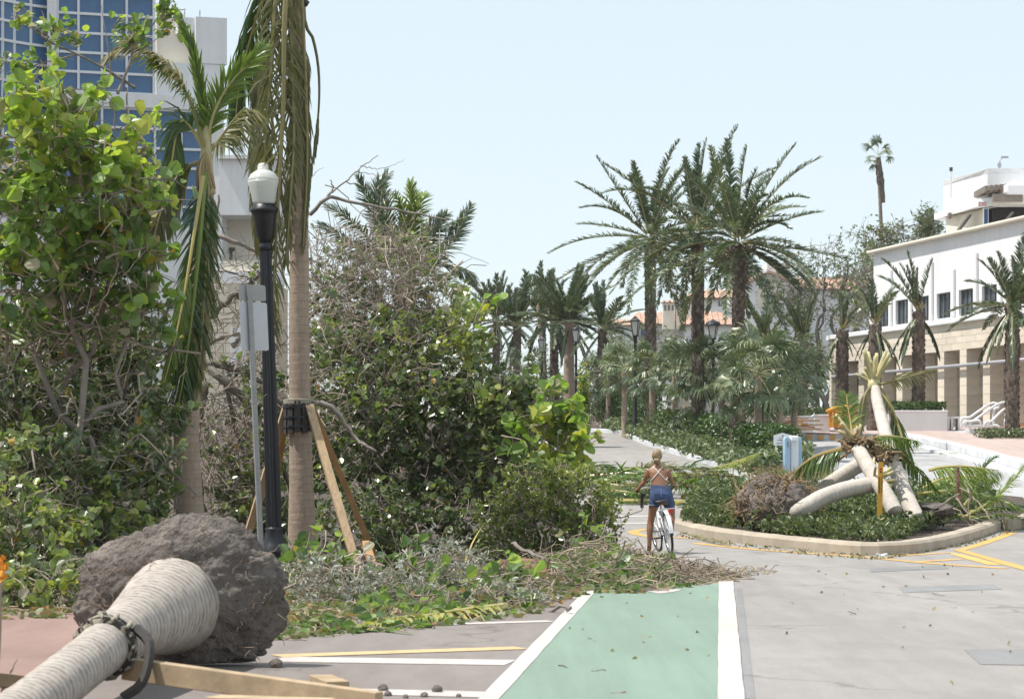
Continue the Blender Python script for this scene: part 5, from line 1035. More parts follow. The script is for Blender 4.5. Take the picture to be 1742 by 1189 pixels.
# the large fallen sea grape in the centre
t4 = thing('sea_grape_tree', GP(700, 43), 'large toppled sea grape tree filling the roadside behind the staked palm', 'tree')
limbs(t4, GP(640, 44.5), [W(560, 470, 44.5), W(690, 470, 44.5), W(760, 560, 43.5), W(860, 650, 43), W(930, 720, 42), W(600, 650, 43.5), W(780, 760, 42.5)], 0.10, 0.15)
tm = MB(); L4 = []; L4b = []
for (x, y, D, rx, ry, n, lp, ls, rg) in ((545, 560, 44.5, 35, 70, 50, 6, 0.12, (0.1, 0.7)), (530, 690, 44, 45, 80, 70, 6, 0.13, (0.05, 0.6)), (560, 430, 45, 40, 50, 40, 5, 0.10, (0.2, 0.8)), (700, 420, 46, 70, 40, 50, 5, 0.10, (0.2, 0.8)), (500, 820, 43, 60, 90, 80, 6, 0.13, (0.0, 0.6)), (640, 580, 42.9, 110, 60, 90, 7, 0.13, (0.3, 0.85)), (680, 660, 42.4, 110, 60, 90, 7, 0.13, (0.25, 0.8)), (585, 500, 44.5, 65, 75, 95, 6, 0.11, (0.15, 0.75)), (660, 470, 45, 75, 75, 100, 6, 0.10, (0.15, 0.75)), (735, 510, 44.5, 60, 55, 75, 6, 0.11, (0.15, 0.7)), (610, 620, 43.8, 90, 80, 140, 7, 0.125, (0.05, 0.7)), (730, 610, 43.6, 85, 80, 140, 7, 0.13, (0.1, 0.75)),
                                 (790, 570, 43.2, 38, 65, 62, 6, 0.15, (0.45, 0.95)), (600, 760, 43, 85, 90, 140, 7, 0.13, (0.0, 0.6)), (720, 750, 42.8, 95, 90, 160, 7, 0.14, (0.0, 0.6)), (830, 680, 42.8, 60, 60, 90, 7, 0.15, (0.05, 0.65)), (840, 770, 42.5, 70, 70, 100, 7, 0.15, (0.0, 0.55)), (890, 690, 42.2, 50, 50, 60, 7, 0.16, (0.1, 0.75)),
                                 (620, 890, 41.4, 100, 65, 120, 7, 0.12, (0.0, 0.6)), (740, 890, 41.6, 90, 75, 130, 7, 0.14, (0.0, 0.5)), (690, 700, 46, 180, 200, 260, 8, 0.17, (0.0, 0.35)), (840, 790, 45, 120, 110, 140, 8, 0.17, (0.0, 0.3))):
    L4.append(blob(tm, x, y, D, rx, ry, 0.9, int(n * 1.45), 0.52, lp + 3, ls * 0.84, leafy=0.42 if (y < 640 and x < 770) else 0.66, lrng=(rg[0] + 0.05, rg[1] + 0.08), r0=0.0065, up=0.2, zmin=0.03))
for (x, y, rx, ry, n, rg) in ((955, 740, 45, 70, 44, (0.55, 0.95)), (935, 700, 40, 50, 36, (0.35, 0.9)), (985, 730, 26, 40, 18, (0.65, 0.97)), (900, 760, 40, 40, 28, (0.3, 0.8)), (825, 540, 12, 18, 5, (0.7, 0.96))):
    L4b.append(blob(tm, x, y, 41.3, rx, ry, 0.5, n, 0.5, 7, 0.20, lrng=rg, up=0.2))
tangle(tm, 640, 500, 44, 130, 140, 0.9, 400, (0.4, 1.8), (0.004, 0.011)); tangle(tm, 590, 640, 42.8, 80, 200, 0.6, 120, (0.4, 1.5), (0.004, 0.011)); tangle(tm, 680, 760, 42.4, 140, 160, 0.7, 60, (0.4, 1.5), (0.005, 0.014))
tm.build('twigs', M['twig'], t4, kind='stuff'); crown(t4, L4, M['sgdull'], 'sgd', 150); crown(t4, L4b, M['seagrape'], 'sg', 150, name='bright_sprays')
tb_ = MB()
for path, w in (([(528, 365), (552, 340), (575, 338), (640, 352), (700, 362), (760, 375)], 0.035), ([(556, 338), (566, 322), (562, 306)], 0.02), ([(560, 330), (590, 308), (615, 284), (645, 264)], 0.016), ([(615, 284), (655, 286), (690, 271)], 0.008), ([(590, 308), (620, 318), (665, 325), (700, 340)], 0.010), ([(608, 292), (640, 298), (668, 300)], 0.007),
                ([(528, 302), (540, 292), (552, 282)], 0.006), ([(530, 463), (570, 500), (640, 528), (700, 532)], 0.024), ([(640, 455), (700, 450), (770, 430), (830, 448)], 0.010), ([(640, 455), (690, 440), (735, 400), (725, 380)], 0.012), ([(530, 640), (600, 600), (700, 560), (800, 575)], 0.018), ([(540, 560), (650, 575), (760, 570), (800, 580)], 0.024), ([(800, 520), (835, 500), (850, 485)], 0.006)):
    P = curve([W(x, y, 43.4 + 0.4 * random.random()) for x, y in path], 18); P += RNG.normal(size=P.shape) * 0.01; tb_.tube(P, np.linspace(w, w * 0.35, 18), 6, False, rnd=random.random())
tb_.build('bare_branches', M['bark'], t4, smooth=True, kind='stuff')
# round small-leaved bush
bs = thing('green_bush', GP(930, 39.3), 'rounded light green bush with small leaves at the road edge', 'bush')
limbs(bs, GP(930, 39.6), [W(870, 840, 39.3), W(990, 840, 39.3), W(930, 810, 39.5), W(1030, 880, 39.2), W(840, 900, 39.2)], 0.03, 0.12, 'stem'); tm = MB(); L5 = []
for (x, y, rx, ry, n, rg) in ((910, 835, 60, 55, 130, (0.3, 1.0)), (985, 850, 65, 55, 140, (0.25, 0.95)), (860, 880, 55, 60, 120, (0.2, 0.9)), (935, 900, 90, 55, 170, (0.0, 0.6)), (1020, 890, 42, 45, 90, (0.2, 0.9)), (850, 935, 50, 30, 60, (0.1, 0.8)), (960, 810, 40, 30, 50, (0.5, 1.0)), (930, 940, 80, 30, 60, (0, 0.4))):
    L5.append(blob(tm, x, y, 39.2, rx, ry, 0.75, int(n * 1.3), 0.34, 12, 0.066, lrng=rg, up=0.5, zmin=0.03, r0=0.005))
tm.build('twigs', M['twig'], bs, kind='stuff'); crown(bs, L5, M['smallleaf'], 'sm', 0, 0.75)
# ground under the trees
area('planting_bed', [GP(-400, 27.5), GP(0, 27.2), GP(470, 29.5), GP(800, 34), GP(1000, 38.5), GP(1010, 52), GP(940, 80), GP(880, 150), GP(-400, 150)], 0.012, M['soil'])
# palm behind the sea grape
pc = thing('date_palm', GP(690, 54), 'palm behind the toppled sea grape with ragged upright fronds', 'palm tree'); C0_ = W(690, 470, 54)
trunk([GP(690, 54), W(690, 600, 54), W(690, 470, 54)], [(0, 0.28), (1, 0.22)], pc)
for ctrl, r_ in (([(690, 470), (696, 420), (700, 360), (698, 312)], (0.5, 0.7)), ([(690, 470), (700, 410), (712, 350), (720, 330)], (0.35, 0.6)), ([(692, 470), (730, 440), (765, 415), (800, 352)], (0.2, 0.4)), ([(692, 470), (720, 420), (755, 385), (795, 368)], (0.1, 0.3)), ([(692, 470), (720, 410), (740, 385), (760, 365)], (0.1, 0.3)),
                 ([(688, 470), (670, 400), (655, 350), (645, 305)], (0.1, 0.2)), ([(688, 470), (660, 410), (625, 340), (610, 300)], (0.1, 0.2)), ([(688, 470), (640, 420), (590, 370), (555, 350)], (0.1, 0.3)), ([(688, 470), (650, 390), (640, 330), (660, 295)], (0.0, 0.2)), ([(688, 470), (630, 440), (575, 400), (545, 385)], (0.1, 0.3)), ([(692, 470), (745, 470), (775, 500), (770, 540)], (0.5, 0.75)), ([(692, 470), (750, 450), (790, 460), (810, 480)], (0.1, 0.3)),
                 ([(690, 470), (680, 410), (690, 370), (672, 330)], (0.3, 0.5))):
    fr_obj(pc, [W(x, y, 54 + 0.5 * random.uniform(-1, 1)) for x, y in ctrl], 'coco' if r_[1] > 0.45 else 'datefrond', leaf=0.42, n=70, r0=0.03, ang=(52, 22), droop=0.3, side=Vector((1, 0.3, 0.2)), rnd=r_, bare=0.15, lift=0.3)
# ------------------------------------------------------------------ storm litter on the ground
def scatter(poly, n, hmax=0.0):
    """random points in a polygon of photo pixels, dropped on the ground, heaped up to hmax in the middle"""
    P = np.array([tuple(G(*p)) for p in poly]); lo, hi = P.min(0), P.max(0); out = []
    while len(out) < n:
        q = RNG.uniform(lo, hi); c = False; j = len(P) - 1
        for i in range(len(P)):
            if (P[i][1] > q[1]) != (P[j][1] > q[1]) and q[0] < (P[j][0] - P[i][0]) * (q[1] - P[i][1]) / (P[j][1] - P[i][1]) + P[i][0]: c = not c
            j = i
        if c:
            dist = min(np.linalg.norm(np.cross(np.append(P[(i + 1) % len(P)][:2] - P[i][:2], 0), np.append(q[:2] - P[i][:2], 0))) / (np.linalg.norm(P[(i + 1) % len(P)][:2] - P[i][:2]) + 1e-6) for i in range(len(P)))
            q[2] = gz(q[1]) + 0.015 + min(1, dist / 1.0) * hmax * RNG.random() ** 0.8; out.append(q)
    return np.array(out)
def litter(name, poly, n_leaf, size, n_twig, hmax, mat, label, cat='leaf litter', aspect=0.7, tl=(0.15, 0.5), tr=(0.003, 0.008), lr=(0, 1), up=0.8, twmat='litter'):
    t = thing(name, G(*poly[len(poly) // 2]), label, cat, kind='stuff'); C = scatter(poly, n_leaf, hmax); mb = MB()
    leaves(mb, C, unit(RNG.normal(size=(n_leaf, 3)) * 0.55 + np.array([0, 0, up])), RNG.normal(size=(n_leaf, 3)) * [1, 1, 0.3], size * RNG.uniform(0.5, 1.3, n_leaf), aspect, RNG.uniform(lr[0], lr[1], n_leaf), 0.25, 0.2); mb.build('litter_leaves', M[mat], t, kind='stuff')
    if n_twig:
        T = scatter(poly, n_twig, hmax); mb = MB()
        for p in T:
            d = unit(RNG.normal(size=3) * np.array([1, 0.8, 0.25])); l = RNG.uniform(*tl); P = crooked(p - d * l / 2, p + d * l / 2, 6, 0.2); P[:, 2] = np.maximum(P[:, 2], gz(p[1]) + 0.008); r = RNG.uniform(*tr); mb.tube(P, np.linspace(r, r * 0.5, 6), 4, False, rnd=RNG.random())
        mb.build('litter_twigs', M[twmat], t, kind='stuff')
    return t
litter('leaf_litter', [(-40, 1055), (140, 1052), (480, 1092), (640, 1075), (800, 1062), (900, 1050), (1000, 1012), (1100, 1010), (1000, 960), (800, 975), (480, 1010), (-40, 1010)], 2600, 0.10, 500, 0.16, 'dryleaf', 'scattered leaves and twigs along the edge of the road')
litter('leaf_litter', [(470, 1090), (600, 1082), (760, 1070), (890, 1048), (820, 1000), (640, 1000), (470, 1040)], 520, 0.11, 160, 0.2, 'seagrape', 'green leaf litter strewn before the silver leaved branches', lr=(0.1, 0.7))
litter('branch_heap', [(900, 1000), (1080, 1010), (1180, 1000), (1200, 986), (1165, 966), (1085, 952), (960, 942), (880, 962)], 900, 0.14, 480, 0.30, 'seagrape', 'heap of torn leafy branches at the end of the green lane', 'debris', 0.85, (0.3, 0.9), (0.004, 0.012), (0.0, 0.5))
litter('branch_heap', [(900, 1003), (1080, 1010), (1195, 990), (1165, 968), (1085, 955), (960, 947), (880, 965)], 1100, 0.10, 380, 0.30, 'dryleaf', 'greyish wilted leaves and stripped twigs spread through the heap at the lane end', 'debris', 0.7, (0.2, 0.8), (0.004, 0.011), (0.0, 0.8))
litter('branch_heap', [(1080, 1005), (1190, 995), (1262, 984), (1235, 975), (1180, 970), (1110, 974)], 500, 0.07, 650, 0.22, 'dryleaf', 'heap of brown broken twigs at the tip of the green lane', 'debris', 0.6, (0.2, 0.6), (0.004, 0.01))
litter('twig_scatter', [(1180, 992), (1330, 975), (1290, 965), (1200, 968)], 60, 0.05, 60, 0.02, 'dryleaf', 'thin scatter of twigs trailing across the road from the heap', 'debris', 0.6, (0.08, 0.3))
litter('leaf_litter', [(870, 1189), (1230, 1189), (1222, 995), (1010, 1010)], 16, 0.045, 5, 0.0, 'dryleaf', 'few dry leaf scraps lying on the green lane', tl=(0.05, 0.12))
litter('leaf_litter', [(1260, 1180), (1742, 1180), (1742, 960), (1300, 960)], 26, 0.045, 5, 0.0, 'dryleaf', 'few dry leaf scraps lying on the open asphalt', tl=(0.05, 0.2))
litter('leaf_litter', [(1150, 912), (1250, 930), (1400, 948), (1500, 953), (1640, 930), (1740, 900), (1735, 885), (1640, 918), (1500, 946), (1300, 925), (1160, 905)], 700, 0.05, 80, 0.02, 'dryleaf', 'line of leaf scraps swept against the island kerb', tl=(0.05, 0.25))
# silver buttonwood branches
for i, (cx_, cy_, D, rx, ry, n, lab) in enumerate(((560, 990, 27.2, 80, 45, 95, 'fallen spray of silver grey leaves before the street lamp base'), (680, 1000, 27.6, 85, 40, 90, 'fallen spray of silver grey leaves below the timber braces'), (750, 955, 30.5, 75, 35, 90, 'arching silver leaved branch in front of the dark sea grape'), (860, 1020, 27.6, 75, 26, 70, 'small silver leaved twigs at the edge of the parking strip'))):
    t = thing('silver_branch', GP(cx_, D), lab, 'branch'); tm = MB(); L6 = [blob(tm, cx_, cy_, D, rx, ry, 0.45, n, 0.42, 17, 0.062, lrng=(0, 1), up=0.1, zmin=0.03, r0=0.0035)]; tangle(tm, cx_, cy_, D, rx, ry, 0.4, 14, (0.4, 1.0), (0.005, 0.012))
    tm.build('twigs', M['twig'], t, kind='stuff'); crown(t, L6, M['silverleaf'], 'sv', 0, 0.42, name='leaves')
# green sea grape sprigs over the debris
for i, (cx_, cy_, D, rx, ry, n, lab) in enumerate(((540, 955, 28.4, 60, 22, 22, 'bright sea grape sprig lying before the street lamp'), (860, 980, 30, 40, 20, 14, 'bright sea grape sprig near the brown palm boot'), (690, 965, 29, 40, 18, 12, 'bright sea grape sprig among the silver leaves'), (1095, 968, 36.0, 55, 14, 22, 'sea grape sprig on top of the debris heap in front of the cyclist'), (850, 1028, 27.5, 40, 18, 16, 'green sea grape sprig at the edge of the parking strip'), (1000, 935, 38, 60, 30, 34, 'wilted sea grape branch under the round bush'), (700, 1045, 26.2, 60, 14, 18, 'green sea grape leaves lying on the asphalt by the yellow frond'))):
    t = thing('sea_grape_sprig', GP(cx_, D), lab, 'branch'); tm = MB(); L6 = [blob(tm, cx_, cy_, D, rx, ry, 0.4, int(n * 1.5), 0.5, 6, 0.14, lrng=(0.2, 0.8), up=0.1, zmin=0.03)]
    tm.build('twigs', M['twig'], t, kind='stuff'); crown(t, L6, M['seagrape'], 'sg', 25, name='leaves')
def strapclump(name, base, n, L, label, spread=1.0, w=0.035, rn=(0.1, 0.7), lean=(0, 0)):
    t = thing(name, base, label, 'plant')
    for i in range(n):
        a = RNG.uniform(0, 2 * math.pi); el = RNG.uniform(0.4, 1.4) if spread < 1.2 else RNG.uniform(0.05, 0.7); mb = MB(); p = np.array(tuple(base)) + RNG.normal(size=3) * [0.12, 0.12, 0]; d = np.array([math.cos(a) * math.cos(el) + lean[0], math.sin(a) * math.cos(el) + lean[1], math.sin(el)]); l = L * RNG.uniform(0.6, 1.2); P = [p]
        for j in range(6): d = unit(d + np.array([0, 0, -0.28 * spread])); p = p + d * l / 6; p[2] = max(p[2], gz(p[1]) + 0.02); P.append(p)
        P = np.array(P); s = unit(np.cross(unit(P[-1] - P[0]), [0, 0, 1.0])); ww = w * np.array([0.6, 1, 1, 0.95, 0.8, 0.5, 0.05])[:, None] / 2
        V = np.concatenate([P - s * ww, P + s * ww]); mb.add(V, [(j, j + 1, j + 8, j + 7) for j in range(6)], RNG.uniform(*rn)); mb.build('leaf', M['strap'], t)
strapclump('strap_plant', G(600, 1072), 26, 0.8, 'uprooted green strap leaved plant on the asphalt beside the root ball', 1.6, 0.05, (0.1, 0.6))
strapclump('strap_plant', GP(788, 31.5), 24, 0.75, 'upright strap leaved plant with yellowed blades before the dark sea grape', 0.6, 0.03, (0.4, 1.0))
strapclump('strap_plant', GP(985, 32.5), 30, 0.9, 'flattened clump of green grass blades in the debris heap', 1.7, 0.02, (0.0, 0.5))
strapclump('strap_plant', GP(560, 28.2), 18, 0.7, 'limp green strap leaves lying near the root ball', 1.9, 0.04, (0.1, 0.6))
def downfrond(pts, label, mat='coco', grp=None, **k):
    t = thing('fallen_frond', Vector(pts[0]), label, 'palm frond', grp); mb = MB(); kk_ = dict(leaf=0.5, n=70, r0=0.035, ang=(55, 25), droop=0.35, lift=0.05, bare=0.12, rnd=(0.1, 0.4)); kk_.update(k); frond(mb, pts, **kk_)
    for v in mb.v: v[:, 2] = np.maximum(v[:, 2], np.array([gz(y) for y in v[:, 1]]) + 0.015)
    mb.build('blade', M[mat], t); return t
downfrond([G(860, 1040, 0.06), G(780, 1053, 0.08), G(700, 1062, 0.06), G(620, 1072, 0.05)], 'yellowing palm frond lying along the edge of the parking strip', rnd=(0.66, 0.76), leaf=0.32, n=60, width=0.05)
# palm boots and logs in the litter
mb = MB(); q0, q1 = G(888, 985, 0.09), G(965, 990, 0.06); mb.tube(curve([q0, q0.lerp(q1, 0.45) + Vector((0, 0, 0.02)), q1], 9), [0.115, 0.12, 0.11, 0.09, 0.07, 0.06, 0.055, 0.045, 0.03], 12, rnd=0.4)
M['boot'] = solid('brown_palm_boot', (0.19, 0.105, 0.065), 0.8, var=0.3, scale=5, bmp=0.4)
mb.build('palm_boot', M['boot'], smooth=True, label='reddish brown palm boot lying in the debris by the green lane', cat='palm boot')
mb = MB(); mb.tube(curve([G(850, 972, 0.08), G(885, 968, 0.09), G(930, 972, 0.08)], 8), 0.07, 8, rnd=0.3); mb.build('log', M['boot'], smooth=True, label='short brown log behind the reddish palm boot', cat='log')
mb = MB(); q = G(630, 975); mb.beam(W(622, 925, 36), q + Vector((0.08, -0.3, 0.03)), 0.10, 0.10, up=(1, 0, 0)); mb.build('timber_stub', M['lumberdark'], bevel=0.006, label='orange timber stub poking out of the debris below the braces', cat='timber')
mb = MB(); mb.tube(crooked(G(915, 1037, 0.02), G(965, 1046, 0.05), 8, 0.1), np.linspace(0.012, 0.02, 8), 6); mb.build('fallen_twig', M['bark'], label='dark twig lying across the white edge line of the green lane', cat='twig')
mb = MB(); mb.tube(crooked(W(872, 925, 37), W(925, 952, 36), 8, 0.1), np.linspace(0.03, 0.022, 8), 6); mb.build('broken_branch', M['bark'], label='broken grey branch stub sticking out below the round bush', cat='branch')
mb = MB(); mb.tube(curve([W(1060, 945, 36.2), W(1085, 955, 36), W(1105, 968, 35.8)], 8), 0.05, 8, rnd=0.9); mb.build('palm_stalk', M['stem'], smooth=True, label='thick olive palm stalk in the debris heap by the cyclist', cat='palm stalk')
# ------------------------------------------------------------------ date palms, fan palms, far trees and lamps
def bootbark(parent, ctrl, r, rows, per, size, mat='datebark'):
    P = curve(ctrl, 40); L = np.concatenate([[0], np.cumsum(np.linalg.norm(np.diff(P, axis=0), axis=1))]); tot = L[-1]
    R = np.interp(L / tot, [q[0] for q in r], [q[1] for q in r]); mb = MB(); mb.tube(P, R * 0.95, 14, True, rnd=0.35, jitter=0.02); mb.build('trunk', M[mat], parent, smooth=True)
    bo = MB(); ga = 2.399963; n = rows * per
    for i in range(n):
        t = (i + 0.5) / n; p = np.array([np.interp(t * tot, L, P[:, j]) for j in range(3)]); rr = np.interp(t, [q[0] for q in r], [q[1] for q in r]); a = i * ga
        o = np.array([math.cos(a), math.sin(a), 0]); s = np.array([-math.sin(a), math.cos(a), 0]); h = size * RNG.uniform(0.8, 1.3); w = size * 0.8; e = 0.30 * size * RNG.uniform(0.7, 1.4)
        b = p + o * rr * 0.93
        bo.add([b - s * w * 0.6 - [0, 0, h * 0.5], b + s * w * 0.6 - [0, 0, h * 0.5], b + s * w * 0.35 + o * e + [0, 0, h * 0.5], b - s * w * 0.35 + o * e + [0, 0, h * 0.5], b + [0, 0, h * 0.62]], [(0, 1, 2, 3), (3, 2, 4), (0, 3, 4), (2, 1, 4)], RNG.random())
    bo.build('leaf_boots', M[mat], parent, kind='stuff')
def crownpalm(t, C, n, L, leaf, els, k=0.9, wind=(0, 0, 0), mat='datefrond', rnd=(0.1, 0.7), nl=70, width=0.035, ang=(58, 28), droop=0.25, lift=0.35, r0=0.03, seed=0, azr=None, loss=0.0, jag=0.0):
    for i in range(n):
        az = (i * 2.399963 + seed + jag * RNG.normal() * 0.35) if azr is None else RNG.uniform(*azr); el = math.radians(els[0] + (els[1] - els[0]) * ((i + RNG.random()) / n) ** (0.9 + 0.45 * jag)); el += jag * RNG.normal() * 0.12; l = L * RNG.uniform(0.78 - 0.14 * jag, 1.08) * (0.85 + 0.15 * math.cos(el))
        base = np.array(tuple(C)) + np.array([math.cos(az), math.sin(az), 0]) * 0.14 + np.array([0, 0, (el / 1.5) * 0.35])
        mb = MB(); frond(mb, arch(base, az, el, l, k * RNG.uniform(0.6 - 0.4 * jag, 1.3 + 0.2 * jag), wind), leaf=leaf, n=nl, r0=r0, ang=ang, droop=droop, lift=lift, width=width, bare=0.1, rnd=rnd, loss=loss, wob=0.10 + 0.08 * jag); mb.build('frond', M[mat], t)
for i, (bx, D, tx, ty, lab, sd, r) in enumerate(((1108, 109, 1106, 412, 'tall date palm, first of the three tall ones, nearest the open road', 0.3, 0.30), (1187, 98, 1187, 402, 'tall date palm standing between the two other tall date palms', 1.6, 0.33), (1252, 93, 1258, 420, 'tall date palm with a bulging crown base, nearest the white building', 2.9, 0.30))):
    t = thing('date_palm', GP(bx, D), lab, 'palm tree', 'three tall date palms on the median'); C = W(tx, ty, D)
    prof = [(0, 0.27), (0.1, 0.225), (0.9, 0.215), (1, 0.24)] if i < 2 else [(0, 0.26), (0.1, 0.215), (0.80, 0.21), (0.91, 0.33), (1, 0.40)]
    bootbark(t, [GP(bx, D), W((bx + tx) / 2, (780 + ty) / 2, D), C], prof, 46, 9, 0.16)
    crownpalm(t, C + Vector((0, 0, 0.15)), (38, 38, 42)[i], (4.3, 4.1, 4.1)[i], 0.40, (-34, 88), 0.85, (0.16, 0, 0), nl=105, loss=0.16, jag=1.0, seed=sd, rnd=(0.05, 0.6), r0=0.035, width=0.05, lift=0.42)
    tm = MB()
    for j in range(20):
        a = RNG.uniform(0, 6.28); p = np.array(tuple(C)) + np.array([0.26 * math.cos(a), 0.26 * math.sin(a), -0.3]); tm.tube(crooked(p, p + np.array([math.cos(a) * 0.45, math.sin(a) * 0.45, RNG.uniform(-0.1, 0.3)]), 5, 0.1), 0.02, 4, False, rnd=RNG.random())
    tm.build('cut_stalks', M['fibre'], t, kind='stuff')
# shared fronds for far and young date palms
FV = []
for i in range(9):
    mb = MB(); el = math.radians([-25, -5, 10, 25, 40, 52, 64, 74, 82][i]); frond(mb, arch((0, 0, 0), math.pi / 2, el, 1.0, 0.7), leaf=0.17, n=54, r0=0.011, ang=(58, 26), droop=0.25, lift=0.38, width=0.024, bare=0.12, rnd=(0.1, 0.65)); FV.append(shared(mb, 'frond', M['datefrond']))
mb = MB(); frond(mb, arch((0, 0, 0), math.pi / 2, -0.7, 1.0, 1.2), leaf=0.16, n=50, r0=0.012, ang=(36, 14), droop=0.5, lift=0.2, hang=0.6, width=0.022, rnd=(0.0, 0.3)); HV = shared(mb, 'frond', M['datefrond'])
def farpalm(base, C, L, n, label, grp, r=0.22, sel=None, hang=0, lean=0.0, sd=None, name='date_palm', boots=True, twist=(0, 6.28)):
    t = thing(name, base, label, 'palm tree', grp); C = Vector(C); mid = Vector(base).lerp(C, 0.5) + Vector((lean, 0, 0))
    if boots: bootbark(t, [base, mid, C], [(0, r * 1.25), (0.12, r), (1, r * 0.95)], 22, 7, 0.17)
    else: trunk([base, mid, C], [(0, r * 1.2), (1, r * 0.8)], t)
    for i in range(n):
        v = RNG.choice(sel if sel is not None else range(9)); a = RNG.uniform(*twist); s = L * RNG.uniform(0.75, 1.1); m4 = (Matrix.Rotation(a, 3, 'Z') @ Matrix.Rotation(RNG.normal() * 0.15, 3, 'Y')).to_4x4() @ Matrix.Diagonal((s, s, s, 1)); m4.translation = C; put('frond', FV[v], t, m4)
    for i in range(hang):
        a = RNG.uniform(0, 6.28); s = L * RNG.uniform(0.7, 1.1); m4 = Matrix.Rotation(a, 3, 'Z').to_4x4() @ Matrix.Diagonal((s, s, s, 1)); m4.translation = C + Vector((0, 0, -0.1)); put('frond', HV, t, m4)
    return t
for i, (bx, D, tx, ty, L, n, lab) in enumerate(((842, 168, 845, 548, 3.0, 20, 'distant date palm at the far edge of the grove beside the sea grape'), (878, 158, 880, 556, 3.1, 22, 'distant date palm behind the first of the three small lamps'), (942, 150, 943, 548, 2.9, 22, 'distant date palm just left of the fullest distant palm'), (968, 146, 968, 548, 3.1, 34, 'fullest distant date palm with a thick pale trunk beside the small lamps'), (1018, 138, 1026, 560, 2.4, 18, 'leaning distant palm at the bend of the road'), (925, 176, 922, 538, 3.2, 22, 'far date palm behind the middle of the distant grove'))):
    farpalm(GP(bx, D), W(tx, ty, D), L, n, lab, 'distant date palms at the end of the road', 0.30 if i == 3 else 0.24, sel=[0, 1, 2, 3, 4, 5, 6, 7, 8], hang=4, boots=i != 3)
q = GP(930, 165); farpalm(q, W(915, 520, 165), 2.6, 2, 'single bent palm frond rising above the distant grove', None, 0.12, sel=[7, 8], boots=False)
for i, (bx, D, tx, ty, by, L, n, hg, lab) in enumerate(((1432, 112, 1433, 562, 0, 1.7, 7, 6, 'young date palm with a drooping skirt before the rounded stone corner'), (1487, 111, 1489, 552, 0, 2.0, 9, 9, 'young date palm with pale crown stubs between two other young palms'), (1562, 111.2, 1563, 530, 0, 2.5, 7, 6, 'young date palm with few upright fronds rising from the long white planter'), (1722, 100.5, 1722, 520, 0, 2.7, 22, 8, 'young date palm with full crown in the plaza bed by the steps'), (1364, 116, 1366, 585, 0, 2.3, 10, 5, 'ragged date palm with upright fronds beside the stone building'), (1300, 118, 1300, 580, 0, 2.4, 8, 5, 'thin upright palm between the tall date palms and the leafy trees'))):
    t = farpalm(GP(bx, D, 0.3), W(tx, ty, D), L, n, lab, 'young date palms by the white building', 0.27, sel=[5, 6, 7, 8, 8] if i not in (3,) else [1, 2, 3, 4, 5, 6, 7, 8], hang=hg)
    tm = MB(); C = W(tx, ty, D)
    for j in range(14):
        a = RNG.uniform(0, 6.28); p = np.array(tuple(C)); tm.tube(crooked(p, p + np.array([math.cos(a) * 0.3, math.sin(a) * 0.3, RNG.uniform(0.2, 0.6)]), 5, 0.1), 0.025, 4, False, rnd=RNG.random())
    tm.build('petiole_stubs', M['stem'], t, kind='stuff')
# fan palms on the median
NV = []
for i in range(6): NV.append(shared(fanleaf(MB(), 24, 120, 0.85 + 0.2 * i, 0.7, 0.6, 0.25 + 0.08 * i), 'fan_leaf', M['fan']))
def fanpalm(base, C, L, n, r, label, els=(-55, 65), name='fan_palm', grp='fan palms on the median', tr='cocobark', wind=None):
    t = thing(name, base, label, 'palm tree', grp); C = Vector(C); trunk([base, Vector(base).lerp(C, 0.5), C], [(0, r * 1.2), (1, r * 0.9)], t, tr, 12)
    for i in range(n):
        a = i * 2.399963 + RNG.uniform(-0.3, 0.3); el = math.radians(els[0] + (els[1] - els[0]) * (i + RNG.random()) / n); s = L * RNG.uniform(0.8, 1.12)
        m4 = (Matrix.Rotation(a, 3, 'Z') @ Matrix.Rotation(el, 3, 'X') @ Matrix.Rotation(RNG.normal() * 0.3, 3, 'Y')).to_4x4() @ Matrix.Diagonal((s, s, s, 1)); m4.translation = C + Vector((0, 0, 0.25 * (i / n))); put('fan_leaf', NV[i % 6], t, m4)
    return t
for (bx, D, tx, ty, L, n, lab) in ((1063, 114, 1062, 632, 1.1, 20, 'fan palm nearest the bend of the road'), (1110, 107, 1109, 632, 1.25, 24, 'fan palm below the first tall date palm'), (1150, 103, 1148, 640, 1.1, 20, 'fan palm between the first two tall date palms'), (1192, 98, 1192, 632, 1.3, 26, 'fan palm with pale new leaves below the middle tall date palm'), (1228, 99, 1228, 640, 1.05, 18, 'fan palm beside the dark capped lantern'),
                                 (1289, 86, 1290, 640, 1.5, 30, 'largest fan palm with silvery leaves before the notice board'), (1325, 92, 1328, 632, 1.35, 24, 'fan palm right behind the parking kiosk'), (1350, 97, 1352, 650, 1.35, 24, 'drooping fan palm nearest the white planters'), (1035, 124, 1036, 640, 1.3, 22, 'small fan palm at the far end of the median'), (1262, 90, 1262, 668, 1.2, 22, 'short fan palm crouching between the larger ones'), (1165, 100, 1166, 690, 1.0, 14, 'stunted fan palm with a low crown beside the clipped hedge'), (895, 150, 895, 640, 1.5, 20, 'distant fan palm under the small lamps')):
    fanpalm(GP(bx, D), W(tx, ty, D), L, n, 0.12, lab)
# tall wind-stripped palm
wp = fanpalm(GP(1513, 185), W(1494, 268, 185), 1.15, 10, 0.13, 'very tall wind stripped palm leaning above the white building', (-40, 75), 'tall_palm', None, 'datebark')
mb = MB(); P = curve([W(1503, 345, 185), W(1497, 300, 185), W(1494, 268, 185)], 20); mb.tube(P, np.interp(np.linspace(0, 1, 20), [0, 0.5, 1], [0.12, 0.28, 0.18]), 10, True, jitter=0.12); mb.build('dead_skirt', M['datebark'], wp)
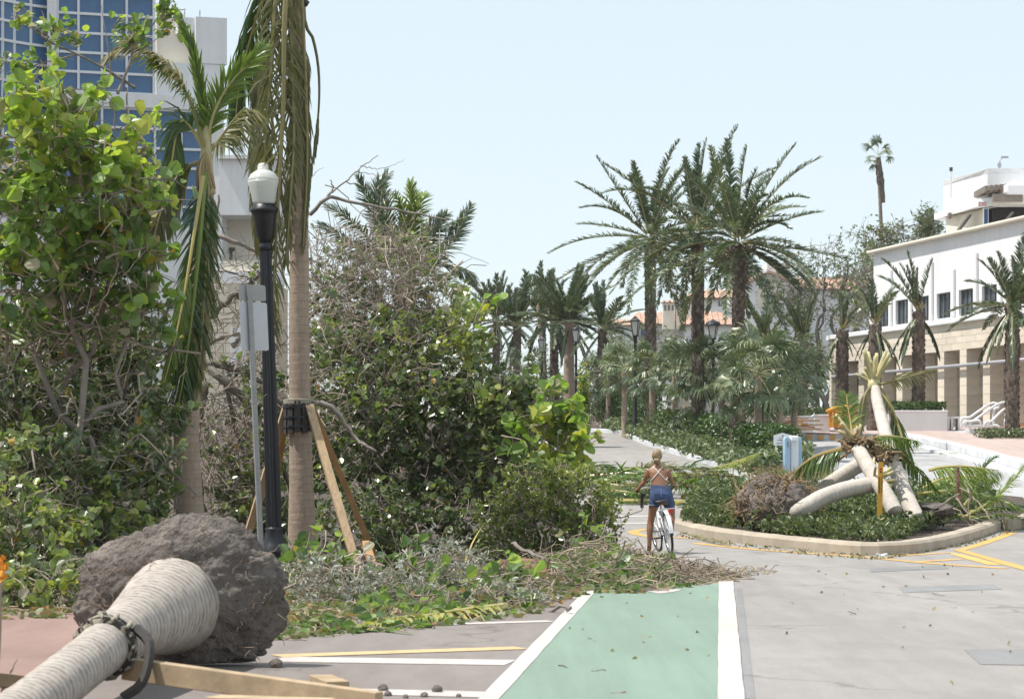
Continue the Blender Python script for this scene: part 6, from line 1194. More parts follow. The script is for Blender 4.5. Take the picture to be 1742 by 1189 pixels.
# trees behind the white building
def fartree(base, blobs, D, label, nper=70, ls=0.16, leafy=0.7, r0=0.16, mat='treeleaf', lr=(0, 1), lp=5):
    t = thing('shade_tree', base, label, 'tree'); limbs(t, base, [W(b[0], b[1], D) for b in blobs], r0, 0.12, kids=4); tm = MB(); LL = []
    for (x, y, rx, ry) in blobs: LL.append(blob(tm, x, y, D, rx, ry, 2.0, nper, 1.4, lp, ls, r0=0.02, leafy=leafy, lrng=lr, up=0.5, wob=0.8))
    tm.build('twigs', M['bark'], t, kind='stuff'); crown(t, LL, M[mat], 'tr', 0, 0.6)
fartree(GP(1400, 165), [(1345, 470, 40, 50), (1400, 460, 45, 50), (1450, 440, 40, 55), (1400, 510, 70, 40), (1340, 520, 45, 35), (1460, 500, 40, 45)], 165, 'half bare shade tree between the tall date palms and the white building', 120, 0.2, 0.6)
fartree(GP(1560, 175), [(1545, 400, 45, 28), (1590, 410, 35, 30), (1500, 410, 35, 30), (1540, 430, 70, 25), (1580, 375, 14, 20)], 175, 'bushy green tree behind the white building parapet', 110, 0.24, 0.9, lr=(0.1, 0.9))
fartree(GP(1475, 140), [(1470, 470, 22, 40), (1465, 520, 28, 30)], 140, 'slim green tree against the corner of the white building', 80, 0.2, 0.95, lr=(0.2, 1.0))
fartree(GP(1330, 135), [(1310, 620, 60, 40), (1370, 610, 50, 40), (1300, 585, 40, 25), (1340, 640, 60, 40), (1230, 635, 50, 35)], 135, 'dark green tree behind the fan palms', 90, 0.22, 0.95, lr=(0.0, 0.45), lp=6)
fartree(GP(1140, 140), [(1140, 640, 40, 40), (1090, 640, 40, 40), (1180, 645, 45, 40), (1040, 640, 30, 40)], 140, 'dense dark tree behind the row of fan palms', 90, 0.22, 0.95, lr=(0.0, 0.45), lp=6)
fartree(GP(900, 190), [(860, 640, 40, 60), (920, 650, 40, 60), (980, 660, 35, 40), (1010, 640, 25, 30)], 190, 'hazy far tree at the end of the road behind the distant palms', 90, 0.26, 0.8, lr=(0.0, 0.6))
fartree(GP(1085, 190), [(1050, 600, 30, 40), (1120, 590, 40, 30), (1000, 690, 30, 30)], 190, 'hazy green tree in front of the terracotta residence', 90, 0.26, 0.9, lr=(0.0, 0.6))
# lanterns along the road
def lantern(px, D, ytop, label, cap=False, w=1.0):
    b = GP(px, D); top = W(px, ytop, D); t = thing('lantern_post', b, label, 'street lamp', 'lantern posts along the far road'); H = top.z - b.z
    MB().lathe([(0, 0), (0.20, 0), (0.20, 0.12), (0.13, 0.3), (0.10, 0.6), (0.075, 0.9), (0.062, H - 0.95), (0.09, H - 0.92), (0.05, H - 0.85), (0, H - 0.85)], 14, tuple(b)).build('post', M['black'], t, smooth=True)
    for i in range(4):
        a = i * math.pi / 2 + 0.5; c, s = math.cos(a), math.sin(a); c2, s2 = math.cos(a + math.pi / 2), math.sin(a + math.pi / 2); r0_, r1_ = 0.13 * w, 0.26 * w; z0_, z1_ = b.z + H - 0.80, b.z + H - 0.22
        p = lambda cc, ss, r, z, f: (b.x + cc * r * f, b.y + ss * r * f, z)
        MB().add([p(c, s, r0_, z0_, 1), p(c2, s2, r0_, z0_, 1), p(c2, s2, r1_, z1_, 1), p(c, s, r1_, z1_, 1)], [(0, 1, 2, 3)]).build('pane', M['globe'], t)
        MB().tube([p(c, s, r0_, z0_ - 0.03, 1.03), p(c, s, r1_, z1_, 1.03)], 0.022, 5).build('bar', M['black'], t)
    hp = [(0, H - 0.22), (0.30 * w, H - 0.22), (0.30 * w, H - 0.17), (0.10, H - 0.06), (0.03, H), (0, H)] if not cap else [(0, H - 0.24), (0.36, H - 0.24), (0.36, H - 0.20), (0.30, H - 0.08), (0.12, H - 0.01), (0.03, H + 0.05), (0, H + 0.05)]
    MB().lathe(hp, 4 if not cap else 18, tuple(b), Matrix.Rotation(0.5 - math.pi / 4 * 0, 3, 'Z')).build('hood', M['black'], t)
    MB().lathe([(0, H - 0.86), (0.12 * w, H - 0.86), (0.15 * w, H - 0.80), (0, H - 0.80)], 12, tuple(b)).build('cup', M['black'], t)
lantern(1081, 110, 538, 'slim lantern with open white panes beside the first tall date palm', w=0.85); lantern(1213, 118, 545, 'lantern with a wide dark cap between two tall date palms', True, 1.0)
lantern(980, 144, 556, 'distant lantern standing closest to the fullest distant palm'); lantern(922, 160, 573, 'distant lantern in the middle of the three small ones', w=1.0); lantern(869, 165, 580, 'distant lantern half hidden by sea grape branches')
# far fence-like screens between palms
q = thing('white_trellis', GP(1280, 124), 'small white lattice screen above the fan palms', 'screen')
pbox(MB(), 1264, 1291, 578, 580, 124, 0.1).build('top_rail', M['frame'], q); pbox(MB(), 1264, 1291, 588, 590, 124, 0.1).build('bottom_rail', M['frame'], q)
for i in range(8): pbox(MB(), 1264 + i * 3.6, 1265.4 + i * 3.6, 580, 588, 124, 0.08).build('slat', M['frame'], q)
pbox(MB(), 1265, 1290, 590, 760, 124.02, 0.06).build('panel', M['cream'], q)
# ------------------------------------------------------------------ traffic island with the fallen palms
IK = [G(1152, 900), G(1200, 913), G(1290, 926), G(1400, 938), G(1470, 944), G(1530, 942), G(1580, 935), G(1640, 920), G(1702, 897)]
IB = [GP(1760, 56), GP(1740, 62), GP(1600, 66), GP(1450, 66), GP(1300, 64), GP(1200, 58)]
area('island_bed', IK + IB, 0.10, M['soil'])
ik = thing('island_kerb', IK[4], kind='structure')
def kerbline(pts, w, h, mat, parent):
    P = curve(pts, 90); T = unit(np.gradient(P, axis=0)); S = np.stack([T[:, 1], -T[:, 0], 0 * T[:, 0]], 1); pr = [(-w / 2, -0.05), (-w / 2, h * 0.75), (-w / 2 + 0.04, h * 0.96), (-w * 0.1, h), (w / 2, h), (w / 2, -0.05)]
    per = 11
    for k0 in range(0, 89, per):
        i0, i1 = k0, min(k0 + per, 89); V = []
        for i in range(i0, i1 + 1):
            q = P[i] + (T[i] * 0.004 if i == i0 else -T[i] * 0.004 if i == i1 else 0)
            for a, b in pr: V.append(q - S[i] * (-a) * 1.0 + np.array([0, 0, gz(q[1]) - q[2] + b + RNG.normal() * 0.002]))
        n = len(pr); m = i1 - i0 + 1; F = [(i * n + j, (i + 1) * n + j, (i + 1) * n + (j + 1) % n, i * n + (j + 1) % n) for i in range(m - 1) for j in range(n)] + [tuple(range(n)), tuple(range((m - 1) * n, m * n))[::-1]]
        mb = MB(); mb.add(V, F); mb.build('kerb_stone', M[mat], parent)
kerbline([p for p in IK[::-1]], 0.26, 0.20, 'kerb', ik)
kerbline([IK[8], GP(1720, 51.5), GP(1750, 54)], 0.26, 0.2, 'kerb', ik)
# ground cover plants: separate little plants close to the kerb, the rest as one mass
def cover(name, poly, n, label):
    C = scatter(poly, n, 0.0); mb = MB(); CC, NN, AA, SS = [], [], [], []
    for p in C:
        h = RNG.uniform(0.18, 0.46)
        for j in range(9):
            a = RNG.uniform(0, 6.28); d = np.array([math.cos(a), math.sin(a), RNG.uniform(0.1, 1.0)]); CC.append(p + np.array([RNG.normal() * 0.05, RNG.normal() * 0.05, 0.10 + h * RNG.uniform(0.35, 1.0)])); AA.append(d); NN.append(np.array([-math.cos(a) * 0.6, -math.sin(a) * 0.6, 1.0]) + RNG.normal(size=3) * 0.3); SS.append(RNG.uniform(0.07, 0.13))
    leaves(mb, CC, NN, AA, SS, 0.42, None, 0.2, 0.3); t = thing(name, (C[:, 0].mean(), C[:, 1].mean(), 0.1), label, 'ground cover', kind='stuff'); mb.build('foliage', M['cover'], t, kind='stuff')
cover('ground_cover', [(1160, 904), (1290, 924), (1400, 936), (1475, 942), (1535, 937), (1575, 916), (1650, 898), (1700, 872), (1680, 850), (1560, 850), (1400, 852), (1250, 850), (1180, 862)], 3000, 'glossy low green plants covering the traffic island')
litter('leaf_litter', [(1540, 925), (1640, 910), (1690, 890), (1600, 885), (1540, 905)], 200, 0.06, 120, 0.03, 'dryleaf', 'brown mulch and twigs at the bare corner of the island', tl=(0.1, 0.4))
# fallen palms
def islandtrunk(label, ctrl, r0, r1, marks=()):
    t = thing('fallen_palm', Vector(ctrl[0]), label, 'palm tree'); P = curve(ctrl, 140); L = np.concatenate([[0], np.cumsum(np.linalg.norm(np.diff(P, axis=0), axis=1))]); R = np.linspace(r0, r1, 140) * (1 + 0.014 * ((L / 0.085) % 1.0))
    MB().tube(P, R, 22, True, lenattr=True, jitter=0.012).build('trunk', M['cocoisle'], t, smooth=True); return t, P
def stubs(t, c, d, n, L=(0.3, 0.9), spread=0.5, r=0.045):
    for i in range(n):
        dd = unit(np.array(tuple(d)) + RNG.normal(size=3) * spread); l = RNG.uniform(*L); p = np.array(tuple(c)); mb = MB(); mb.tube(curve([p, p + dd * l * 0.5 + [0, 0, 0.02], p + dd * l], 6), np.linspace(r, r * 0.6, 6), 7, rnd=RNG.random()); mb.build('petiole', M['stem'], t, smooth=True)
def fp_(*a): return [W(x, y, d) for x, y, d in a]
i1, P1 = islandtrunk('fallen palm leaning up with a stripped crown of yellow stubs above the island', fp_((1560, 884, 48.2), (1545, 852, 48.6), (1528, 810, 49.2), (1508, 745, 50.4), (1494, 690, 51.6), (1488, 662, 52.0)), 0.155, 0.105)
C = W(1487, 655, 52.1); stubs(i1, C, (-0.05, 0.1, 1), 9, (0.45, 0.75), 0.30, 0.06); stubs(i1, C, (-0.5, 0.1, 0.6), 3, (0.3, 0.5), 0.3, 0.05)
mb = MB(); mb.tube([W(1488, 668, 52), W(1487, 655, 52.1), W(1487, 645, 52.1)], [0.125, 0.13, 0.11], 14, rnd=0.8); mb.build('crown_base', M['stem'], i1, smooth=True)
fr_obj(i1, fp_((1490, 655, 52), (1520, 648, 52), (1555, 638, 52), (1588, 630, 52)), 'cocodry', leaf=0.30, n=50, r0=0.035, ang=(50, 25), droop=0.5, hang=0.3, side=Vector((0, 0, 1)), rnd=(0.5, 0.8), bare=0.25, loss=0.3)
fr_obj(i1, fp_((1484, 655, 52), (1472, 670, 51.8), (1466, 700, 51.7), (1462, 735, 51.6)), 'cocodry', leaf=0.35, n=50, r0=0.03, ang=(40, 20), droop=0.5, hang=0.8, side=Vector((1, 0, 0)), rnd=(0.4, 0.7), bare=0.1, loss=0.2)
fr_obj(i1, fp_((1496, 665, 52), (1515, 690, 51.9), (1530, 730, 51.8), (1545, 775, 51.6), (1556, 800, 51.5)), 'coco', leaf=0.55, n=70, r0=0.05, ang=(42, 20), droop=0.4, hang=0.5, side=Vector((1, 0.2, 0)), rnd=(0.15, 0.4), bare=0.3)
fr_obj(i1, fp_((1498, 660, 52), (1512, 680, 51.9), (1525, 715, 51.8)), 'cocodry', leaf=0.3, n=40, r0=0.03, ang=(40, 20), droop=0.5, hang=0.8, side=Vector((1, 0.2, 0)), rnd=(0.4, 0.7), bare=0.2, loss=0.4)
i2, P2 = islandtrunk('fallen palm lying low across the island with its root ball at the kerb side', fp_((1345, 876, 47.5), (1372, 862, 47.3), (1400, 846, 47.4), (1440, 832, 47.6), (1482, 824, 47.8)), 0.16, 0.14)
C = W(1486, 824, 47.8); stubs(i2, C, (1, 0.1, 0.25), 8, (0.25, 0.5), 0.4, 0.05); stubs(i2, C, (0.3, -0.3, 0.9), 4, (0.25, 0.6), 0.35, 0.035)
RB = rootball(i2, W(1318, 866, 47.9), (0.70, 0.6, 0.58), (0.9, 0.3, 0), 'rootsoil', seed=5, rough=0.22, squash=0.9, flatten=0.05); tm = MB()
for j in range(420):
    a = RNG.uniform(0, 6.28); b = RNG.uniform(-0.2, 1.4); p = np.array(tuple(W(1318, 866, 47.9))) + np.array([math.cos(a) * math.cos(b) * 0.72, math.sin(a) * math.cos(b) * 0.6, math.sin(b) * 0.58]); q = p + RNG.normal(size=3) * 0.16 + np.array([0.05 * math.cos(a), 0, -0.03]); q[2] = max(q[2], 0.1)
    tm.tube(crooked(p, q, 5, 0.35), [0.012, 0.011, 0.009, 0.007, 0.003], 4, False, rnd=RNG.random())
tm.build('root_fibres', M['fibre'], i2, kind='stuff')
i3, P3 = islandtrunk('short fallen palm trunk resting behind the low trunk by the root ball', fp_((1380, 850, 49.0), (1410, 825, 49.1), (1450, 798, 49.3), (1462, 792, 49.4)), 0.155, 0.135)
i4, P4 = islandtrunk('fallen palm tilted in the middle of the island with a brown torn crown', fp_((1522, 870, 47.2), (1505, 838, 47.5), (1488, 812, 47.8), (1470, 782, 48.2), (1460, 765, 48.5)), 0.145, 0.13)
C = W(1456, 756, 48.6); stubs(i4, C, (-0.2, 0, 1), 8, (0.3, 0.7), 0.55, 0.045)
tm = MB()
for j in range(55):
    p = np.array(tuple(C)) + RNG.normal(size=3) * [0.13, 0.12, 0.06]; tm.tube(crooked(p, p + RNG.normal(size=3) * [0.15, 0.12, 0.1], 5, 0.3), [0.03, 0.03, 0.025, 0.02, 0.01], 5, False, rnd=RNG.random())
for j in range(40):
    p = np.array(tuple(W(1500, 778, 48.8))) + RNG.normal(size=3) * [0.15, 0.12, 0.06]; tm.tube(crooked(p, p + RNG.normal(size=3) * [0.14, 0.12, 0.08], 5, 0.3), [0.03, 0.03, 0.025, 0.02, 0.01], 5, False, rnd=RNG.random())
tm.build('crown_fibre', M['fibre'], i4, kind='stuff')
fr_obj(i4, fp_((1452, 758, 48.6), (1447, 720, 48.8), (1442, 690, 48.9), (1440, 670, 49)), 'coco', leaf=0.38, n=50, r0=0.035, ang=(60, 40), droop=0.5, side=Vector((1, 0.2, 0)), rnd=(0.4, 0.6), bare=0.3, rr=0.85, loss=0.4)
fr_obj(i4, fp_((1450, 760, 48.6), (1425, 765, 48.7), (1390, 775, 48.8), (1360, 795, 48.9), (1345, 818, 49)), 'coco', leaf=0.62, n=85, r0=0.05, ang=(60, 30), droop=0.8, hang=0.8, side=Vector((0.3, -0.8, 0)), rnd=(0.1, 0.4), bare=0.15, rr=0.85)
fr_obj(i4, fp_((1460, 760, 48.6), (1480, 745, 49), (1520, 742, 49.4), (1560, 750, 49.8)), 'coco', leaf=0.5, n=60, r0=0.04, ang=(60, 30), droop=0.7, hang=0.4, side=None, rnd=(0.2, 0.5), bare=0.1)
fr_obj(i4, fp_((1470, 765, 48.8), (1510, 760, 49.5), (1550, 790, 50), (1590, 830, 50.5)), 'coco', leaf=0.5, n=60, r0=0.04, ang=(50, 25), droop=0.6, hang=0.3, side=None, rnd=(0.2, 0.5), bare=0.1)
# second root ball and broken branches at the right
rb2 = thing('root_mound', W(1600, 870, 49.5), 'grey mound of torn roots at the foot of the leaning fallen palm', 'root ball'); rootball(rb2, W(1590, 868, 49.5), (0.40, 0.36, 0.15), (0.9, 0.3, 0), 'rootsoil', 'soil', seed=8, rough=0.2, squash=0.95)
bb = thing('broken_shrub', W(1640, 890, 49.5), 'broken leafless shrub with an upright dark stub on the island corner', 'shrub')
mb = MB(); mb.tube(crooked(W(1632, 850, 49.5), W(1630, 795, 49.5), 8, 0.06), np.linspace(0.055, 0.03, 8), 7); mb.build('stub', M['boot'], bb)
for path in ([(1632, 840), (1600, 860), (1575, 870)], [(1632, 830), (1645, 850), (1665, 880), (1690, 890)], [(1625, 845), (1650, 870), (1672, 890)], [(1640, 820), (1660, 855), (1655, 890)], [(1615, 860), (1640, 885), (1660, 900)]):
    mb = MB(); mb.tube(crooked(W(*path[0], 49.4), W(*path[-1], 49.2), 9, 0.12), np.linspace(0.02, 0.01, 9), 5, rnd=RNG.random()); mb.build('branch', M['twig'], bb)
for i, (c, k) in enumerate((([(1580, 800), (1600, 795), (1640, 793), (1700, 800)], dict(leaf=0.55, hang=0.7)), ([(1560, 840), (1620, 835), (1680, 845), (1750, 870)], dict(leaf=0.5, hang=0.1)), ([(1640, 880), (1690, 850), (1720, 820), (1742, 795)], dict(leaf=0.55, hang=0.0)), ([(1650, 870), (1700, 865), (1745, 860), (1790, 858)], dict(leaf=0.5, hang=0.1)), ([(1600, 870), (1660, 880), (1710, 876), (1760, 890)], dict(leaf=0.45, hang=0.1)), ([(1640, 860), (1662, 830), (1672, 800), (1690, 780)], dict(leaf=0.5, hang=0.0)), ([(1570, 830), (1600, 815), (1640, 810), (1690, 815)], dict(leaf=0.6, hang=0.5)), ([(1690, 890), (1720, 880), (1760, 878), (1800, 884)], dict(leaf=0.4, hang=0.1)))):
    lab = ('fallen frond with hanging leaflets behind the leaning palm base', 'fallen frond spread across the middle of the island corner', 'fallen frond tilting up towards the plaza kerb', 'fallen frond lying beyond the yellow lines at the right edge', 'low frond lying over the broken shrub', 'upright torn frond beside the broken shrub', 'arching fallen frond behind the mound of roots', 'frond tip lying on the asphalt at the right edge')[i]
    t = thing('fallen_frond', W(*c[0], 50.5), lab, 'palm frond'); mb = MB(); frond(mb, [W(x, y, 50.6 + 0.35 * i) for x, y in c], n=60, r0=0.035, ang=(55, 25), droop=0.5, rnd=(0.15, 0.6), bare=0.05, **k); mb.build('blade', M['coco'], t)
# marker stake
sk = thing('marker_stake', W(1497, 880, 46.6), 'yellow marker stake with black lettering standing among the island plants', 'marker')
M['stake'] = solid('yellow_stake', (0.62, 0.34, 0.03), 0.5, var=0.1, scale=5, bmp=0.05)
a, b = W(1496, 888, 46.6), W(1498.5, 786, 46.6); MB().beam(a, b, 0.092, 0.012, up=(0, -1, 0)).build('blade', M['stake'], sk, bevel=0.003)
dsk = (b - a).normalized(); RS = Matrix((dsk, Vector((-dsk.z, 0, dsk.x)) , Vector((0, -1, 0)))).transposed()   # text runs up the stake
def onst(t, o=0.0): return a + (b - a) * t + Vector((o, -0.0085, 0))
for i in range(9):      # the photo's lettering is too small to read: dark marks in two columns
    MB().box(onst(0.50 + i * 0.030, -0.018), (0.028, 0.004, 0.021)).build('lettering', M['ink'], sk)
for i in range(11): MB().box(onst(0.49 + i * 0.026, 0.024), (0.017, 0.004, 0.016 if i % 4 else 0.006)).build('lettering', M['ink'], sk)
MB().lathe([(0, -0.002), (0.022, -0.002), (0.022, 0.002), (0, 0.002)], 16, tuple(onst(0.885)), Matrix.Rotation(math.radians(90), 3, 'X')).build('red_disc', M['red'], sk)
MB().box(onst(0.84), (0.035, 0.004, 0.03)).build('symbol', M['ink'], sk)
fl = thing('yellow_flag', W(1482, 925, 43.5), 'small yellow marker flag among the plants at the island kerb', 'flag')
MB().tube([W(1483, 928, 43.5), W(1482, 903, 43.5)], 0.006, 5).build('wire', M['galv'], fl); MB().add([W(1478, 918, 43.5), W(1483, 903, 43.48), W(1487, 919, 43.46), W(1478, 918, 43.49), W(1483, 903, 43.47), W(1487, 919, 43.45)], [(0, 1, 2), (5, 4, 3), (0, 3, 4, 1), (1, 4, 5, 2), (2, 5, 3, 0)]).build('flag_cloth', M['stake'], fl)
# fronds heaped on the road behind the cyclist
GR = 'fronds heaped on the road behind the cyclist'
for i, (c, k, lab) in enumerate((([(1035, 852, 60.6), (1100, 852, 60.6), (1170, 852, 60.6), (1215, 848, 60.8)], dict(leaf=0.5, rr=0.95, r0=0.07), 'frond with a thick pale stalk at the very front of the heap on the road'), ([(1000, 815, 64), (1030, 822, 63.5), (1070, 828, 63), (1110, 838, 62)], dict(leaf=0.7), 'dark frond of the heap reaching from behind the round bush'), ([(1010, 800, 66), (1040, 815, 65), (1085, 825, 64), (1120, 830, 63)], dict(leaf=0.7), 'upper dark frond of the heap behind the round bush'),
        ([(1030, 818, 64), (1062, 800, 64), (1085, 798, 64), (1110, 812, 63)], dict(leaf=0.35, r0=0.06, rr=0.97), 'arched bare frond stalk above the heap beside the cyclist'), ([(1150, 815, 65), (1200, 835, 64), (1240, 842, 63.5), (1290, 845, 63)], dict(leaf=0.6, rr=0.98), 'pale stalked frond lying to the right of the cyclist'), ([(1160, 845, 61.5), (1210, 838, 61.8), (1260, 842, 62), (1300, 848, 62)], dict(leaf=0.55, r0=0.07, rr=0.99), 'thick white stalked frond nearest the island'),
        ([(1140, 830, 63), (1190, 825, 64), (1240, 815, 65.5), (1290, 800, 67)], dict(leaf=0.7), 'green frond fanning towards the median kerb'), ([(1180, 800, 68), (1215, 795, 69), (1250, 785, 70), (1290, 770, 71)], dict(leaf=0.5, rnd=(0.5, 0.7)), 'yellowing frond propped against the median nose'), ([(1130, 812, 66), (1170, 806, 66), (1210, 808, 66), (1260, 812, 66)], dict(leaf=0.6), 'frond lying flat at the back of the heap'), ([(1250, 835, 63), (1270, 820, 63.5), (1300, 805, 64), (1330, 800, 65)], dict(leaf=0.6), 'frond tip of the heap touching the island root ball'),
        ([(1020, 838, 61.6), (1050, 835, 61.6), (1090, 840, 61.4), (1120, 845, 61.2)], dict(leaf=0.6), 'frond of the heap just behind the bush edge'), ([(1150, 855, 59.5), (1190, 850, 60), (1230, 848, 60.5), (1280, 838, 61)], dict(leaf=0.5), 'frond of the heap fallen over the corner of the island'))):
    kk2 = dict(n=70, ang=(58, 28), droop=0.5, hang=0.25, bare=0.06, rnd=(0.05, 0.4)); kk2.update(k); downfrond([W(*q) for q in c], lab, 'coco', GR, **kk2)
for i in range(15):
    x = RNG.uniform(1010, 1270); D = RNG.uniform(61, 66); q = np.array(tuple(GP(x, D, RNG.uniform(0.12, 0.55)))); a = RNG.choice([0, math.pi]) + RNG.normal() * 0.5; dd = np.array([math.cos(a), math.sin(a) * 0.8, 0]); l = RNG.uniform(1.6, 2.8)
    downfrond([q - dd * l / 2 + [0, 0, 0.12], q + [0, 0, RNG.uniform(0.1, 0.3)], q + dd * l / 2], 'green palm frond lying jumbled inside the heap on the road', 'coco' if i % 3 else 'cocodry', GR, leaf=0.62, n=44, ang=(62, 32), droop=0.4, hang=0.0, wob=0.22, lift=0.2, width=0.05, r0=0.032, rnd=(0.0, 0.45), loss=0.15)
downfrond([G(1178, 914, 0.05), G(1205, 922, 0.06), G(1240, 930, 0.04)], 'small pale curled frond lying on the road by the island kerb', 'cocodry', leaf=0.2, n=30, rnd=(0.4, 0.7))
downfrond([GP(1060, 112, 0.1), GP(1075, 110, 0.1), GP(1095, 108, 0.1)], 'small frond lying on the far bend of the road', 'coco', leaf=0.4, n=40)
downfrond([GP(1600, 92, 0.1), GP(1620, 90, 0.12), GP(1640, 88.5, 0.1)], 'small green frond lying against the plaza kerb', 'coco', leaf=0.35, n=40)
# paper scrap
mb = MB(); q = G(1500, 945); mb.tube(crooked(q + Vector((-0.08, 0, 0.03)), q + Vector((0.09, 0, 0.03)), 6, 0.2), [0.01, 0.03, 0.04, 0.035, 0.03, 0.01], 6); mb.build('paper_scrap', M['frame'], label='crumpled white scrap lying against the island kerb', cat='litter')
# ------------------------------------------------------------------ bicycle
M['bikewhite'] = solid('white_bike_paint', (0.74, 0.76, 0.79), 0.3, var=0.05, bmp=0)
M['rubber'] = solid('tyre_rubber', (0.02, 0.02, 0.021), 0.7, bmp=0.1)
M['chrome'] = solid('bright_steel', (0.62, 0.62, 0.63), 0.28, 0.9, var=0.05, bmp=0)
M['saddle'] = solid('black_saddle', (0.03, 0.028, 0.027), 0.5, bmp=0.1)
DBK = 41.75
rc0 = GP(1141.5, DBK); bk = thing('bicycle', rc0, 'white upright bicycle with rear rack and red rear light held by the cyclist', 'bicycle')
RB_ = (Matrix.Rotation(math.radians(6.5), 3, 'Z') @ Matrix.Rotation(math.radians(-8.5), 3, 'Y'))
def bl(x, y, z): return rc0 + RB_ @ Vector((x, y, z))
def btube(name, pts, r, mat, parent=None, n=8): return MB().tube(curve([bl(*p) for p in pts], max(6, 5 * (len(pts) - 1))), r, n).build(name, M[mat], parent or bk, smooth=True)
WR = 0.335
def wheel(yc, steer=0.0):
    Rw = RB_ @ Matrix.Rotation(steer, 3, 'Z'); c = bl(0, yc, WR); w = MB()
    def ring(R, r, n=40, m=8):
        a = np.linspace(0, 2 * np.pi, n, endpoint=False); b = np.linspace(0, 2 * np.pi, m, endpoint=False); V = np.array([(r * math.sin(q), (R + r * math.cos(q)) * math.cos(p), (R + r * math.cos(q)) * math.sin(p)) for p in a for q in b]) @ np.array(Rw).T + np.array(c)
        return MB().add(V, [(i * m + j, ((i + 1) % n) * m + j, ((i + 1) % n) * m + (j + 1) % m, i * m + (j + 1) % m) for i in range(n) for j in range(m)])
    hub = MB().tube([c + Rw @ Vector((-0.05, 0, 0)), c + Rw @ Vector((0.05, 0, 0))], 0.022, 10).build('wheel', M['chrome'], bk)
    ring(WR - 0.02, 0.021).build('tyre', M['rubber'], hub, smooth=True); ring(WR - 0.05, 0.013).build('rim', M['chrome'], hub, smooth=True)
    sp_ = MB()
    for i in range(24):
        a = i * math.pi / 12; s = 0.03 if i % 2 else -0.03; sp_.tube([c + Rw @ Vector((s, 0.02 * math.cos(a + 1), 0.02 * math.sin(a + 1))), c + Rw @ Vector((0, (WR - 0.055) * math.cos(a), (WR - 0.055) * math.sin(a)))], 0.0022, 4, False)
    sp_.build('spokes', M['chrome'], hub, kind='stuff')
wheel(0.0); wheel(1.08, math.radians(5))
fr_ = lambda *p: btube('frame', p, 0.019, 'bikewhite')
btube('frame_tube', [(0, 0.42, 0.30), (0, 0.30, 0.72)], 0.019, 'bikewhite'); btube('frame_tube', [(0, 0.42, 0.30), (0, 0.65, 0.40), (0, 0.90, 0.78)], 0.024, 'bikewhite'); btube('frame_tube', [(0, 0.35, 0.56), (0, 0.62, 0.58), (0, 0.88, 0.86)], 0.019, 'bikewhite'); btube('head_tube', [(0, 0.91, 0.72), (0, 0.87, 0.92)], 0.024, 'bikewhite')
for s in (-1, 1):
    btube('chain_stay', [(s * 0.05, 0, WR), (s * 0.035, 0.42, 0.30)], 0.010, 'bikewhite'); btube('seat_stay', [(s * 0.05, 0, WR), (s * 0.03, 0.31, 0.68)], 0.009, 'bikewhite'); btube('fork', [(s * 0.05, 1.08, WR), (s * 0.045, 0.97, 0.62), (s * 0.02, 0.92, 0.72)], 0.012, 'bikewhite')
btube('seat_post', [(0, 0.30, 0.70), (0, 0.27, 0.80)], 0.014, 'chrome'); btube('stem', [(0, 0.87, 0.90), (0, 0.855, 1.04)], 0.014, 'chrome')
btube('handlebar', [(-0.30, 0.55, 1.03), (-0.26, 0.66, 1.05), (-0.13, 0.82, 1.07), (0, 0.855, 1.05), (0.13, 0.82, 1.07), (0.26, 0.66, 1.05), (0.30, 0.55, 1.03)], 0.012, 'chrome')
for s in (-1, 1): btube('grip', [(s * 0.30, 0.54, 1.03), (s * 0.27, 0.63, 1.047)], 0.018, 'saddle')
sd = MB(); prof = [(0.23, 0.13, 0.0), (0.15, 0.125, 0.03), (0.30, 0.07, 0.025), (0.44, 0.025, 0.0)]
sV = []; 
for y, w, h in ((0.13, 0.06, 0.0), (0.16, 0.115, 0.03), (0.22, 0.12, 0.035), (0.30, 0.07, 0.03), (0.38, 0.035, 0.02), (0.43, 0.015, 0.0)):
    for t in range(8): a = t * math.pi / 4; sV.append(bl(w * math.cos(a), y, 0.825 + h * 0.4 + 0.028 * math.sin(a)))
sd.add(sV, [(i * 8 + j, i * 8 + (j + 1) % 8, (i + 1) * 8 + (j + 1) % 8, (i + 1) * 8 + j) for i in range(5) for j in range(8)] + [tuple(range(8))[::-1], tuple(range(40, 48))]); sd.build('saddle', M['saddle'], bk, smooth=True)
def fender(yc, a0, a1):
    m = MB(); L, R = [], []
    for a in np.linspace(math.radians(a0), math.radians(a1), 16): L.append(bl(-0.032, yc + (WR + 0.025) * math.cos(a), WR + (WR + 0.025) * math.sin(a))); R.append(bl(0.032, yc + (WR + 0.025) * math.cos(a), WR + (WR + 0.025) * math.sin(a)))
    n = len(L); o = [bl(0, 0, 0) - bl(0, 0, 0)] * n; m.strip(L, R); L2 = [p + (p - bl(0, yc, WR)).normalized() * 0.004 for p in L]; R2 = [p + (p - bl(0, yc, WR)).normalized() * 0.004 for p in R]; m.strip(R2, L2); m.build('fender', M['bikewhite'], bk, smooth=True)
fender(0.0, 60, 178); fender(1.08, 40, 130)
for s in (-1, 1): btube('rack_rail', [(s * 0.06, 0.25, 0.72), (s * 0.06, -0.12, 0.72), (s * 0.06, -0.2, 0.715)], 0.007, 'chrome')
for y in (0.2, 0.05, -0.1, -0.2): btube('rack_bar', [(-0.08, y, 0.72), (0.08, y, 0.72)], 0.006, 'chrome')
btube('rack_bar', [(-0.16, -0.205, 0.722), (0.13, -0.205, 0.722)], 0.009, 'chrome')
for s in (-1, 1): btube('rack_stay', [(s * 0.06, -0.05, 0.72), (s * 0.055, 0.0, WR)], 0.006, 'chrome')
MB().tube([bl(0.05, -0.215, 0.68), bl(0.05, -0.25, 0.68)], 0.036, 14).build('rear_light', M['red'], bk)
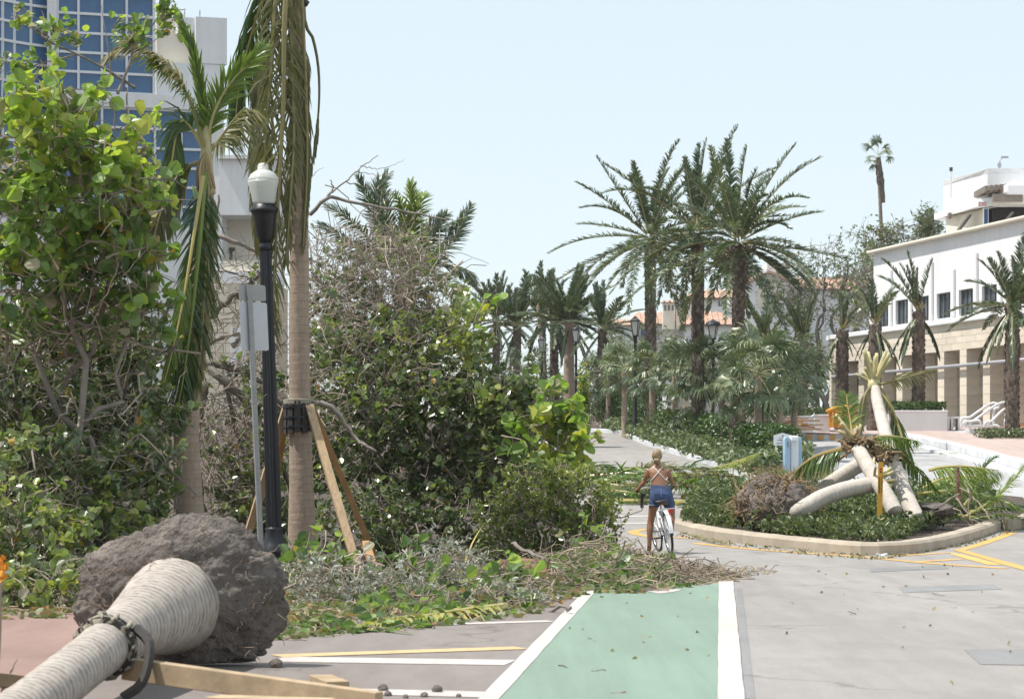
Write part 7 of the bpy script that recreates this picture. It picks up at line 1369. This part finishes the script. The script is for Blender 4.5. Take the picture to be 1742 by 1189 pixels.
MB().tube([bl(0.05, 0.42, 0.30), bl(0.065, 0.42, 0.30)], 0.09, 20).build('chainring', M['chrome'], bk)
btube('crank', [(-0.08, 0.42, 0.30), (-0.085, 0.26, 0.27)], 0.010, 'chrome'); btube('crank', [(0.08, 0.42, 0.30), (0.085, 0.58, 0.33)], 0.010, 'chrome')
MB().box(bl(-0.14, 0.25, 0.27), (0.10, 0.08, 0.025), RB_).build('pedal', M['saddle'], bk); MB().box(bl(0.14, 0.58, 0.33), (0.10, 0.08, 0.025), RB_).build('pedal', M['saddle'], bk)
btube('kickstand', [(-0.05, 0.12, 0.30), (-0.12, 0.0, 0.10)], 0.008, 'chrome'); MB().box(bl(0.06, -0.02, WR), (0.03, 0.09, 0.09), RB_).build('gear_cluster', M['darkmetal'], bk)
# ------------------------------------------------------------------ the cyclist
M['skin'] = solid('tanned_skin', (0.28, 0.135, 0.075), 0.5, var=0.1, scale=5, bmp=0.05)
M['denim'] = solid('blue_denim', (0.045, 0.075, 0.165), 0.85, var=0.4, scale=12, bmp=0.5)
M['denimpale'] = solid('frayed_denim', (0.40, 0.45, 0.55), 0.9, var=0.3, scale=20, bmp=0.4)
M['hair'] = solid('blond_hair', (0.30, 0.215, 0.125), 0.5, var=0.5, scale=30, bmp=0.4, sc=(4, 4, 0.6))
M['string'] = solid('white_string', (0.75, 0.75, 0.74), 0.6, bmp=0)
M['cloth'] = solid('white_bikini_cloth', (0.72, 0.72, 0.72), 0.8, bmp=0.1)
DP = DBK + 0.30; sM = DP / FPX; pr0 = GP(1118, DP)
pe = thing('person', pr0, 'cyclist in denim shorts and white crossed straps standing astride a bicycle, seen from behind', 'person')
def pw(px, py, dd=0.0): p = W(px, py, DP); return Vector((p.x, DP + dd, p.z))
TOR = [(1125, 858, 13, 0.085, 0.0), (1125, 852, 18.0, 0.115, 0.0), (1125, 845, 19.6, 0.125, 0.0), (1124.5, 836, 17.0, 0.105, 0.02), (1123.5, 827, 14.2, 0.085, 0.05), (1122, 818, 14.6, 0.088, 0.08), (1120.8, 810, 16.0, 0.095, 0.11), (1120, 803, 17.0, 0.092, 0.13), (1119.5, 797.5, 16.0, 0.075, 0.145), (1119.2, 793.5, 10.0, 0.058, 0.15), (1119.2, 790.5, 6.2, 0.052, 0.155), (1119.2, 784, 5.4, 0.050, 0.17), (1119.2, 777, 5.2, 0.05, 0.18)]
def loft(mb, secs, n=20, cap=True):
    V = []
    for px, py, hw, ry, dd in secs:
        c = pw(px, py, dd)
        for i in range(n): a = 2 * math.pi * i / n; V.append((c.x + hw * sM * math.cos(a), c.y + ry * math.sin(a), c.z))
    m = len(secs); F = [(i * n + j, (i + 1) * n + j, (i + 1) * n + (j + 1) % n, i * n + (j + 1) % n) for i in range(m - 1) for j in range(n)]
    if cap: F += [tuple(range(n)), tuple(range((m - 1) * n, m * n))[::-1]]
    return mb.add(V, F)
def backy(px, py, o=0.006):
    T = np.array(TOR); oi = np.argsort(T[:, 1]); T = T[oi]; cx_, hw, ry, dd = [np.interp(py, T[:, 1], T[:, k]) for k in (0, 2, 3, 4)]; u = np.clip((px - cx_) / hw, -0.97, 0.97); p = pw(px, py, dd - ry * math.sqrt(1 - u * u) - o); return p
body = MB(); loft(body, TOR)
def limb(pts, rad): body.tube(curve(pts, 18), np.interp(np.linspace(0, 1, 18), np.linspace(0, 1, len(rad)), rad), 12)
limb([pw(1114.5, 848, 0.0), pw(1110.5, 868, 0.02), pw(1107, 889, 0.03), pw(1105.5, 906, 0.0), pw(1104.5, 931, -0.02)], [0.088, 0.080, 0.068, 0.055, 0.055, 0.057, 0.046, 0.036, 0.034])
limb([pw(1104.5, 932, -0.03), pw(1104, 936.5, 0.05), pw(1103.5, 938, 0.14)], [0.036, 0.034, 0.028, 0.018])
limb([pw(1136, 848, 0.0), pw(1141, 856, 0.20), pw(1145, 866, 0.40)], [0.088, 0.078, 0.068, 0.056]); limb([pw(1145, 866, 0.40), pw(1145, 884, 0.30), pw(1144, 902, 0.16)], [0.056, 0.055, 0.050, 0.038, 0.034])
limb([pw(1144, 903, 0.15), pw(1144.5, 905, 0.24), pw(1145, 905, 0.33)], [0.035, 0.034, 0.02])
hL, hR = bl(-0.29, 0.575, 1.045), bl(0.29, 0.575, 1.045)
sL, sR = pw(1104.5, 800, 0.14), pw(1135.5, 800, 0.14); eL, eR = pw(1097.5, 818, 0.16), pw(1143, 817, 0.17)
for s, e, h in ((sL, eL, hL), (sR, eR, hR)):
    h2 = h + Vector((0, -0.05, 0.02)); limb([s, s.lerp(e, 0.5) + Vector((0, -0.01, 0)), e], [0.050, 0.048, 0.043, 0.037]); limb([e, e.lerp(h2, 0.5), h2], [0.037, 0.038, 0.031, 0.024])
    limb([h2 + Vector((0, -0.01, 0)), h + Vector((0, 0.0, 0.012)), h + Vector((0, 0.02, 0.014))], [0.024, 0.032, 0.030])
    d = (bl(0.29, 0.64, 1.05) - bl(0.29, 0.56, 1.035)).normalized()
    for k in range(4):       # four fingers closed round the grip, thumb inside
        o = h + d * (-0.025 + 0.021 * k); sx = -1 if h is hL else 1
        body.tube(curve([o + Vector((sx * 0.012, 0, 0.030)), o + Vector((sx * 0.034, 0.006, 0.012)), o + Vector((sx * 0.030, 0.008, -0.016)), o + Vector((sx * 0.004, 0.004, -0.028))], 9), np.linspace(0.0095, 0.007, 9), 6)
    sx = 1 if h is hL else -1; body.tube(curve([h + Vector((sx * 0.01, -0.035, 0.022)), h + Vector((sx * 0.032, -0.01, 0.008)), h + Vector((sx * 0.026, 0.02, -0.014))], 8), np.linspace(0.011, 0.008, 8), 6)
# head with face turned a little to the right
hc = pw(1119.2, 775.5, 0.20); RH = Matrix.Rotation(math.radians(-22), 3, 'Z')
bm = bmesh.new(); bmesh.ops.create_icosphere(bm, subdivisions=4, radius=1.0)
for v in bm.verts:
    p = v.co; k = 1 - 0.16 * max(0, -p.z) * (1 if p.y > -0.2 else 0.4); q = Vector((p.x * 0.074 * k, p.y * 0.094 * (1 - 0.05 * max(0, -p.z)), p.z * 0.108))
    if p.y > 0.55 and -0.45 < p.z < 0.12 and abs(p.x) < 0.2: q.y += 0.022 * (1 - abs(p.x) / 0.2) * (1 - abs(p.z + 0.2) / 0.4)      # nose
    if p.y > 0.6 and 0.02 < p.z < 0.25 and 0.2 < abs(p.x) < 0.6: q.y -= 0.008                                                        # eye sockets
    if p.y > 0.6 and -0.62 < p.z < -0.46 and abs(p.x) < 0.35: q.y += 0.006                                                         # lips
    v.co = RH @ q + hc
body.add([v.co[:] for v in bm.verts], [tuple(v.index for v in f.verts) for f in bm.faces]); bm.free()
for s in (-1, 1): body.tube(curve([hc + RH @ Vector((s * 0.072, -0.005, 0.02)), hc + RH @ Vector((s * 0.082, -0.015, 0.0)), hc + RH @ Vector((s * 0.076, -0.005, -0.03))], 6), 0.010, 6)
bo = body.build('body', M['skin'], pe); rm = bo.modifiers.new('fuse', 'REMESH'); rm.mode = 'VOXEL'; rm.voxel_size = 0.0075; sm_ = bo.modifiers.new('soften', 'SMOOTH'); sm_.factor = 0.5; sm_.iterations = 4
dg = bpy.context.evaluated_depsgraph_get(); me = bpy.data.meshes.new_from_object(bo.evaluated_get(dg)); bo.modifiers.clear(); bo.data = me; me.materials.clear(); me.materials.append(M['skin']); me.polygons.foreach_set('use_smooth', np.ones(len(me.polygons), dtype=bool))
# face details, hair, clothes
for s in (-1, 1):
    MB().lathe([(0, -0.004), (0.010, -0.002), (0.010, 0.002), (0, 0.004)], 8, tuple(hc + RH @ Vector((s * 0.03, 0.083, 0.012)))).build('eye', M['string'], pe)
bm = bmesh.new(); bmesh.ops.create_icosphere(bm, subdivisions=4, radius=1.0); hm_ = MB()
from mathutils import noise as mnoise
for v in bm.verts:
    p = v.co; k = 1 + 0.09 * mnoise.noise(Vector((p.x * 9, p.y * 9, p.z * 2.5)))
    q = Vector((p.x * 0.079 * k, p.y * 0.100 * k, p.z * 0.111 * k))
    if p.y > 0.30 and p.z < 0.55: q = q * 0.80                       # open at the face
    if p.z < -0.45: q.x *= 0.72; q.z = -0.45 * 0.115 + (p.z + 0.45) * 0.10
    v.co = RH @ q + hc + Vector((0, -0.006, 0.006))
hm_.add([v.co[:] for v in bm.verts], [tuple(v.index for v in f.verts) for f in bm.faces]); bm.free(); hr = hm_.build('hair', M['hair'], pe, smooth=True)
bun = MB(); 
for i in range(34):
    a = RNG.uniform(0, 6.28); r = 0.034 * math.sqrt(RNG.random()); p = np.array(tuple(hc + Vector((-0.01, -0.095, -0.045)))) + np.array([r * math.cos(a), 0.5 * r * math.sin(a), 0]); bun.tube(curve([p, p + [RNG.normal() * 0.008, -0.028, -0.02], p + [RNG.normal() * 0.018, -0.012, -0.06 - 0.03 * RNG.random()]], 6), [0.010, 0.013, 0.013, 0.011, 0.008, 0.003], 5, rnd=RNG.random())
bun.build('hair_bun', M['hair'], hr, smooth=True)
sh = MB(); loft(sh, [(1125, 856, 18.8, 0.12, 0.0), (1125, 852, 20.2, 0.132, 0.0), (1125, 845, 20.6, 0.134, 0.0), (1124.7, 836, 18.6, 0.122, 0.018), (1124, 829, 16.2, 0.102, 0.04), (1123.7, 825.5, 15.6, 0.098, 0.05)], 28)
for x, dd, tx, td in ((1114, 0.0, 1112, 0.01), (1136.5, 0.0, 1139.5, 0.13)): sh.tube(curve([pw(x, 850, dd), pw((x + tx) / 2, 856, (dd + td) / 2), pw(tx, 858.5, td)], 6), [0.09, 0.093, 0.095, 0.095, 0.094, 0.093], 18)
so = sh.build('shorts', M['denim'], pe, smooth=True)
wb_ = MB(); loft(wb_, [(1124.2, 829.5, 16.8, 0.107, 0.04), (1123.7, 825.2, 16.2, 0.103, 0.05)], 28, False); wb_.build('waistband', M['denim'], so, smooth=True)
for x in (1117, 1131): MB().box(backy(x, 845, 0.024), (0.085, 0.008, 0.10)).build('pocket', M['denim'], so, bevel=0.003)
MB().box(backy(1124, 839, 0.02), (0.006, 0.006, 0.16)).build('seam', M['denimpale'], so)
hem = MB(); hem.lathe([(0.088, -0.008), (0.096, -0.008), (0.096, 0.006), (0.088, 0.006)], 20, tuple(pw(1112, 858.5, 0.01))); hem.build('hem', M['denimpale'], so)
for a, b in (((1111, 793.5), (1133.5, 817)), ((1128, 793.5), (1107.5, 818))):
    P = [backy(a[0] + (b[0] - a[0]) * t, a[1] + (b[1] - a[1]) * t) for t in np.linspace(0, 1, 12)]; MB().tube(P, 0.0065, 6).build('strap', M['string'], pe)
for a, b in (((1107.5, 818), (1106.8, 826)), ((1133.5, 817), (1136, 812))): MB().tube([backy(*a), pw(b[0], b[1], 0.06)], 0.0055, 6).build('strap', M['string'], pe)
tp = MB(); loft(tp, [(1120.8, 814, 15.5, 0.10, 0.112), (1120.3, 806, 16.6, 0.104, 0.125)], 24, False)
for arr in tp.v: arr[:, 1] = np.where(arr[:, 1] < DP + 0.14, DP + 0.14, arr[:, 1])
tp.build('bikini_top', M['cloth'], pe)
MB().lathe([(0.026, -0.012), (0.031, -0.012), (0.031, 0.012), (0.026, 0.012)], 14, tuple(eL.lerp(hL, 0.78)), frame(hL - eL) @ Matrix.Rotation(math.radians(-90), 3, 'X')).build('wristband', M['orange'], pe)
bgm = MB(); q = bl(-0.24, 0.60, 0.86); bgm.box(q, (0.05, 0.08, 0.20)); bgm.box(q + Vector((0.025, 0, 0.11)), (0.09, 0.07, 0.06)); bgm.tube([q + Vector((0, 0, 0.13)), bl(-0.26, 0.64, 1.04)], 0.012, 6)
bgm.build('handlebar_bag', M['saddle'], bk, bevel=0.02)
# ------------------------------------------------------------------ the sea haze of the day
hz_m = bpy.data.materials.new('sea_haze'); hz_m.use_nodes = True; hn = hz_m.node_tree.nodes; hn.remove(hn['Principled BSDF'])
pv = hn.new('ShaderNodeVolumePrincipled'); pv.inputs['Color'].default_value = (0.93, 0.96, 1.0, 1); pv.inputs['Density'].default_value = 0.00013; pv.inputs['Anisotropy'].default_value = 0.0
hz_m.node_tree.links.new(pv.outputs[0], hn['Material Output'].inputs['Volume'])
MB().box((0, 235, 17.5), (840, 640, 41)).build('haze', hz_m, kind='stuff', label='thin pale sea haze over the street', cat='haze')
